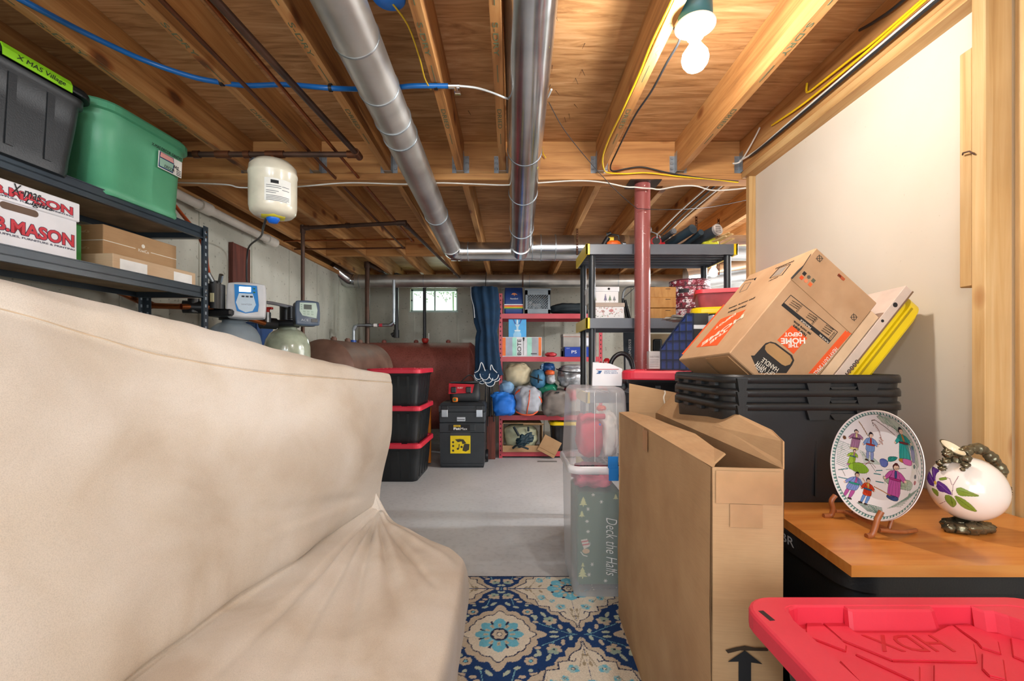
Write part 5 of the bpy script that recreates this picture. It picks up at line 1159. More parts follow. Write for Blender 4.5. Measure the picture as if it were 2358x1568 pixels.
t = sack('clear_zip_bag', 'clear zip bag with crumpled silver contents, right on the third red shelf', Cp(1317, 868, 5.40), (.165, .16, .13), plain('#8d9195', .25, .5, var=.45, bump=1, bscale=30), 11, .7, .1); part('zip', MB().tube(smoothpath([(.53, 5.33, H-.09), (.60, 5.24, H-.115), (.72, 5.215, H-.125), (.84, 5.23, H-.12)], 6), .007, 6), BLACK, t)
part('top_panel', blob(W(1320, 846, 5.42), (.15, .13, .035), .8, .05, 8, 12), plain('#9da1a5', .35, var=.2), t)
t = sack('storage_sack', 'small red sack peeking right of the brown-grey one', Cp(1313, 905, 5.5), (.08, .12, .09), cloth('#c03a4c'), 12, .7)
# bottom shelf
t = thing('open_carton', 'open brown carton with a sage green sleeping bag, bottom of the red shelf', 'box', (.14, 5.55, Z4))
mb = MB(); a, b_, z0, z1 = -.10, .37, Z4, Z4+.335
mb.box((a, 5.36, z0), (b_, 5.80, z0+.005)).box((a, 5.36, z0), (a+.006, 5.80, z1)).box((b_-.006, 5.36, z0), (b_, 5.80, z1-.02)).box((a, 5.36, z1-.006), (b_-.02, 5.80, z1)).box((a, 5.34, z0), (b_-.0, 5.346, z0+.075))
part('box_body', mb, M_card, t)
mb = MB(); mb.rot((.26, 5.33, Z4+.325), (.24, .07, .006), RX(-20)); part('flap', mb, M_card, t)
t = thing('sleeping_bag', 'sage green sleeping bag with dark teal centre, inside the open carton', 'sleeping bag', (.12, 5.5, Z4+.02))
part('body', blob((.115, 5.50, Z4+.165), (.205, .20, .15), .8, .05, 8, 14, fold=.03), plain('#a3a78c', .5, var=.12, bump=.4, bscale=16), t)
part('lining', blob((.155, 5.315, Z4+.15), (.10, .05, .062), .8, .25, 10, 15, R=RY(-25)), plain('#173440', .5, bump=.5, bscale=20), t, 'dark teal lining')
part('strap', MB().tube(smoothpath([(.03, 5.30, Z4+.30), (.06, 5.285, Z4+.25), (.09, 5.28, Z4+.20)], 5), .014, 6).tube(smoothpath([(.20, 5.30, Z4+.30), (.20, 5.285, Z4+.25)], 5), .014, 6).tube(smoothpath([(.02, 5.31, Z4+.05), (.07, 5.28, Z4+.09), (.13, 5.27, Z4+.075), (.20, 5.29, Z4+.045)], 5), .012, 6), plain('#14242c', .7), t)
Rf = RY(28); t = carton('small_carton', 'small kraft carton leaning in front of the open carton', (.40, 5.33, Z4-.02), (.22, .02, .20), R=Matrix.Rotation(math.radians(28), 3, 'Y'))
panel(t, 'crease', (-.11, -.0112, .04), (1, 0, 0), (0, 0, 1), .22, .002, plain('#8f6a44', .8))
t = tote('storage_tote', 'black tote with yellow lid on the bottom of the red shelf', .72, 5.56, Z4, .52, .38, .345, lid=M_yel, lidh=.04)
solo('paper_sheet', MB().box((.30, 5.16, .0015), (.52, 5.22, .0028)), plain('#7c7c7c', .8), 'thin grey paper strip on the floor before the red shelf', 'paper')
# ------------------------------------------------ grey plastic shelf behind the column
M_gsh = m_plastic('grey_shelf_plastic', '#5b616a', '#6a7078', .35, .15); M_post = m_plastic('black_post_plastic', '#22262b', '#2e3338', .35, .1)
t = thing('shelving_unit', 'grey plastic shelf with yellow corner caps behind the red column', 'shelf', (.9, 2.96, 0)); PS_ = t
gx0, gx1, gy0, gy1 = .455, 1.37, 2.76, 3.18
for zt in (H+.71, H+.262, H-.19, H-.64, H-1.08):
    mb = MB().box((gx0, gy0, zt-.062), (gx1, gy0+.012, zt), .002).box((gx0, gy1-.012, zt-.062), (gx1, gy1, zt), .002).box((gx0, gy0, zt-.062), (gx0+.012, gy1, zt), .002).box((gx1-.012, gy0, zt-.062), (gx1, gy1, zt), .002)
    for k in range(6): y = gy0+.04+k*(gy1-gy0-.08)/5; mb.box((gx0+.01, y-.010, zt-.018), (gx1-.01, y+.010, zt-.004))
    for k in range(22): x = gx0+.03+k*(gx1-gx0-.06)/21; mb.box((x-.008, gy0+.01, zt-.014), (x+.008, gy1-.01, zt-.002))
    for k in range(4): y = gy0+.10+k*.075; mb.box((gx0+.01, y-.003, zt-.052), (gx1-.01, y+.003, zt-.014))
    part('shelf_tier', mb, M_gsh, t)
    for x, sx in ((gx0, 1), (gx1, -1)): part('corner_cap', MB().box((x-sx*.003, gy0-.003, zt-.064), (x+sx*.022, gy0+.012, zt+.002), .002).box((x-sx*.003, gy0-.003, zt-.064), (x+sx*.010, gy1+.003, zt+.002), .002), M_yel, t, 'yellow end cap')
for x in (gx0+.042, gx1-.042):
    for y in (gy0+.04, gy1-.04):
        zs = [0, H-1.145+.002]
        part('post', MB().tube([(x, y, 0), (x, y, H+.655)], .021, 20), M_post, t)
# top: fishing gear, tubes, sticks
ZT = H+.712
t = thing('fishing_reel', 'orange and black fishing reel left of the red column, on the top tier', 'fishing reel', W(1400, 565, 2.85))
o = Vector((.62, 2.85, ZT))
part('body', blob(o+Vector((.02, 0, .022)), (.045, .03, .020), .8, .05, 8, 20), plain('#e0641c', .35), t); part('spool', MB().tube([o+Vector((-.045, 0, .01)), o+Vector((-.015, 0, .06))], .016, 16), BLACK, t)
part('handle', MB().tube([o+Vector((-.02, 0, .06)), o+Vector((-.01, 0, .085)), o+Vector((.05, 0, .075)), o+Vector((.055, 0, .04))], .006, 8).tube([o+Vector((-.022, -.01, .075)), o+Vector((.0, -.01, .085))], .013, 12), BLACK, t)
part('foot', MB().tube([o+Vector((.075, 0, .02)), o+Vector((.095, 0, .02))], .014, 12).box(o+Vector((-.05, -.02, 0)), o+Vector((.08, .02, .008)), .002), M_galv, t); part('tag', MB().box(o+Vector((-.02, .035, .03)), o+Vector((.03, .037, .075))), M_yel, t)
o = Vector((.905, 2.86, ZT))
t = thing('fishing_reel', 'red fishing reel with crank handle right of the red column, on the top tier', 'fishing reel', o)
part('body', MB().tube([o+Vector((-.005, -.03, .03)), o+Vector((-.005, .02, .03))], .034, 24).tube([o+Vector((.03, 0, .018)), o+Vector((.055, 0, .018))], .018, 14).box(o+Vector((-.03, -.02, 0)), o+Vector((.04, .02, .012)), .003), plain('#a81826', .25, coat=.5), t)
part('dial', MB().tube([o+Vector((-.005, -.036, .036)), o+Vector((-.005, -.03, .036))], .024, 20), BLACK, t)
part('handle', MB().tube([o+Vector((-.002, -.036, .05)), o+Vector((-.002, -.04, .075)), o+Vector((-.04, -.04, .09))], .0045, 8), M_galv, t); part('knob', blob(o+Vector((-.047, -.04, .10)), (.012, .012, .022), 1, 0, 8, 1), M_galv, t)
def rod(a, b_, r, m, label, name='rod_tube', cat='tube', cap=None, group=None):
    t = thing(name, label, cat, min(a, b_, key=lambda v: v[2]), group); a, b_ = Vector(a), Vector(b_)
    part('tube', MB().tube([a, b_], r, 24), m, t); d = (a-b_).normalized()
    part('end_cap', MB().tube([a-d*.012, a+d*.003], r*1.07, 24), cap or m, t)
    return t
DG = plain('#343b42', .6, bump=.3); DG2 = plain('#2b3d48', .55, bump=.2)
rod((1.00, 2.80, ZT+.088), (.90, 3.15, ZT+.024), .016, plain('#33363a', .6), 'slimmest dark tube on the top tier, nearest the red reel', cap=plain('#6b6e72', .6))
rod((1.115, 2.80, ZT+.10), (.98, 3.15, ZT+.030), .028, DG2, 'thick dark tube second from the red reel on the top tier')
rod((1.165, 2.80, ZT+.08), (1.10, 3.15, ZT+.02), .017, DG2, 'slim dark tube between the two thick ones on the top tier')
t = rod((1.265, 2.79, ZT+.095), (1.13, 3.15, ZT+.040), .033, DG, 'thick tube with printed silver end disc on the top tier', cap=plain('#b9bbbd', .3, .3, var=.5))
P0 = Vector((1.265, 2.79, ZT+.095)); dd = (P0-Vector((1.13, 3.15, ZT+.040))).normalized(); uu = dd.cross(Vector((0, 0, 1))).normalized()*-1; vv = uu.cross(dd).normalized()
for k in range(4): panel(t, 'disc_print', P0+dd*.0035+uu*(-.02)+vv*(-.018+.011*k), uu, vv*(1 if True else -1), .04, .004, plain('#2b2d30', .5), .0006)
MW = wood('light_wood', [(.3, '#c8a268'), (.7, '#e0c08a')], (2, 9, 9))
for i, (a, b_, l) in enumerate([((1.315, 2.79, ZT+.055), (1.18, 3.05, ZT+.012), 'lower left'), ((1.335, 2.79, ZT+.075), (1.20, 3.08, ZT+.02), 'highest'), ((1.355, 2.79, ZT+.068), (1.24, 3.1, ZT+.012), 'widest'), ((1.365, 2.80, ZT+.042), (1.28, 3.1, ZT+.010), 'lowest right')]):
    a, b_ = Vector(a), Vector(b_); d = (b_-a); R = d.to_track_quat('X', 'Z').to_matrix()
    mb = MB(); mb.rot((a+b_)/2, (d.length, .018, .008), R, .001); solo('wooden_stick', mb, MW, 'flat wooden stick at the right end of the top tier, the '+l+' one', 'stick', 'wooden sticks on the top tier')
solo('yellow_cloth', blob((1.27, 2.93, ZT+.036), (.05, .06, .034), .7, .1, 8, 3), plain('#d8d438', .7), 'small yellow-green cloth behind the printed tube end', 'cloth')
# middle tier
ZM = H+.264
def speckbox(name, label, loc, size, paintf, lidcol, lidh, bodycol='#eceaea'):
    a, b_, c_ = size; t = thing(name, label, 'box', loc)
    part('box_body', MB().box((loc[0]-a/2, loc[1]-b_/2, loc[2]), (loc[0]+a/2, loc[1]+b_/2, loc[2]+c_-.004), .002), plain(bodycol, .6, var=.02), t)
    n_ = 70; xs = np.linspace(-a/2+.003, a/2-.003, n_); zs = np.linspace(.002, c_-lidh, 50); X, Z = np.meshgrid(xs, zs, indexing='ij')
    p = Paint(X.ravel(), Z.ravel(), bodycol); paintf(p); mb = MB(); mb.grid(np.stack([X+loc[0], np.full(X.shape, loc[1]-b_/2-.001), Z+loc[2]], 2)); mb.col = p.c; part('printed_front', mb, M_vmat, t)
    part('lid', MB().box((loc[0]-a/2-.004, loc[1]-b_/2-.005, loc[2]+c_-lidh), (loc[0]+a/2+.004, loc[1]+b_/2+.004, loc[2]+c_), .002), plain(lidcol, .6), t); return t
rb_ = random.Random(8)
def pf1(p):
    for i in range(60): p.ell(rb_.uniform(-.09, .09), rb_.uniform(.01, .07), rb_.uniform(.002, .006), rb_.uniform(.001, .004), rb_.choice(['#c88f92', '#9b9690', '#b7a99e', '#8d9a86', '#d7a8a0']), rb_.uniform(0, 3))
    p.ell(.02, .05, .014, .009, '#c57f80'); p.ell(-.03, .045, .01, .007, '#b08f8a')
def pf2(p):
    for x, h_, c_ in ((-.055, .035, '#a8b08e'), (.01, .045, '#7b7694'), (.038, .035, '#6e8a70'), (.065, .03, '#80838a')): p.poly([(x-.010, .015), (x+.010, .015), (x, .015+h_)], c_); p.line([(x, .008), (x, .02)], .0025, '#6f5f50')
speckbox('gift_box', 'white floral box with beige lid on the middle tier, lower of two', (.60, 2.90, ZM), (.20, .15, .098), pf1, '#b9a799', .025)
t = speckbox('gift_box', 'white box with tiny pine trees, stacked on the floral box', (.575, 2.90, ZM+.0985), (.182, .14, .10), pf2, '#e9e9ec', .030)
part('clasp', blob((.605, 2.822, ZM+.185), (.007, .004, .007), 1, .2, 8, 2), INK, t)
t = thing('folding_stand', 'grey metal tube frame standing behind the boxes on the middle tier', 'stand', (.8, 3.05, ZM))
part('frame', MB().tube(smoothpath([(.745, 3.05, ZM), (.745, 3.05, ZM+.16), (.76, 3.05, ZM+.215), (.80, 3.05, ZM+.235), (.93, 3.05, ZM+.235), (.975, 3.05, ZM+.225), (.99, 3.05, ZM+.19), (.99, 3.05, ZM)], 5), .0055, 10).tube([(.75, 3.06, ZM+.16), (.83, 3.06, ZM+.23)], .003, 8), plain('#70767c', .35, .6), t)
part('leg', MB().tube([(.765, 3.0, ZM), (.735, 3.0, ZM+.15)], .009, 8).tube([(.785, 3.0, ZM), (.75, 3.0, ZM+.14)], .009, 8), BLACK, t)
for k, (z, l) in enumerate(((0, 'bottom'), (.068, 'middle'), (.132, 'top'))):
    t = thing('wooden_box', 'honey-coloured wooden box right of the red column, '+l+' of the stack of three', 'box', (.93, 2.90, ZM+z), 'three wooden boxes on the middle tier')
    part('box_body', MB().box((.835, 2.82, ZM+z), (1.02, 3.0, ZM+z+.062), .002), M_honey if k else M_honey, t) if False else None
    MH = MATS.setdefault('honey', wood('honey_wood', [(.3, '#b9813f'), (.7, '#d6a35c')], (9, 9, 2), rough=.4))
    part('box_body', MB().box((.835, 2.82, ZM+z), (1.02, 3.0, ZM+z+.0645), .002), MH, t); 
    part('catch', MB().box((.955, 2.817, ZM+z+.05), (.985, 2.8199, ZM+z+.053)), M_iron, t)
def swirl(p, U, rr):
    r_ = random.Random(rr)
    for k in range(130):
        x, z = r_.uniform(-3, 1.6), r_.uniform(0, .07); c_ = r_.choice(['#efe9ea', '#dcd6dc', '#b9a9b6', '#2a2228', '#c9788a', '#8f3040'])
        s = r_.uniform(.006, .017); n_ = r_.randint(5, 9)
        p.line([(x+s*q/n_*math.cos(q*.9+k)*8*1, z+s*q/n_*math.sin(q*.9+k)) for q in range(n_)], .006, c_) if False else [p.ell(x+7*s*math.cos(q*.8+k)*(q+2)/n_, z+s*math.sin(q*.8+k)*(q+2)/n_, .030, .0036, c_, 0) for q in range(n_)]
for k, (z, r, h_, l) in enumerate(((0, .128, .072, 'bottom'), (.0725, .132, .072, 'second'), (.145, .130, .066, 'third'), (.2115, .124, .042, 'top'))):
    zz = ZM+z; c0 = (1.155, 2.955)
    t = thing('hat_box', 'round burgundy and white damask box, '+l+(' of the stack of four' if k in (0, 3) else ' from the bottom of the stack of four'), 'box', (*c0, zz), 'damask hat boxes')
    n1, n2 = 220, 22; th = np.linspace(0, 2*PI, n1, endpoint=False); zs = np.linspace(0, h_, n2); T, Z = np.meshgrid(th, zs, indexing='ij')
    p = Paint((T.ravel()-4.7), Z.ravel(), '#7a2334'); swirl(p, T, 30+k)
    mb = MB(); G = np.stack([c0[0]+r*np.cos(T), c0[1]+r*np.sin(T), zz+Z], 2).transpose(1, 0, 2); mb.grid(G, True, closeu=True); mb.col = p.c.reshape(n1, n2, 3).transpose(1, 0, 2).reshape(-1, 3); part('wall', mb, M_vmat, t)
    part('rim', MB().tube([(c0[0], c0[1], zz+h_-.022), (c0[0], c0[1], zz+h_-.0)], r+.0005, 48) if False else MB().lathe([(0, zz+h_-.001), (r, zz+h_-.001), (r+.002, zz+h_-.004), (r+.002, zz+h_-.007), (r, zz+h_-.007)], 48, Matrix.Translation((c0[0], c0[1], 0))), plain('#4a1a26', .5), t)
    part('floor_disc', MB().lathe([(0, zz), (r, zz)], 48, Matrix.Translation((c0[0], c0[1], 0))), plain('#4a1a26', .5), t)
    if k == 2:
        for a0 in (-140, -75): part('ribbon', arcpatch(c0, r+.002, a0, a0+28, zz+.02, zz+.045), plain('#1e1c22', .6), t, 'black ribbon')
# ------------------------------------------------ things beyond and around the column
t = thing('snowboard', 'dark grey snowboard with white vertical logo standing left of the red column', 'snowboard', (.87, 3.36, 0))
pts = [(.075*math.cos(a_)+0, 1.35+.10*math.sin(a_)) for a_ in np.linspace(0, PI, 14)]+[(-.068, 1.0), (-.064, .7), (-.068, .4)]+[(.075*math.cos(a_), .1+.10*math.sin(a_)) for a_ in np.linspace(PI, 2*PI, 14)]+[(.068, .4), (.064, .7), (.068, 1.0)]
Ms = Matrix.Translation((.90, 3.36, 0)) @ Matrix.Rotation(PI/2, 4, 'X')
part('deck', MB().prism(pts, .012, Ms), plain('#3d4750', .4), t); 
part('dot', MB().tube([(.875, 3.3475, H+.245), (.875, 3.346, H+.245)], .025, 20), plain('#1fb6d8', .4), t, 'cyan dot')
text(t, 'ESSENCE', (.862, 3.3470, H+.16), (0, 0, -1), (1, 0, 0), .14, .018, WHITE)
polypanel(t, 'graphic', (.84, 3.3470, H-.06), (1, 0, 0), (0, 0, 1), [(0, 0), (.0, .09), (.02, .06), (.03, .03), (.05, 0)], WHITE)
solo('tan_panel', MB().box((.98, 3.30, 0), (1.24, 3.315, H+.20), .002), plain('#b9a988', .8), 'tan board standing right of the red column below the middle tier', 'board')
solo('slate', MB().box((1.02, 3.275, H-.30), (1.085, 3.29, H+.16), .012, seg=3).box((1.0, 3.285, H-.30), (1.1, 3.298, H-.28)), plain('#20262a', .4), 'black rounded device leaning on the tan board', 'device')
t = thing('fire_extinguisher', 'red extinguisher with white lettering between envelope and shelf posts', 'fire extinguisher', (.635, 3.0, H-.19))
part('cylinder', MB().lathe([(0, 0), (.028, 0), (.03, .01), (.03, .17), (.02, .2), (.01, .21), (0, .21)], 24, Matrix.Translation((.63, 3.0, H-.189))), plain('#c21f28', .3), t); text(t, 'KIDDE', (.625, 2.968, H-.09), (0, 0, 1), (-1, 0, 0), .09, .02, WHITE)
pipe('vacuum_hose', [(.57, 2.60, H-.19), (.565, 2.60, H-.04), (.585, 2.60, H+.02), (.63, 2.60, H+.045), (.675, 2.60, H+.02), (.695, 2.60, H-.04), (.70, 2.60, H-.19)], .0125, BLACK, 'thick black hose arching above the white envelope', 'hose', smooth=6)
solo('foil_roll', MB().tube([(.56, 2.55, H-.135), (.64, 2.62, H-.135)], .035, 20), M_galv, 'silver roll behind the top of the clear tub', 'roll')
# ================================================= right foreground
# clear tubs
t = thing('clear_tub', 'tall frosted clear tub holding green wrapping that reads Deck the Halls, on the rug edge', 'tub', (.42, 2.34, 0))
x0, x1, ya, yb2 = .300, .56, 2.18, 2.58
def crect(cx, cy, w_, d_, r, z): return [v for v in rrect(w_, d_, r, z=z, cx=cx, cy=cy)]
cx_, cy_ = (x0+x1)/2, (ya+yb2)/2
part('body', MB().loft([crect(cx_, cy_, .25, .38, .04, .010), crect(cx_, cy_, .262, .39, .045, .03), crect(cx_, cy_, .268, .40, .045, .10), crect(cx_, cy_, .285, .41, .045, .60)], cap1=False), M_clear, t)
part('rim', MB().loft([crect(cx_, cy_, .288, .414, .048, .60), crect(cx_, cy_, .315, .44, .055, .605), crect(cx_, cy_, .315, .44, .055, .632), crect(cx_, cy_, .29, .42, .05, .640)], cap0=False, cap1=False), m_clear('tub_rim', '#f0f0f4', .8, .25), t)
t = thing('clear_tub', 'shorter frosted clear tub upside down on the tall one, holding red and white fabric', 'tub', (.42, 2.36, .645))
part('body', MB().loft([crect(cx_, cy_, .290, .414, .05, .645), crect(cx_, cy_, .286, .40, .05, .68), crect(cx_-.0, cy_, .262, .38, .05, .97), crect(cx_, cy_, .250, .37, .045, .995), crect(cx_, cy_, .22, .34, .04, 1.01)], cap0=False), M_clear, t)
for o_ in (cx_-.03, cx_+.075): panel(t, 'moulded_line', (o_, ya-.010+.012, .66), (1, 0, 0), (0, .03, 1), .0018, .33, WHITE, .001)
# wrapping set inside
wr = thing('gift_wrap_bag', 'dark green gift bag with white trees reading Deck the Halls, inside the tall tub', 'gift bag', (.43, 2.36, .035))
fx0, fx1, fz0, fz1, fy = .325, .545, .05, .50, 2.225
part('bag_body', MB().box((fx0, fy, fz0), (fx1, 2.50, fz1), .01), plain('#4f7560', .7), wr)
n1, n2 = 130, 240; X, Z = np.meshgrid(np.linspace(fx0+.004, fx1-.004, n1), np.linspace(fz0+.004, fz1-.004, n2), indexing='ij')
p = Paint(X.ravel(), Z.ravel(), '#47705a')
def ptree(x, z, s, c_='#d9de9a'):
    for k in range(3): p.poly([(x-s*(1-.25*k), z+s*.55*k), (x+s*(1-.25*k), z+s*.55*k), (x, z+s*.55*k+s*.9)], c_)
    p.line([(x, z-s*.3), (x, z)], s*.2, c_)
for x, z, s in ((.352, .44, .02), (.345, .385, .014), (.348, .09, .024), (.51, .47, .012), (.35, .14, .01)): ptree(x, z, s)
for x, z in ((.375, .42), (.37, .36), (.44, .455), (.38, .25), (.395, .15), (.38, .10), (.50, .12), (.375, .31), (.46, .07), (.53, .09), (.40, .49)):
    for k in range(3): a_ = k*PI/3; p.line([(x-.008*math.cos(a_), z-.008*math.sin(a_)), (x+.008*math.cos(a_), z+.008*math.sin(a_))], .0028, '#e8e8dc')
p.poly([(.34, .27), (.37, .275), (.385, .24), (.355, .225)], '#e0d8cc'); p.line([(.345, .26), (.375, .265)], .006, '#c23b42'); p.line([(.35, .245), (.38, .25)], .006, '#c23b42'); p.ell(.365, .215, .018, .012, '#d8b58a'); p.line([(.34, .21), (.352, .195), (.37, .19)], .004, '#e8e8dc')
mb = MB(); mb.grid(np.stack([X, np.full(X.shape, fy-.002), Z], 2)); mb.col = p.c; part('printed_front', mb, M_vmat, wr)
pf = panel(wr, 'front_sheet', (fx0, fy-.0045, fz0), (1, 0, 0), (0, 0, 1), .001, .001, plain('#47705a', .7))
text(wr, 'Deck the Halls', (.452, ya-.010, .395), (0, 0, -1), (1, 0, 0), .275, .052, WHITE, shear=.35, bold=-.012)
sg_ = thing('santa_fabric', 'crumpled dark pink and white Christmas fabric inside the tall tub above the gift bag', 'fabric', (.42, 2.36, .505))
part('fabric', blob((.42, 2.36, .555), (.10, .13, .05), .7, .15, 9, 31), plain('#c65a70', .8, var=.3), sg_); part('dark_fold', blob((.40, 2.30, .59), (.05, .06, .02), .8, .2, 9, 32), plain('#5c5560', .8), sg_)
rd = thing('red_garment', 'folded red knitted garment with small blue badge inside the upper clear tub', 'garment', (.42, 2.36, .66))
part('cloth', blob((.400, 2.35, .76), (.062, .12, .105), .6, .06, 9, 33), plain('#c92a48', .8, bump=.6, bscale=30), rd); part('collar', MB().tube(smoothpath([(.35, 2.25, .855), (.37, 2.24, .872), (.41, 2.24, .87), (.46, 2.25, .868)], 5), .014, 10), plain('#c92a48', .8), rd)
part('badge', blob((.435, 2.235, .83), (.006, .003, .006), 1, 0, 8, 1), plain('#2c52c0', .5), rd, 'blue badge')
solo('white_fleece', blob((.495, 2.38, .765), (.045, .14, .115), .6, .08, 9, 34), plain('#eeeae4', .9, bump=.5, bscale=25), 'white fleece beside the red garment in the upper clear tub', 'fleece')
solo('red_baubles', blob((.455, 2.30, .905), (.022, .022, .014), .9, .2, 8, 4), plain('#d8502a', .3), 'tiny red baubles on top of the red garment', 'bauble')
tp = solo('tape_strip', MB().box((.462, ya-.026, .575), (.508, ya-.022, .645), .001).box((.458, ya-.027, .635), (.505, ya-.022, .69), .001), plain('#1b7fd0', .6), 'bright blue tape strip joining the two clear tubs', 'tape')
# envelope
ev = thing('mailing_envelope', 'white postal envelope box with blue eagle mark standing on the upper clear tub', 'envelope', (.503, 2.40, 1.011), local=RX(-6))
part('sleeve', MB().add([(-.076, 0, 0), (.080, 0, 0), (.084, 0, .09), (.02, 0, .118), (-.070, 0, .125), (-.076, .028, 0), (.080, .028, 0), (.084, .022, .09), (.02, .02, .118), (-.070, .02, .125)], [[0, 1, 2, 3, 4], [9, 8, 7, 6, 5], [0, 5, 6, 1], [1, 6, 7, 2], [2, 7, 8, 3], [3, 8, 9, 4], [4, 9, 5, 0]]), plain('#e8e9ee', .5, var=.02), ev)
panel(ev, 'stripe', (-.055, -.0012, .086), (1, 0, 0), (0, 0, 1), .12, .003, plain('#c8333c', .5))
polypanel(ev, 'eagle_mark', (-.055, -.0012, .064), (1, 0, 0), (0, 0, 1), [(0, 0), (.022, 0), (.032, .016), (.004, .016), (.015, .010)], plain('#16528f', .5))
text(ev, 'UNITED STATES', (-.012, -.0012, .074), (1, 0, 0), (0, 0, 1), .065, .007, plain('#4d6f9c', .5)); text(ev, 'POSTAL SERVICE', (-.012, -.0012, .064), (1, 0, 0), (0, 0, 1), .072, .007, plain('#4d6f9c', .5))
# big standing carton
CBX = thing('large_carton', 'large upright brown carton with open torn flaps and black arrow in front of the table', 'box', (.50, 1.5, .0))
def LV(a, b_, z): return Vector((a, b_, z))
nl, nr = Vector((.430, .975, 0)), Vector((.572, .960, 0)); fl_, fr_ = Vector((.480, 2.03, 0)), Vector((.640, 2.01, 0)); hz = H-.226
def quadwall(mb, p, q, z0, z1, th=.004, n_=24, inward=None, wob=0):
    d = (q-p).normalized(); nn = Vector((d.y, -d.x, 0)); vs = []
    for k in range(n_+1):
        P = p.lerp(q, k/n_)
        for z in (z0, (z0*2+z1)/3, (z0+2*z1)/3, z1):
            o = wob*nz((P.x*2, P.y*2, z*2), 2, 5); vs.append(Vector((P.x, P.y, z))+nn*o)
    G = np.array([list(v) for v in vs]).reshape(n_+1, 4, 3); mb.grid(G, True); G2 = G-np.array(list(nn))*th; mb.grid(G2[::-1], True)
    return mb
mb = MB(); quadwall(mb, nl, nr, .001, hz, wob=.006); quadwall(mb, nr, fr_, .001, hz, wob=.006); quadwall(mb, fr_, fl_, .001, hz); quadwall(mb, fl_, nl, .001, hz, wob=.010)
mb.add([nl, nr, fr_, fl_], [[0, 1, 2, 3]])
part('box_body', mb, M_card, CBX)
def slab(name, pts, th, m, par, label=None, wob=0):
    pts = [Vector(p) for p in pts]; n_ = (pts[1]-pts[0]).cross(pts[2]-pts[0]).normalized()*th; k = len(pts)
    mb = MB(); mb.add(pts+[p+n_ for p in pts], [list(range(k))[::-1], list(range(k, 2*k))]+[[i, (i+1) % k, k+(i+1) % k, k+i] for i in range(k)]); return part(name, mb, m, par, label)
# left flap closed over, torn near end
slab('flap', [nl+LV(0, 0, hz), nl+LV(.018, .03, hz+.003), nl+LV(.055, .06, hz+.018), nl+LV(.075, .16, hz+.012), (.545, 1.35, hz+.012), (.553, 1.6, hz+.006), (.56, 1.85, hz+.004), (.525, 2.02, hz+.004), fl_+LV(0, 0, hz)], .004, M_card, CBX, 'closed flap with tape')
slab('flap', [nr+LV(0, .0, hz), fr_+LV(0, 0, hz), fr_+LV(.06, -.05, hz+.09), (.69, 1.55, hz+.085), (.64, 1.12, hz+.058), nr+LV(.03, .05, hz+.05)], .004, M_card, CBX, 'raised flap')
pc_ = thing('cardboard_panel', 'flat upright cardboard panel with a taped tear, between large carton and red-lidded tote', 'cardboard', (.66, 2.02, .0))
a_, b_ = Vector((.535, 2.065, 0)), Vector((.762, 1.975, 0)); slab('sheet', [a_+LV(0, 0, .002), b_+LV(0, 0, .002), b_+LV(0, 0, H-.145), a_+LV(0, 0, H-.100)], .006, M_card, pc_)
slab('dark_edge', [b_+LV(.001, 0, .002), b_+LV(.018, .03, .002), b_+LV(.018, .03, H-.150), b_+LV(.001, 0, H-.146)], .004, plain('#2a2a2e', .6), pc_, 'dark folded edge')
mp_ = a_.lerp(b_, .62)+LV(-.003, -.008, 0); part('tape', MB().tube(smoothpath([mp_+LV(0, 0, H-.128), mp_+LV(.003, 0, H-.14), mp_+LV(-.003, 0, H-.16), mp_+LV(.002, 0, H-.19), mp_+LV(0, 0, H-.22)], 5), .0035, 8), plain('#e8ddcc', .2, coat=.4), pc_, 'crumpled clear tape')
# clear tape areas: glossy strips
M_tape = plain('#b39169', .12, var=.08, coat=.5)
def off(p, q, t_, z, e=.0015):
    P = p.lerp(q, t_); d = (q-p).normalized(); nn = Vector((d.y, -d.x, 0)); return Vector((P.x, P.y, z))+nn*(e+.0045)
def strip(p, q, t0, t1_, z0, z1, m, nm='tape', e=.0015):
    n_ = 8; G = np.array([[list(off(p, q, t0+(t1_-t0)*i/n_, z0+(z1-z0)*j/4, e)) for j in range(5)] for i in range(n_+1)])
    return part(nm, MB().grid(G, True), m, CBX)
strip(nl, nr, .04, .97, hz-.075, hz-.006, M_tape); strip(nl, nr, .24, .70, hz-.125, hz-.076, M_tape)
strip(fl_, nl, .44, .50, hz-.075, hz-.004, plain('#b78650', .3))
d_ = (nr-nl).normalized()
OA = nl+Vector((d_.y, -d_.x, 0))*.006+LV(0, 0, hz)
polypanel(CBX, 'arrow_mark', OA, d_, (0, 0, 1), [(.0515, -.62), (.0765, -.62), (.0765, -.408), (.099, -.410), (.064, -.384), (.030, -.410), (.0515, -.408)], INK, label='black arrow')
polypanel(CBX, 'torn_slot', OA, d_, (0, 0, 1), [(.025, -.386), (.045, -.379), (.064, -.374), (.085, -.377), (.112, -.376), (.110, -.382), (.085, -.383), (.055, -.384), (.030, -.392)], plain('#3a2c1e', .9))
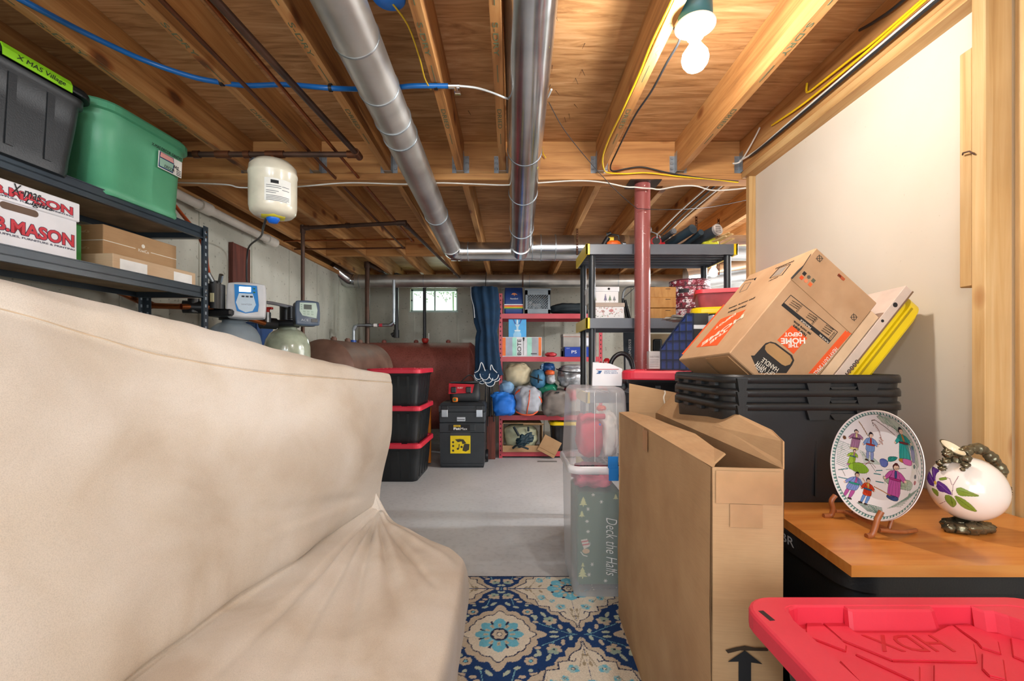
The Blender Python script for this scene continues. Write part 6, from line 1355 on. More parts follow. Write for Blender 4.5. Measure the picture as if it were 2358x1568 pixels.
# ------------------------------------------------ wood top on black totes
TT = H-.42
tb = thing('tabletop', 'orange wood-veneer board resting on black totes, carrying plate and jug', 'tabletop', (1.05, 1.3, TT-.024))
rad = math.radians(0)
part('board', MB().add([(x, y, z) for z in (TT-.024, TT) for x, y in ((.700, .938), (1.37, .938), (1.37, 1.95), (.775, 1.95), (.738, 1.3))], [[4, 3, 2, 1, 0], [5, 6, 7, 8, 9], [0, 1, 6, 5], [1, 2, 7, 6], [2, 3, 8, 7], [3, 4, 9, 8], [4, 0, 5, 9]]), M_top, tb)
for z, l in ((0, 'lower'), (.345, 'upper')):
    bt = thing('storage_tote', 'dusty black tote under the orange wood board, the '+l+' one', 'storage tote', (1.04, 1.42, z), local=RZ(0))
    part('body', MB().loft([rrect(.60*s, .88*s, .06, z=zz) for zz, s in ((0, .92), (.02, .94), (.30, .99))]), M_blk, bt)
    part('rim', MB().loft([rrect(.63, .90, .06, z=zz) for zz in (.30, .349 if z else .3445)]), M_blk, bt)
    if z: 
        text(bt, 'BR', (-.3175, -.20, .318), (0, -1, 0), (0, 0, 1), .055, .022, plain('#9a9c9e', .6))
# ------------------------------------------------ nested black totes
nb = None
for k, (dz, l) in enumerate(((0, 'bottom, its body visible'), (.04, 'middle'), (.08, 'top, holding boxes and a yellow lid'))):
    t = thing('storage_tote', 'open black tote nested on the orange board, the '+l, 'storage tote', (.90, 1.56, TT+dz+.0005), 'nested open black totes', local=RZ(0))
    w_, d2 = .55, .46; hh = .300
    rings = [rrect(w_*s, d2*s, .05, z=z) for z, s in ((0, .88), (.01, .90), (hh-.035, .955))]
    inner = [rrect(w_*s-.012, d2*s-.012, .045, z=z) for z, s in ((hh-.0, .955), (.012, .89))]
    part('body', MB().loft(rings+[rrect(w_*.965, d2*.965, .05, z=hh)]+inner, cap0=True, cap1=True), M_blk, t)
    if k == 0:
        for x in (-.20, -.095, .0, .105, .20): part('rib', MB().box((x-.003, -d2*.46-.004, .02), (x+.003, -d2*.46+.02, hh-.04), .001), plain('#0c0d0f', .5), t)
    # rim: outline with handle cut-outs along the front
    def rimring(sc, z, r=.075): return [v for v in rrect(w_+sc, d2+sc, r, z=z)]
    rim = MB().loft([rimring(-.014, hh-.004), rimring(0, hh-.002), rimring(.004, hh-.010), rimring(.004, hh-.024), rimring(-.004, hh-.024), rimring(-.022, hh-.012)], cap0=False, cap1=False)
    part('rim', rim, M_blk, t)
    yf = -d2/2-.0015
    def flap(xa, xb, dep, sl=.012): part('rim_lug', MB().prism([(xa, -dep), (xb, -dep), (xb+sl, 0), (xa-sl, 0)], .020, Matrix.Translation((0, yf+.020, hh-.010)) @ Matrix.Rotation(PI/2, 4, 'X')), M_blk, t)
    flap(-.235, -.215, .040, .006); flap(-.03, .025, .042); flap(.115, .165, .042)
    part('handle', MB().prism([(.03, -.022), (.045, -.040), (.095, -.040), (.11, -.022)], .010, Matrix.Translation((0, yf+.012, hh-.012)) @ Matrix.Rotation(PI/2, 4, 'X')), M_blk, t)
    for y in (-.14, -.04, .07, .16): part('rim_lug', MB().box((-w_/2-.001, y-.02, hh-.036), (-w_/2+.016, y+.02, hh-.008), .002), M_blk, t)
part('sticker', MB().box((-.252, -d2*.482-.002, .205), (-.228, -d2*.482+.0, .222)), plain('#cfcfc8', .5), [o for o in COL.objects if o.name.startswith('storage_tote') and o.get('label', '').endswith('its body visible')][0], 'white and yellow sticker')
# ------------------------------------------------ leaning box and sheets
R_ = Matrix(((.65947491, .74800358, -.07472243), (.09011911, .02001603, .99572984), (.74630512, -.6633928, -.05420935)))
k_ = 1.42/1.35
B0 = Vector((.64580611, 1.35, .0244128))*k_+Vector((0, 0, H))
hw, hh_, hd = .4317*k_, .2534*k_, .353*k_*.97
hb = thing('moving_box', 'brown moving box with orange logo, tipped up inside the open black tote', 'box', B0, local=R_)
# local axes: x = u (up right), y = v (down right), z = w (away)
part('box_body', MB().box((0, 0, 0), (hw, hh_, hd), .003), m_card('moving_cardboard', '#b48c66', '#c49f7a'), hb)
ORG_ = plain('#e8581f', .7, var=.03)
Mfront = lambda x, y: (x, y, -.0)
U, V = Vector((-1, 0, 0)), Vector((0, 1, 0))     # printed upside down: reading runs from upper right down to the left
def FT(s, x, y, w_, h_, m, **k): return text(hb, s, (x, y, -.0012), Vector((1, 0, 0)), Vector((0, -1, 0)), w_, h_, m, **k)
# front face frame: origin at (x, y); looking at it, +x runs up right and +y down right; normal must face -z, so V x U ordering
def F_panel(nm, x, y, w_, h_, m, e=.0008, label=None):   # x,y lower corner in local
    mb = MB().box((x, y, -e), (x+w_, y+h_, .0)); return part(nm, mb, m, hb, label)
def F_poly(nm, pts, m, e=.0008):
    n_ = len(pts); a = [Vector((x, y, -e)) for x, y in pts]; b_ = [Vector((x, y, .0005)) for x, y in pts]
    mb = MB(); mb.add(a+b_, [list(range(n_)), list(range(n_, 2*n_))[::-1]]+[[i, n_+i, n_+(i+1) % n_, (i+1) % n_] for i in range(n_)]); return part(nm, mb, m, hb)
def F_text(s, x, y, w_, h_, m, ud=(0, 1, 0), vd=(1, 0, 0), e=-.0010):
    # ud reading direction, vd up direction of the letters; ud x vd = -z
    return text(hb, s, (x, y, e), ud, vd, w_, h_, m)
def toloc(px, py):   # a traced point of the front face -> local x,y
    o = B0-Vector((0, 0, H)); d = Vector(((px-CX)/FPX, 1, (CY-py)/FPX)); nrm = R_ @ Vector((0, 0, 1)); t_ = o.dot(nrm)/d.dot(nrm)
    q = R_.transposed() @ (d*t_-o); return q.x, q.y
def cr(x, y): return toloc(1530+x/3.743, 560+y/3.743)
# seam, orange edge bar, handle, logo, check boxes
a1 = cr(1095, 315); 
F_panel('seam', a1[0]-.0008, 0, .0016, hh_, plain('#8f6c48', .8), .0006)
F_poly('orange_bar', [cr(1240, 1122), cr(1310, 1122), cr(1612, 775), cr(1590, 772), cr(1582, 755), cr(1572, 770), cr(1562, 750)], ORG_)
dC = cr(1098, 830); s_ = .047
F_poly('logo', [cr(1098, 708), cr(1230, 818), cr(1112, 955), cr(972, 835)], ORG_)
def dirs(p, q): a, b_ = cr(*p), cr(*q); return Vector((b_[0]-a[0], b_[1]-a[1], 0))
def F_line(s, pA, pB, h_, m, e=-.0012, up=None, **k):
    """text whose baseline runs from pA to pB (traced points); letters' up = direction making ud x vd point out (-z)"""
    a, b_ = cr(*pA), cr(*pB); u_ = Vector((b_[0]-a[0], b_[1]-a[1], 0)); w_ = u_.length; u_.normalize(); v_ = Vector((0, 0, -1)).cross(u_)
    return text(hb, s, (a[0], a[1], e), u_, v_, w_, h_, m, **k)
# upside-down reading: from the right to the left in the picture
F_line('THE', (1150, 865), (1062, 862+5), .012, plain('#f0e6da', .7), bold=.03); F_line('HOME', (1208, 815), (1000, 818), .019, plain('#f0e6da', .7), bold=.03); F_line('DEPOT', (1180, 768), (1030, 770), .013, plain('#f0e6da', .7), bold=.03)
F_line('How doers', (1225, 785), (1115, 700), .0105, INK, bold=.02); F_line('get more done.', (1268, 775), (1118, 658), .0105, INK, bold=.02)
F_poly('handle_mark', [cr(745, 968), cr(775, 968), cr(870, 862), cr(915, 848), cr(960, 860), cr(1100, 965), cr(1118, 1010), cr(1100, 1050), cr(1050, 1120), cr(812, 1118)], plain('#2a2624', .8))
F_poly('handle_hole', [cr(870, 880), cr(905, 860), cr(945, 868), cr(1080, 970), cr(1100, 1010), cr(1080, 1045), cr(1040, 1058), cr(1010, 1045), cr(885, 945), cr(865, 915)], m_card('handle_card', '#a8804f', '#b98f60'), .0012)
F_line('LIFT WITH', (905, 1160), (800, 1030), .014, plain('#f0e6da', .7), e=-.0016); F_line('HANDLE', (960, 1095), (860, 985), .014, plain('#f0e6da', .7), e=-.0016) if False else None
F_line('LIFT WITH', (950, 1120), (805, 1015), .016, plain('#e8dccb', .7), e=-.0016); F_line('HANDLE', (985, 1080), (850, 985), .016, plain('#e8dccb', .7), e=-.0016)
F_line('HEAVY DUTY SMALL', (1470, 895), (1280, 1120), .013, plain('#f0e6da', .7))
# check-list frame
q = [cr(1088, 447), cr(1492, 766), cr(1412, 865), cr(1010, 535)]
for i in range(4):
    a, b_ = Vector((*q[i], 0)), Vector((*q[(i+1) % 4], 0)); d = (b_-a).normalized(); nn = Vector((-d.y, d.x, 0))*.0009
    F_poly('print_line', [(a+nn)[:2], (b_+nn)[:2], (b_-nn)[:2], (a-nn)[:2]], INK)
F_poly('print_bar', [cr(1030, 513), cr(1432, 838), cr(1412, 865), cr(1010, 535)], INK)
F_line('FRAGILE', (1262, 725), (1175, 655), .006, plain('#e8dccb', .7), e=-.0014); F_line('PLACE IN', (1415, 850), (1340, 785), .006, plain('#e8dccb', .7), e=-.0014)
for k, (x, y) in enumerate([(1180, 540), (1168, 555), (1156, 570), (1144, 585), (1315, 650), (1303, 664), (1290, 678), (1277, 692), (1465, 772), (1453, 786), (1440, 801), (1428, 816)]):
    for s1, m_, e in ((.0028, INK, .0008), (.0018, M_card, .0011)): a, b_ = cr(x, y); F_panel('check_box', a-s1, b_-s1, 2*s1, 2*s1, m_, e)
for (x, y) in ((1130, 512), (1118, 527), (1106, 542), (1275, 622), (1263, 637), (1250, 652), (1420, 722), (1408, 737), (1395, 752), (1382, 767)):
    F_line('BEDROOM', (x+38, y+20), (x-25, y-8) if False else (x-28, y-30+8), .0035, INK)
for (x, y) in ((1336, 132), (1632, 638)):
    a, b_ = cr(x, y); r_ = .009
    mb = MB().tube([(a+r_*math.cos(k*PI/8), b_+r_*math.sin(k*PI/8), -.0006) for k in range(17)], .0008, 5); mb.tube([(a-r_, b_-r_, -.0006), (a+r_, b_+r_, -.0006)], .0008, 5).tube([(a-r_, b_+r_, -.0006), (a+r_, b_-r_, -.0006)], .0008, 5); part('print_mark', mb, INK, hb)
for k, (x, y, c_) in enumerate([(1206, 262, '#1c1c1c'), (1244, 292, '#5a5346'), (1283, 322, '#5a5a46'), (1182, 297, '#e2541e'), (1219, 325, '#e8855a'), (1256, 355, '#e2642e')]):
    a, b_ = cr(x, y); (F_panel('colour_swatch', a-.0058, b_-.0058, .0116, .0116, plain(c_, .7)) if k in (0, 2, 3, 5) else part('colour_swatch', MB().tube([(a, b_, -.0008), (a, b_, .0)], .0065, 6), plain(c_, .7), hb))
F_poly('print_mark', [cr(1490, 275), cr(1505, 260), cr(1558, 308), cr(1545, 325), cr(1530, 318)], plain('#b5532c', .7)); F_poly('print_mark', [cr(1490, 280), cr(1497, 264), cr(1525, 285), cr(1515, 300)], INK)
# left lit face (y = 0 plane)
def tolf(x, y):
    px, py = 1530+x/3.743, 560+y/3.743; o = B0-Vector((0, 0, H)); d = Vector(((px-CX)/FPX, 1, (CY-py)/FPX)); nrm = R_ @ Vector((0, 1, 0)); t_ = o.dot(nrm)/d.dot(nrm)
    q = R_.transposed() @ (d*t_-o); return q.x, q.z
def L_poly(nm, pts, m, e=.0008):
    pts = [tolf(*p_) for p_ in pts]; n_ = len(pts); a = [Vector((x, -e, z)) for x, z in pts]; b_ = [Vector((x, .0005, z)) for x, z in pts]
    mb = MB(); mb.add(a+b_, [list(range(n_))[::-1], list(range(n_, 2*n_))]+[[i, (i+1) % n_, n_+(i+1) % n_, n_+i] for i in range(n_)]); return part(nm, mb, m, hb)
def L_line(s, pA, pB, h_, m, e=-.0012, **k):
    a, b_ = tolf(*pA), tolf(*pB); u_ = Vector((b_[0]-a[0], 0, b_[1]-a[1])); w_ = u_.length; u_.normalize(); v_ = Vector((0, -1, 0)).cross(u_)
    return text(hb, s, (a[0], e, a[1]), u_, v_, w_, h_, m, **k)
L_poly('orange_bar', [(150, 955), (160, 958), (520, 530), (512, 528)], ORG_)
L_poly('logo', [(275, 897), (485, 655), (700, 573), (455, 880)], ORG_)
CM = plain('#f0d8c4', .7)
L_line('THE', (545, 735), (395, 850), .020, CM, bold=.03); L_line('HOME', (650, 630), (320, 870), .030, CM, bold=.03) if False else L_line('HOME', (690, 610), (330, 860), .026, CM, bold=.03, e=-.0014); L_line('DEPOT', (620, 600), (440, 730), .016, CM, bold=.03)
L_line('How doers', (710, 530), (555, 592), .011, INK, bold=.02); L_line('get more done', (790, 462), (565, 555), .011, INK, bold=.02)
for a, b_ in (((905, 303), (985, 215)), ((985, 215), (1085, 180)), ((1085, 180), (1010, 275)), ((1010, 275), (905, 303))):
    L_poly('print_line', [a, (a[0]+6, a[1]), (b_[0]+6, b_[1]), b_], INK)
L_poly('print_block', [(930, 290), (990, 222), (1060, 197), (1000, 268)], plain('#8f8478', .7))
L_line('000300000', (1125, 148), (965, 215), .008, INK); L_line('SMALL BOX', (985, 288), (905, 325), .005, INK); L_line('recycle', (790, 300), (680, 325), .006, INK)
L_poly('print_mark', [(770, 310), (795, 295), (780, 322)], INK)
for p_, q2 in (((645, 425), (690, 350)), ((690, 350), (745, 335)), ((745, 335), (705, 400)), ((705, 400), (645, 425))): L_poly('print_line', [p_, (p_[0]+4, p_[1]), (q2[0]+4, q2[1]), q2], plain('#6f6258', .7))
L_poly('torn_edge', [(1090, 300), (1100, 308), (1180, 225), (1265, 92), (1250, 110), (1200, 190), (1150, 235)], INK)
# bottom face (x = 0 plane): a few grey print lines and a tab
for z in (.08, .13, .18): part('print_line', MB().box((-.0006, .03, z), (0, hh_*.55, z+.002)), plain('#7a6248', .8), hb)
part('tab', MB().box((-.003, .01, .02), (.0, .20, .16)), m_card('tab_card', '#b88b5e', '#c69a6d'), hb)
# sheets leaning with it
def leaning(name, label, cat, u0, u1, v0, v1, w0, w1, m, bev=.001):
    o = B0+R_ @ Vector((u0, v0, w0)); t = thing(name, label, cat, o, local=R_); part('sheet', MB().box((0, 0, 0), (u1-u0, v1-v0, w1-w0), bev), m, t); return t
leaning('flat_carton', 'pale folded carton edge between moving box and white-brown sheet, in the tote', 'box', .03, hw*.93, hh_+.002, hh_+.034, .002, .30, plain('#dcbc98', .7))
wsht = leaning('flat_carton', 'tall folded cardboard sheet with printed number, standing behind the moving box', 'box', .02, .565, hh_+.037, hh_+.068, .0, .33, plain('#d3bfb0', .7))
part('torn_edge', MB().box((0, .028, -.002), (.545, .0325, .33)), plain('#7d6048', .8), wsht)
for s, x, y, w_, h_ in (('000618868', .21, .007, .135, .013),):
    text(wsht, s, (.245, .022, -.0012), (-1, 0, 0), Vector((0, 0, -1)).cross(Vector((-1, 0, 0))), .12, .014, INK)
part('print_mark', MB().tube([(.47, .012, -.001), (.47, .012, .0)], .008, 12).tube([(.40, .012, -.001), (.40, .012, .0)], .005, 10), INK, wsht)
yl = thing('tote_lid', 'large bright yellow tote lid leaning against the wall behind the cardboard', 'lid', B0+R_ @ Vector((-.0, hh_+.075, .0)), local=R_)
part('panel', MB().loft([[Vector((x, y_, z)) for x, z in [(v.x+.30, v.y+.17) for v in rrect(.54*s, .34*s, .06)]] for y_, s in ((0, .93), (.012, .95), (.014, 1.0), (.050, 1.0), (.054, .97), (.060, .95), (.064, .88))], smooth=False), M_yel, yl)
part('groove', MB().box((.05, .021, -.0025), (.52, .027, .0)), plain('#a88e00', .5), yl)
# ------------------------------------------------ red lid tote stack under the column side
for k, z in enumerate((0, .36, .72)):
    tote('storage_tote', 'black tote with red lid behind the black nested totes, '+('lowest of its stack' if k == 0 else 'middle of its stack' if k == 1 else 'top one, carrying the file holders'), .945, 2.29, z, .72, .50, .378 if k == 2 else .372, rot=-20, group='red-lidded totes right of the clear tubs')
ZR = 1.098
# file holders
fh = thing('file_holder', 'navy and black plastic magazine file with pocket grid side, on the red lid', 'file holder', (.80, 2.14, ZR+.001), local=RZ(0))
bx, by = .845, 2.05
side = [(0, 0), (0, .245), (.008, .25), (.055, .235), (.20, .09), (.215, 0)]
zb, zt2 = 0, 0
# left side panel faces -x/-y; its spine faces the camera
fb = MB()
fb.box((.035, -.05, 0), (.105, -.045, .262), .002)              # spine
part('spine', fb, plain('#33363a', .45), fh)
part('spine', MB().box((.035, -.0515, .10+.09), (.105, -.0502, .10+.108)), plain('#d8dce2', .5), fh, 'white label strip')
text(fh, '2023 Tax Docs', (.045, -.0525, .194), (1, 0, 0), (0, 0, 1), .05, .008, plain('#8a8d92', .6)) if False else None
NV_ = plain('#1d3270', .25, coat=.4)
pl = Matrix.Translation((.033, -.05, 0)) @ Matrix.Rotation(math.radians(158), 4, 'Z') @ Matrix.Rotation(PI/2, 4, 'X')
# side in the plane running from the spine back-left
e1 = Vector((-.115, .10, 0)).normalized()
def SD(a, z, o=0): n_ = Vector((e1.y, -e1.x, 0))*-1; n_ = Vector((-e1.y, e1.x, 0)); n_ = -Vector((e1.y, -e1.x, 0)) if n_.y > 0 else n_; return Vector((.035, -.05, 0))+e1*a+Vector((0, 0, z))+Vector((-e1.y, e1.x, 0))*(-o if Vector((-e1.y, e1.x, 0)).y > 0 else o)
pts = [(0, 0), (0, .262), (.03, .262), (.150, .105), (.155, 0)]
mb = MB(); a = [SD(x, z) for x, z in pts]; b_ = [SD(x, z, -.004) for x, z in pts]; mb.add(a+b_, [[0, 1, 2, 3, 4], [9, 8, 7, 6, 5]]+[[i, (i+1) % 5, 5+(i+1) % 5, 5+i] for i in range(5)])
part('side_panel', mb, NV_, fh, 'navy side')
gr = MB()
for x in (0.0, .031, .062, .093, .124, .152):
    zt_ = .262 if x < .03 else .262-(x-.03)*(.157/.12); gr.loft([[SD(x-.0028, z, 0), SD(x+.0028, z, 0), SD(x+.0028, z, .007), SD(x-.0028, z, .007)] for z in (0, max(.02, zt_))], smooth=False)
for z in (.003, .048, .092, .137, .18, .222, .259):
    xt = .152 if z < .105 else .03+(.262-z)*.12/.157; gr.loft([[SD(x, z-.003, 0), SD(x, z+.003, 0), SD(x, z+.003, .007), SD(x, z-.003, .007)] for x in (0, xt)], smooth=False)
gr.loft([[SD(x, z-.004, 0), SD(x, z+.004, 0), SD(x, z+.004, .008), SD(x, z-.004, .008)] for x, z in ((.028, .262), (.152, .104))], smooth=False)
part('grid', gr, plain('#12203f', .25, coat=.4), fh)
part('back_panel', MB().box((.10, -.05, 0), (.105, .15, .10)).box((-.08, .05, 0), (.10, .054, .08)), NV_, fh)
fw = solo('file_holder_box', MB().box((.925, 2.09, ZR+.001), (.99, 2.28, ZR+.255), .002), plain('#d3d7e0', .5), 'white magazine file right of the black one', 'file holder'); fw.name = 'file_holder'
part('finger_hole', MB().tube([(.967, 2.0895, ZR+.215), (.967, 2.0885, ZR+.215)], .004, 10), INK, fw)
t = carton('paper_box', 'pale grey printed packet standing on the red lid right of the column', (.785, 2.45, ZR+.001), (.10, .05, .095), mat=plain('#c9c9c7', .6), rot=-4)
text(t, 'EVERYTHING', (-.045, -.0256, .06), (1, 0, 0), (0, 0, 1), .05, .010, plain('#9c9393', .6)); 
for k in range(4): panel(t, 'print_line', (.015, -.0256, .02+.017*k), (1, 0, 0), (0, 0, 1), .03, .003, plain('#a7a7a7', .6)); panel(t, 'print_line', (-.045, -.0256, .015+.014*k*.8), (1, 0, 0), (0, 0, 1), .045, .002, plain('#b0aaaa', .6))
yt = tote('storage_tote', 'black tote with bright yellow lid under the red translucent box, behind the moving box', 1.13, 2.42, ZR+.001, .34, .42, .312, rot=-20, lid=M_yel, lidh=.035)
rc = thing('red_bin', 'translucent red bin with red lid on top of the yellow-lidded tote', 'bin', (1.14, 2.46, ZR+.314), local=RZ(-20))
part('body', MB().loft([rrect(.27*s, .36*s, .04, z=z) for z, s in ((0, .9), (.075, 1))]), plain('#a64a52', .3, var=.15), rc); part('lid', MB().loft([rrect(.29, .38, .04, z=z) for z in (.075, .095)]), plain('#d2323c', .35), rc)
solo('grey_cloth', blob((.90, 2.33, ZR+.262), (.10, .08, .014), .7, .3, 10, 41), plain('#a9a299', .9), 'folded grey cloth over the file holders', 'cloth')
# ------------------------------------------------ plate on stand
PC = Vector((.930, 1.15, H-.262))
tilt = 13; Rp = RZ(17) @ RX(90-tilt)         # plate's local z faces the camera
tilt = 8; Rp = RZ(-87) @ RX(90-tilt)
pt = thing('display_plate', 'round porcelain plate painted with colourful robed figures, on a wooden stand', 'plate', PC, local=Rp)
R0 = .136; rr_ = [0, .02, .04, .06, .075, .085, .095, .105, .115, .125, .131, R0]
n1, nr_ = 600, 210; th = np.linspace(0, 2*PI, n1, endpoint=False); rs = np.concatenate([np.linspace(0.0005, R0, nr_)])
T, Rr = np.meshgrid(th, rs, indexing='ij'); zz = np.where(Rr < .085, 0, (Rr-.085)**1.0*.42); zz = np.where(Rr > .131, zz+.001, zz)
u = (Rr*np.cos(T)/R0).ravel(); v = (Rr*np.sin(T)/R0).ravel()
p = Paint(u, v, '#f2eff2')
def c6(x, y): return ((x-630)/500, (700-y)/612)
def dk(c_, f=.5): return '#'+''.join('%02x' % int(int(c_[i:i+2], 16)*f) for i in (1, 3, 5))
def chai(q, it=2):
    for _ in range(it):
        o_ = []
        for i in range(len(q)):
            a_, b_ = q[i], q[(i+1) % len(q)]; o_ += [(a_[0]*.78+b_[0]*.22, a_[1]*.78+b_[1]*.22), (a_[0]*.22+b_[0]*.78, a_[1]*.22+b_[1]*.78)]
        q = o_
    return q
def poly(pts, c_):
    q = chai([c6(*a_) for a_ in pts]); p.poly(q, c_)
    n_ = len(q); mx, my = sum(a_[0] for a_ in q)/n_, sum(a_[1] for a_ in q)/n_
    p.line([(mx*.6+q[0][0]*.4, my*.6+q[0][1]*.4), (mx*.5+q[n_//2][0]*.5, my*.5+q[n_//2][1]*.5)], .010, dk(c_, .7)); p.line([(mx*.7+q[1][0]*.3, my*.7+q[1][1]*.3), (mx*.4+q[-1][0]*.6, my*.4+q[-1][1]*.6)], .009, dk(c_, .6)); p.ell(mx, my, .02, .018, '#%02x%02x%02x' % tuple(min(255, int(int(c_[i:i+2], 16)*1.25)) for i in (1, 3, 5)))
    p.line(q+[q[0]], .007, dk(c_, .45))
    for f_ in (.25, .5, .75): i_ = int(n_*f_*.5); p.line([(q[i_][0]*.8+mx*.2, q[i_][1]*.8+my*.2), (mx, my-.01), (q[-1-i_][0]*.6+mx*.4, q[-1-i_][1]*.6+my*.4)], .006, dk(c_, .72))
def stroke(pts, c_, w_=.012): p.line([c6(*q) for q in pts], w_, c_)
def el6(x, y, rx, ry, c_, a=0): a_, b_ = c6(x, y); p.ell(a_, b_, rx/500, ry/612, c_, a)
GR, TE, GY = '#7fa08d', '#2f8f88', '#9aa79f'
poly([(570, 140), (760, 150), (900, 260), (1000, 420), (1060, 640), (960, 560), (900, 380), (760, 260), (640, 220)], '#b9c6ba')
rq = random.Random(12)
for k in range(60):
    t_ = rq.uniform(0, 1); x = 600+t_*460; y = 150+t_*t_*560+rq.uniform(-30, 50); stroke([(x, y), (x+rq.uniform(10, 40), y+rq.uniform(20, 60))], rq.choice([GR, GY, '#6d8f86']), .010)
for k in range(14): y = 520+k*22; stroke([(170+k*1.5, y), (230, y+12), (290+5*k % 40, y+30)], rq.choice(['#5f7f76', GR, '#7d9088']), .010)
for k in range(9): stroke([(390+k*8, 590+k*16), (480, 610+k*14), (560+k*10, 640+k*6)], '#9dbcae', .009)
for k in range(14): x = 840+k*16; stroke([(x-40, 1130-k*18), (x+40, 1080-k*20), (x+100, 1060-k*26)], rq.choice([GR, GY, '#6f9088']), .010)
for k in range(10): stroke([(490+k*14, 1190+k*5), (600+k*12, 1165+k*6), (740+k*8, 1150+k*9)], rq.choice(['#5f7f76', GR, TE]), .010)
poly([(640, 800), (990, 770), (1000, 870), (880, 890), (760, 900)], '#a9b9a4')
for k in range(9): stroke([(680+k*34, 800), (710+k*34, 890)], '#7d927c', .008)
poly([(700, 580), (800, 560), (780, 610), (710, 640)], TE)
for pts in ([(600, 770), (660, 750)], [(580, 810), (650, 800)], [(610, 890), (690, 880)], [(220, 880), (290, 840)], [(240, 965), (320, 960)]): stroke(pts, '#2f7f86', .018)
# robed figures (generic)
def shape(pts, c_, o_=.5, it=2):
    q = chai([c6(*a_) for a_ in pts], it); p.poly(q, c_); p.line(q+[q[0]], .007, dk(c_, o_))
def robed(x, y, h_, robe, under, sash, lean=0, arm=1, hair='#2b2530', skin='#e9c9b4', legs=None):
    k = h_/300.0; L = lambda a_, b_: (x+(a_+lean*(300-b_)*.0-lean*(b_-150)*-.004*60*.01+lean*(150-b_)*.25)*k, y+b_*k)
    if legs: shape([L(-38, 190), L(-6, 190), L(-10, 290), L(-34, 292)], legs); shape([L(2, 190), L(40, 190), L(38, 288), L(14, 292)], legs); shape([L(-44, 284), L(-8, 284), L(-8, 300), L(-50, 300)], '#4a3a36'); shape([L(10, 284), L(46, 284), L(52, 298), L(12, 300)], '#4a3a36')
    shape([L(-26, 52), L(26, 52), L(44, 110), L(48, 190 if legs else 282), L(20, 200 if legs else 296), L(-18, 204 if legs else 298), L(-48, 192 if legs else 284), L(-42, 110)], robe)
    if not legs: shape([L(-48, 262), L(48, 258), L(50, 288), L(0, 300), L(-52, 290)], under)
    shape([L(-8, 55), L(10, 55), L(14, 110), L(6, 118), L(-4, 112)], under, .6)
    shape([L(-44, 118), L(44, 118), L(46, 136), L(-46, 136)], sash)
    for a_ in (-28, -10, 12, 30): p.line([c6(*L(a_*.7, 140)), c6(*L(a_*1.1, 190)), c6(*L(a_*1.25, 185 if legs else 272))], .006, dk(robe, .68))
    for s_ in (-1, 1):
        e_ = L(s_*72*arm, 118 if s_*arm > 0 else 132); shape([L(s_*20, 58), L(s_*44, 66), (e_[0]+s_*8*k, e_[1]-10*k), (e_[0], e_[1]+22*k), L(s_*34, 112)], robe, .45)
        p.ell(*c6(e_[0]+s_*4*k, e_[1]+4*k), 9*k/500, 9*k/612, skin)
    p.ell(*c6(*L(0, 26)), 25*k/500, 29*k/612, dk(hair, .8)); p.ell(*c6(*L(3, 32)), 19*k/500, 22*k/612, skin); p.ell(*c6(*L(0, 4)), 14*k/500, 12*k/612, hair)
    p.line([c6(*L(-3, 30)), c6(*L(0, 30))], .006, hair); p.line([c6(*L(10, 30)), c6(*L(13, 30))], .006, hair); p.line([c6(*L(3, 44)), c6(*L(9, 43))], .006, '#a8433a')
stroke([(530, 270), (525, 210), (560, 200), (650, 260), (740, 330)], '#4d2f22', .012)
for k in range(16): stroke([(532+k*6, 236+k*15), (556+k*5, 246+k*14), (540+k*6, 258+k*14)], '#7c4a40', .007)
for k in range(7): el6(595+(k % 3)*14, 395+k*12, 10, 7, '#c9a39a'); stroke([(580+(k % 2)*30, 400+k*12), (600, 392+k*12)], '#7c4a40', .006)
robed(340, 350, 250, '#a9799c', '#e6dc9a', '#5a3a58', .5); robed(500, 355, 330, '#7f9fd6', '#b4382c', '#b4382c', -.3, legs='#8d9bd0')
stroke([(455, 400), (410, 280), (392, 242)], '#8a6a3c', .016)
robed(850, 245, 370, '#2fa09c', '#c98a3a', '#7a2a34', -.6); shape([(930, 400), (985, 450), (985, 600), (930, 560)], '#7d7fb4'); shape([(840, 560), (950, 565), (940, 625), (860, 625)], '#cf6fb0')
robed(320, 590, 210, '#a3c843', '#c07ab0', '#4f7a9a', .4)
shape([(300, 770), (360, 740), (430, 730), (480, 750), (525, 790), (500, 830), (430, 855), (350, 850), (290, 820)], '#93bf3c')
for k in range(9): stroke([(325+k*21, 760), (345+k*18, 800), (335+k*20, 845)], '#5f8a2c', .006)
stroke([(420, 600), (600, 790)], '#3c3230', .008); stroke([(520, 680), (470, 740)], '#a02c2c', .009); stroke([(440, 730), (540, 700), (590, 740)], '#7a3a34', .008)
robed(800, 640, 400, '#bf5aa6', '#3a4f86', '#a8327c', -.15, hair='#5a2a2c'); stroke([(700, 730), (890, 660)], '#4c5a50', .008)
shape([(615, 640), (650, 615), (700, 625), (715, 670), (690, 710), (640, 705)], '#5768b4'); 
for k in range(6): stroke([(625+k*14, 640), (640+k*10, 700)], '#8c98d6', .006); stroke([(700+k*8, 640-k*4), (740+k*12, 600-k*6)], TE, .009)
robed(385, 850, 330, '#7f96d6', '#b95aa0', '#2f9a84', .3, legs='#b95aa0'); stroke([(290, 930), (245, 860), (215, 880)], '#5d5b44', .008)
robed(535, 880, 300, '#d2482a', '#e6c85a', '#3a6f9a', -.2, legs='#6d93d0'); stroke([(600, 955), (700, 975), (775, 995)], '#b57a44', .016); stroke([(465, 900), (540, 985)], '#c98a4c', .014)
for k in range(10): stroke([(380+k*9, 600+k*6), (430+k*12, 640+k*5)], '#b9cdbd', .006)
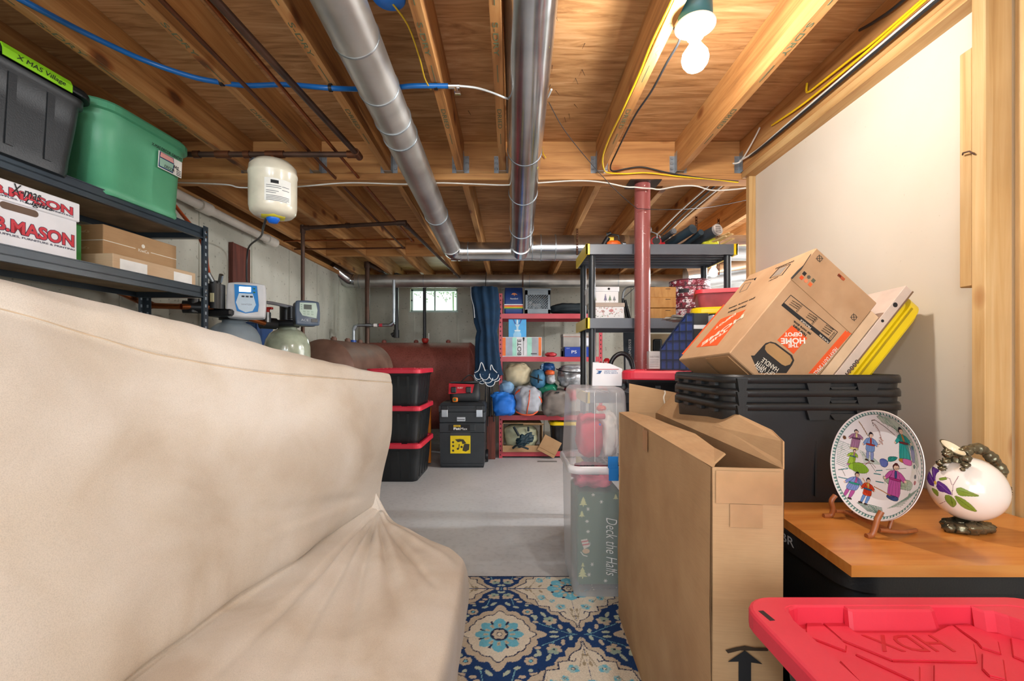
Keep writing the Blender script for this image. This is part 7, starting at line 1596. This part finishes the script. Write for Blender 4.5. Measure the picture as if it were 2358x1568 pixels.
for x, y, c_ in ((1020, 780, '#a33a44'), (1010, 720, '#3f4c5c'), (990, 920, GR), (980, 620, '#4b5f70'), (960, 430, '#2f6a80'), (240, 470, '#6b4a34')): el6(x, y, 16, 24, c_)
r2 = np.hypot(u, v); ang_ = np.arctan2(v, u)
band = (r2 > .935) & (r2 < .975); p.set(band, '#e4ece8'); p.set(band & (np.sin(ang_*90) > 0), '#5f8a86'); p.set((r2 > .925) & (r2 < .937), '#3f6a66')
p.set(r2 > .975, '#f4ecec')
mb = MB(); G = np.stack([(Rr*np.cos(T)), (Rr*np.sin(T)), zz], 2).transpose(1, 0, 2); mb.grid(G, True, closeu=True); mb.col = p.c.reshape(n1, nr_, 3).transpose(1, 0, 2).reshape(-1, 3)
part('painted_face', mb, M_vgl, pt)
part('plate_back', MB().lathe([(R0, .0206), (R0+.0012, .019), (.085, -.005), (.05, -.008), (.048, -.004), (0, -.004)], 72), plain('#efe9e6', .15, coat=.4), pt)
# stand
ps = thing('plate_stand', 'wooden easel stand under the painted plate', 'plate stand', (PC.x, PC.y, TT+.001))
Mr = RZ(-87)
def SP(a, b_, z): q = Mr @ Vector((a, b_, 0)); return (PC.x+q.x, PC.y+q.y, TT+z)
for sx, l in ((-.078, 'l'), (.060, 'r')):
    pth = smoothpath([SP(sx, -.055, .060), SP(sx, -.066, .045), SP(sx, -.062, .025), SP(sx*1.03, -.066, .006), SP(sx*1.05, -.085, .004)] if sx < 0 else [SP(sx, -.050, .062), SP(sx, -.060, .045), SP(sx, -.066, .025), SP(sx, -.075, .006), SP(sx, -.088, .004)], 6)
    part('front_foot', MB().tube(pth, [.0065]*len(pth), 10), M_dkwood, ps)
    part('back_arm', MB().tube(smoothpath([SP(sx, -.055, .018), SP(sx, 0, .012), SP(sx*.6, .06, .006)], 5), .005, 8).tube(smoothpath([SP(sx*.8, -.02, .015), SP(sx*.6, .018, .10), SP(sx*.5, .033, .17)], 5), .0045, 8), M_dkwood, ps)
part('crossbar', MB().tube([SP(-.078, -.03, .016), SP(.060, -.03, .016)], .005, 8), M_dkwood, ps)
# ------------------------------------------------ jug
JX, JY = (2228-CX)*1.13/FPX, 1.13
jg = thing('ceramic_jug', 'round cream ceramic jug with purple flower and bronze branch handle', 'jug', (JX, JY, TT+.001))
bc = Vector((JX-.001, JY, TT+.028+.078)); n1, n2 = 440, 300
a_, b2, c2 = .0765, .074, .078
th = np.linspace(0, 2*PI, n1, endpoint=False); ph = np.linspace(-PI/2+.02, PI/2-.02, n2); T, F = np.meshgrid(th, ph, indexing='ij')
X = a_*np.cos(F)*np.cos(T); Y = b2*np.cos(F)*np.sin(T); Z = c2*np.sin(F)
tl = math.radians(-1); X2 = X*math.cos(tl)-Z*math.sin(tl)*-1*-1; X2 = X*math.cos(tl)+Z*math.sin(-tl)*-1; Z2 = X*math.sin(tl)+Z*math.cos(tl)
p = Paint(((X2*.71-Y*.70)/.082).ravel(), (Z2/.076).ravel(), '#f3ebe2')
front = ((X2*.70+Y*.71) < .01).ravel()
def cj(x, y): return ((x-1600)/437, (990-y)/335)
def jp(pts, c_): q = chai([cj(*a_) for a_ in pts]); p.poly(q, c_); p.line(q+[q[0]], .008, dk(c_, .7))
base = p.c.copy()
for pts in ([(1490, 950), (1540, 925), (1600, 950), (1730, 995), (1600, 1010), (1520, 1020)], [(1480, 1020), (1560, 1040), (1640, 1100), (1700, 1180), (1560, 1150), (1500, 1080)], [(1390, 1040), (1450, 1030), (1510, 1100), (1470, 1180), (1400, 1110)], [(1330, 880), (1400, 850), (1420, 870), (1350, 900)], [(1260, 1000), (1330, 1010), (1330, 1090), (1280, 1050)]): jp(pts, '#7f9a3a')
for pts in ([(1520, 960), (1680, 990)], [(1500, 1040), (1660, 1160)], [(1450, 1050), (1470, 1160)]): p.line([cj(*q) for q in pts], .012, '#4f6a22')
for pts in ([(1460, 1030), (1470, 920), (1520, 820)], [(1460, 920), (1440, 860), (1390, 850)], [(1400, 1110), (1340, 1170)]): p.line([cj(*q) for q in pts], .014, '#8a5f6c')
for pts in ([(1200, 820), (1260, 860), (1300, 960), (1240, 970), (1195, 910)], [(1260, 790), (1300, 790), (1345, 800), (1300, 850), (1300, 950), (1270, 880)], [(1190, 880), (1250, 930), (1300, 980), (1230, 980)], [(1320, 900), (1400, 930), (1450, 990), (1460, 1030), (1380, 1010), (1310, 970)], [(1300, 960), (1380, 960), (1400, 1010), (1340, 1020)]): jp(pts, '#5b2f86')
for pts in ([(1220, 850), (1290, 950)], [(1280, 810), (1300, 930)], [(1330, 930), (1440, 1010)]): p.line([cj(*q) for q in pts], .016, '#8657ae')
e_ = cj(1300, 935); p.ell(e_[0], e_[1], .03, .06, '#d8b44a')
p.c[~front] = base[~front]
low = None
mb = MB(); G = np.stack([bc.x+X2, bc.y+Y, bc.z+Z2], 2).transpose(1, 0, 2); mb.grid(G, True, closeu=True); mb.col = p.c.reshape(n1, n2, 3).transpose(1, 0, 2).reshape(-1, 3); part('body', mb, M_vgl, jg)
BRZ = plain('#6b6450', .22, .75, var=.35, bump=.6, bscale=60)
def ering(c, r, tx, ty, sq=1, n=32): return [Vector((c[0]+r*math.cos(2*PI*k/n), c[1]+r*sq*math.sin(2*PI*k/n), c[2]+tx*r*math.cos(2*PI*k/n)+ty*r*math.sin(2*PI*k/n))) for k in range(n)]
nc = lambda dx, dz: (JX+dx, JY, bc.z+dz)
part('neck', MB().loft([ering(nc(-.022, .062), .027, -.2, 0), ering(nc(-.028, .076), .019, -.2, .1), ering(nc(-.031, .086), .019, -.2, .3), ering(nc(-.035, .097), .0235, -.2, .6), ering(nc(-.0355, .100), .025, -.2, .65), ering(nc(-.035, .099), .022, -.2, .65)], cap0=False, cap1=False), BRZ, jg, 'bronze collar')
part('spout', MB().loft([ering(nc(-.035, .1003), .0222, -.2, .65), ering(nc(-.035, .1005), .0205, -.2, .65), ering(nc(-.033, .088), .017, -.2, .4), ering(nc(-.03, .070), .012, -.1, .1)], cap0=False), plain('#efe0c0', .25, coat=.3), jg, 'cream inside')
def cj2(x, y, d=1.13): return W(1900+x/4.9, 930+y/4.9, d)
hp_ = smoothpath([cj2(1560, 560), cj2(1620, 520), cj2(1700, 500), cj2(1790, 530), cj2(1860, 590), cj2(1920, 650), cj2(1975, 730), cj2(1985, 800), cj2(1930, 850, 1.12), cj2(1860, 875, 1.09)], 10)
part('handle', MB().tube(hp_, [.0122+.0016*math.sin(k*.33)+.0007*math.sin(k*.9) for k in range(len(hp_))], 12).tube(smoothpath([cj2(1930, 830, 1.12), cj2(1960, 900, 1.10), cj2(1945, 980, 1.09)], 5), [.010-.0006*k for k in range(11)], 10), BRZ, jg, 'bronze branch handle')
kb = MB()
for x, y, z, r in ((-.058, -.01, .086, .012), (-.062, -.01, .070, .009), (-.068, 0, .062, .009), (-.058, -.01, .092, .009), (-.066, -.005, .050, .009), (-.044, -.040, .066, .010), (-.054, -.042, .056, .006), (.075, -.02, .005, .010), (.082, -.015, -.008, .010), (-.042, -.04, .100-.02, .010)):
    part('bud', blob((JX+x, JY+y, bc.z+z), (r, r*.8, r*.8), 1, .25, 8, int(abs(x)*1000), 10, 14), BRZ, jg)
fb_ = MB()
for x, y, r in ((-.052, -.01, .013), (-.035, -.02, .014), (-.012, -.025, .016), (.012, -.02, .015), (.035, -.01, .014), (.048, 0, .012), (0, .015, .018), (-.03, .015, .015), (.03, .015, .015)):
    q = blob((JX+x, JY+y, TT+.001+r*.85), (r*1.3, r, r*.85), .9, .2, 8, int(abs(x)*999)+5, 10, 14); fb_.add(q.v, q.f, True)
part('foot', fb_, BRZ, jg, 'bronze branch foot')
# ------------------------------------------------ red lidded tote in the near corner
FX, FY = .672, .455
ft = thing('storage_tote', 'black tote with big embossed red lid in the lower right corner', 'storage tote', (FX, FY, .36), local=RZ(0))
part('body', MB().loft([rrect(.50*s, .71*s, .055, z=z) for z, s in ((0, .80), (.012, .815), (.31, .91), (.315, .93))]), M_blk, ft)
LX, LY, LZ = .54, .725, .360; DPT = .032; zf = LZ-DPT
def loc_(x, y, zc=-.452):   # a traced point of the lid -> the lid's own frame, on the plane zc below the eye
    px, py = 1660+x/3.378, 1340+y/3.378; D = -zc*FPX/(py-CY); return ((px-CX)*D/FPX-FX, D-FY)
R = lambda sx, sy, r, z: [v for v in rrect(sx, sy, r, z=z)]
rings = [R(LX-.01, LY-.01, .055, LZ-.036), R(LX, LY, .06, LZ-.030), R(LX, LY, .06, LZ-.006), R(LX-.004, LY-.004, .058, LZ-.002), R(LX-.012, LY-.012, .055, LZ), R(LX-.112, LY-.062, .03, LZ), R(LX-.117, LY-.067, .028, LZ-.003), R(LX-.122, LY-.072, .028, zf), R(LX*.4, LY*.4, .03, zf)]
lb = MB().loft(rings, smooth=False); lidp = part('lid', lb, M_redlid, ft)
def blk2(mb, top, grow=.010, z1=LZ-.0012):
    n = len(top); cx = sum(p[0] for p in top)/n; t_ = [Vector((x, y, z1)) for x, y in top]
    t2 = [Vector((x, y, z1-.0035)) for x, y in [(a_+(a_-cx)*.02, b_-.0025) for a_, b_ in top]]
    bt = [Vector((x+(grow*.4 if x > cx else -grow*.4), y-grow, zf)) for x, y in top]
    mb.loft([bt, t2, t_], smooth=False)
yb_ = LY/2-.031
def T_(x, y): return loc_(x, y, -.4215)
bl = MB()
blk2(bl, [(T_(945, 165)[0], yb_+.01), T_(950, 185), T_(985, 205), T_(1020, 213), T_(1620, 213), T_(1640, 200), (T_(1630, 190)[0], yb_+.01)])
blk2(bl, [(T_(1930, 165)[0], yb_+.01), T_(1945, 190), T_(2040, 220), T_(2120, 225), T_(2230, 260), T_(2358, 305), T_(2480, 360), T_(2560, 420), (.26, .20), (.26, yb_+.01)])
blk2(bl, [T_(620, 180), T_(560, 190), T_(530, 205), T_(525, 235), T_(560, 290), T_(560, 300), T_(480, 300), T_(430, 260), T_(398, 215), T_(420, 180), T_(470, 155), T_(560, 150), T_(620, 160)][::-1], .004)
part('raised_blocks', bl, M_redlid, ft)
M_deep = m_plastic('red_lid_groove', '#b8081c', '#c40c22', .4, .1)
rg_ = MB(); gv = MB()
def plate3(pts, h_=.0035):
    q = [loc_(*p_) for p_ in pts]; rg_.prism(q[::-1], h_, z0=zf)
    for i in range(len(q)):
        a_, b_ = Vector((*q[i], zf+.0006)), Vector((*q[(i+1) % len(q)], zf+.0006)); gv.tube([a_, b_], .0016, 6)
plate3([(800, 335), (955, 335), (1060, 420), (1640, 425), (1790, 350), (1800, 350), (1960, 490), (1985, 630), (1330, 618), (940, 460)])
plate3([(670, 335), (780, 335), (970, 500), (965, 545), (670, 430)])
plate3([(1815, 350), (1940, 345), (2150, 470), (2170, 565), (2030, 520), (2000, 480)])
plate3([(2260, 450), (2400, 480), (2400, 640), (2280, 590)])
plate3([(690, 545), (730, 520), (1060, 860), (960, 860)])
plate3([(1055, 575), (1090, 560), (1330, 650), (1540, 665), (1540, 860), (1500, 780)])
plate3([(1665, 660), (1850, 665), (2080, 780), (2150, 860), (1665, 860)])
plate3([(2040, 570), (2190, 610), (2210, 770), (2090, 740), (2040, 690)])
plate3([(930, 630), (1010, 640), (1250, 760), (1400, 860), (1150, 860)])
part('raised_pattern', rg_, M_redlid, ft); part('grooves', gv, M_deep, ft)
o = loc_(1830, 560); o2 = loc_(1235, 545)
text(lidp, 'HDX', (o[0], loc_(1500, 432)[1], zf+.0037), (-1, 0, 0), (0, -1, 0), o[0]-o2[0], loc_(1500, 432)[1]-loc_(1500, 560)[1], M_deep, depth=.0006)
s0, s1 = T_(310, 232), T_(402, 308); dv_ = Vector((s1[0]-s0[0], s1[1]-s0[1], 0)); nn_ = Vector((-dv_.y, dv_.x, 0)).normalized()*.0045
mb = MB(); q = [Vector((*s0, LZ)), Vector((*s1, LZ))]; q = [q[0]+nn_, q[0]-nn_, q[1]-nn_, q[1]+nn_]; mb.add([v+Vector((0, 0, -.001)) for v in q]+[v+Vector((0, 0, .0005)) for v in q], [[0, 1, 2, 3], [7, 6, 5, 4], [0, 4, 5, 1], [1, 5, 6, 2], [2, 6, 7, 3], [3, 7, 4, 0]])
part('slot', mb, plain('#2a1216', .8), ft)
solo('storage_tote', MB().loft([rrect(.50*s, .70*s, .055, z=z, cx=FX, cy=FY) for z, s in ((0, .82), (.30, .93), (.3595, .95))]), M_blk, 'black tote standing on the floor under the near red-lidded tote', 'storage tote')
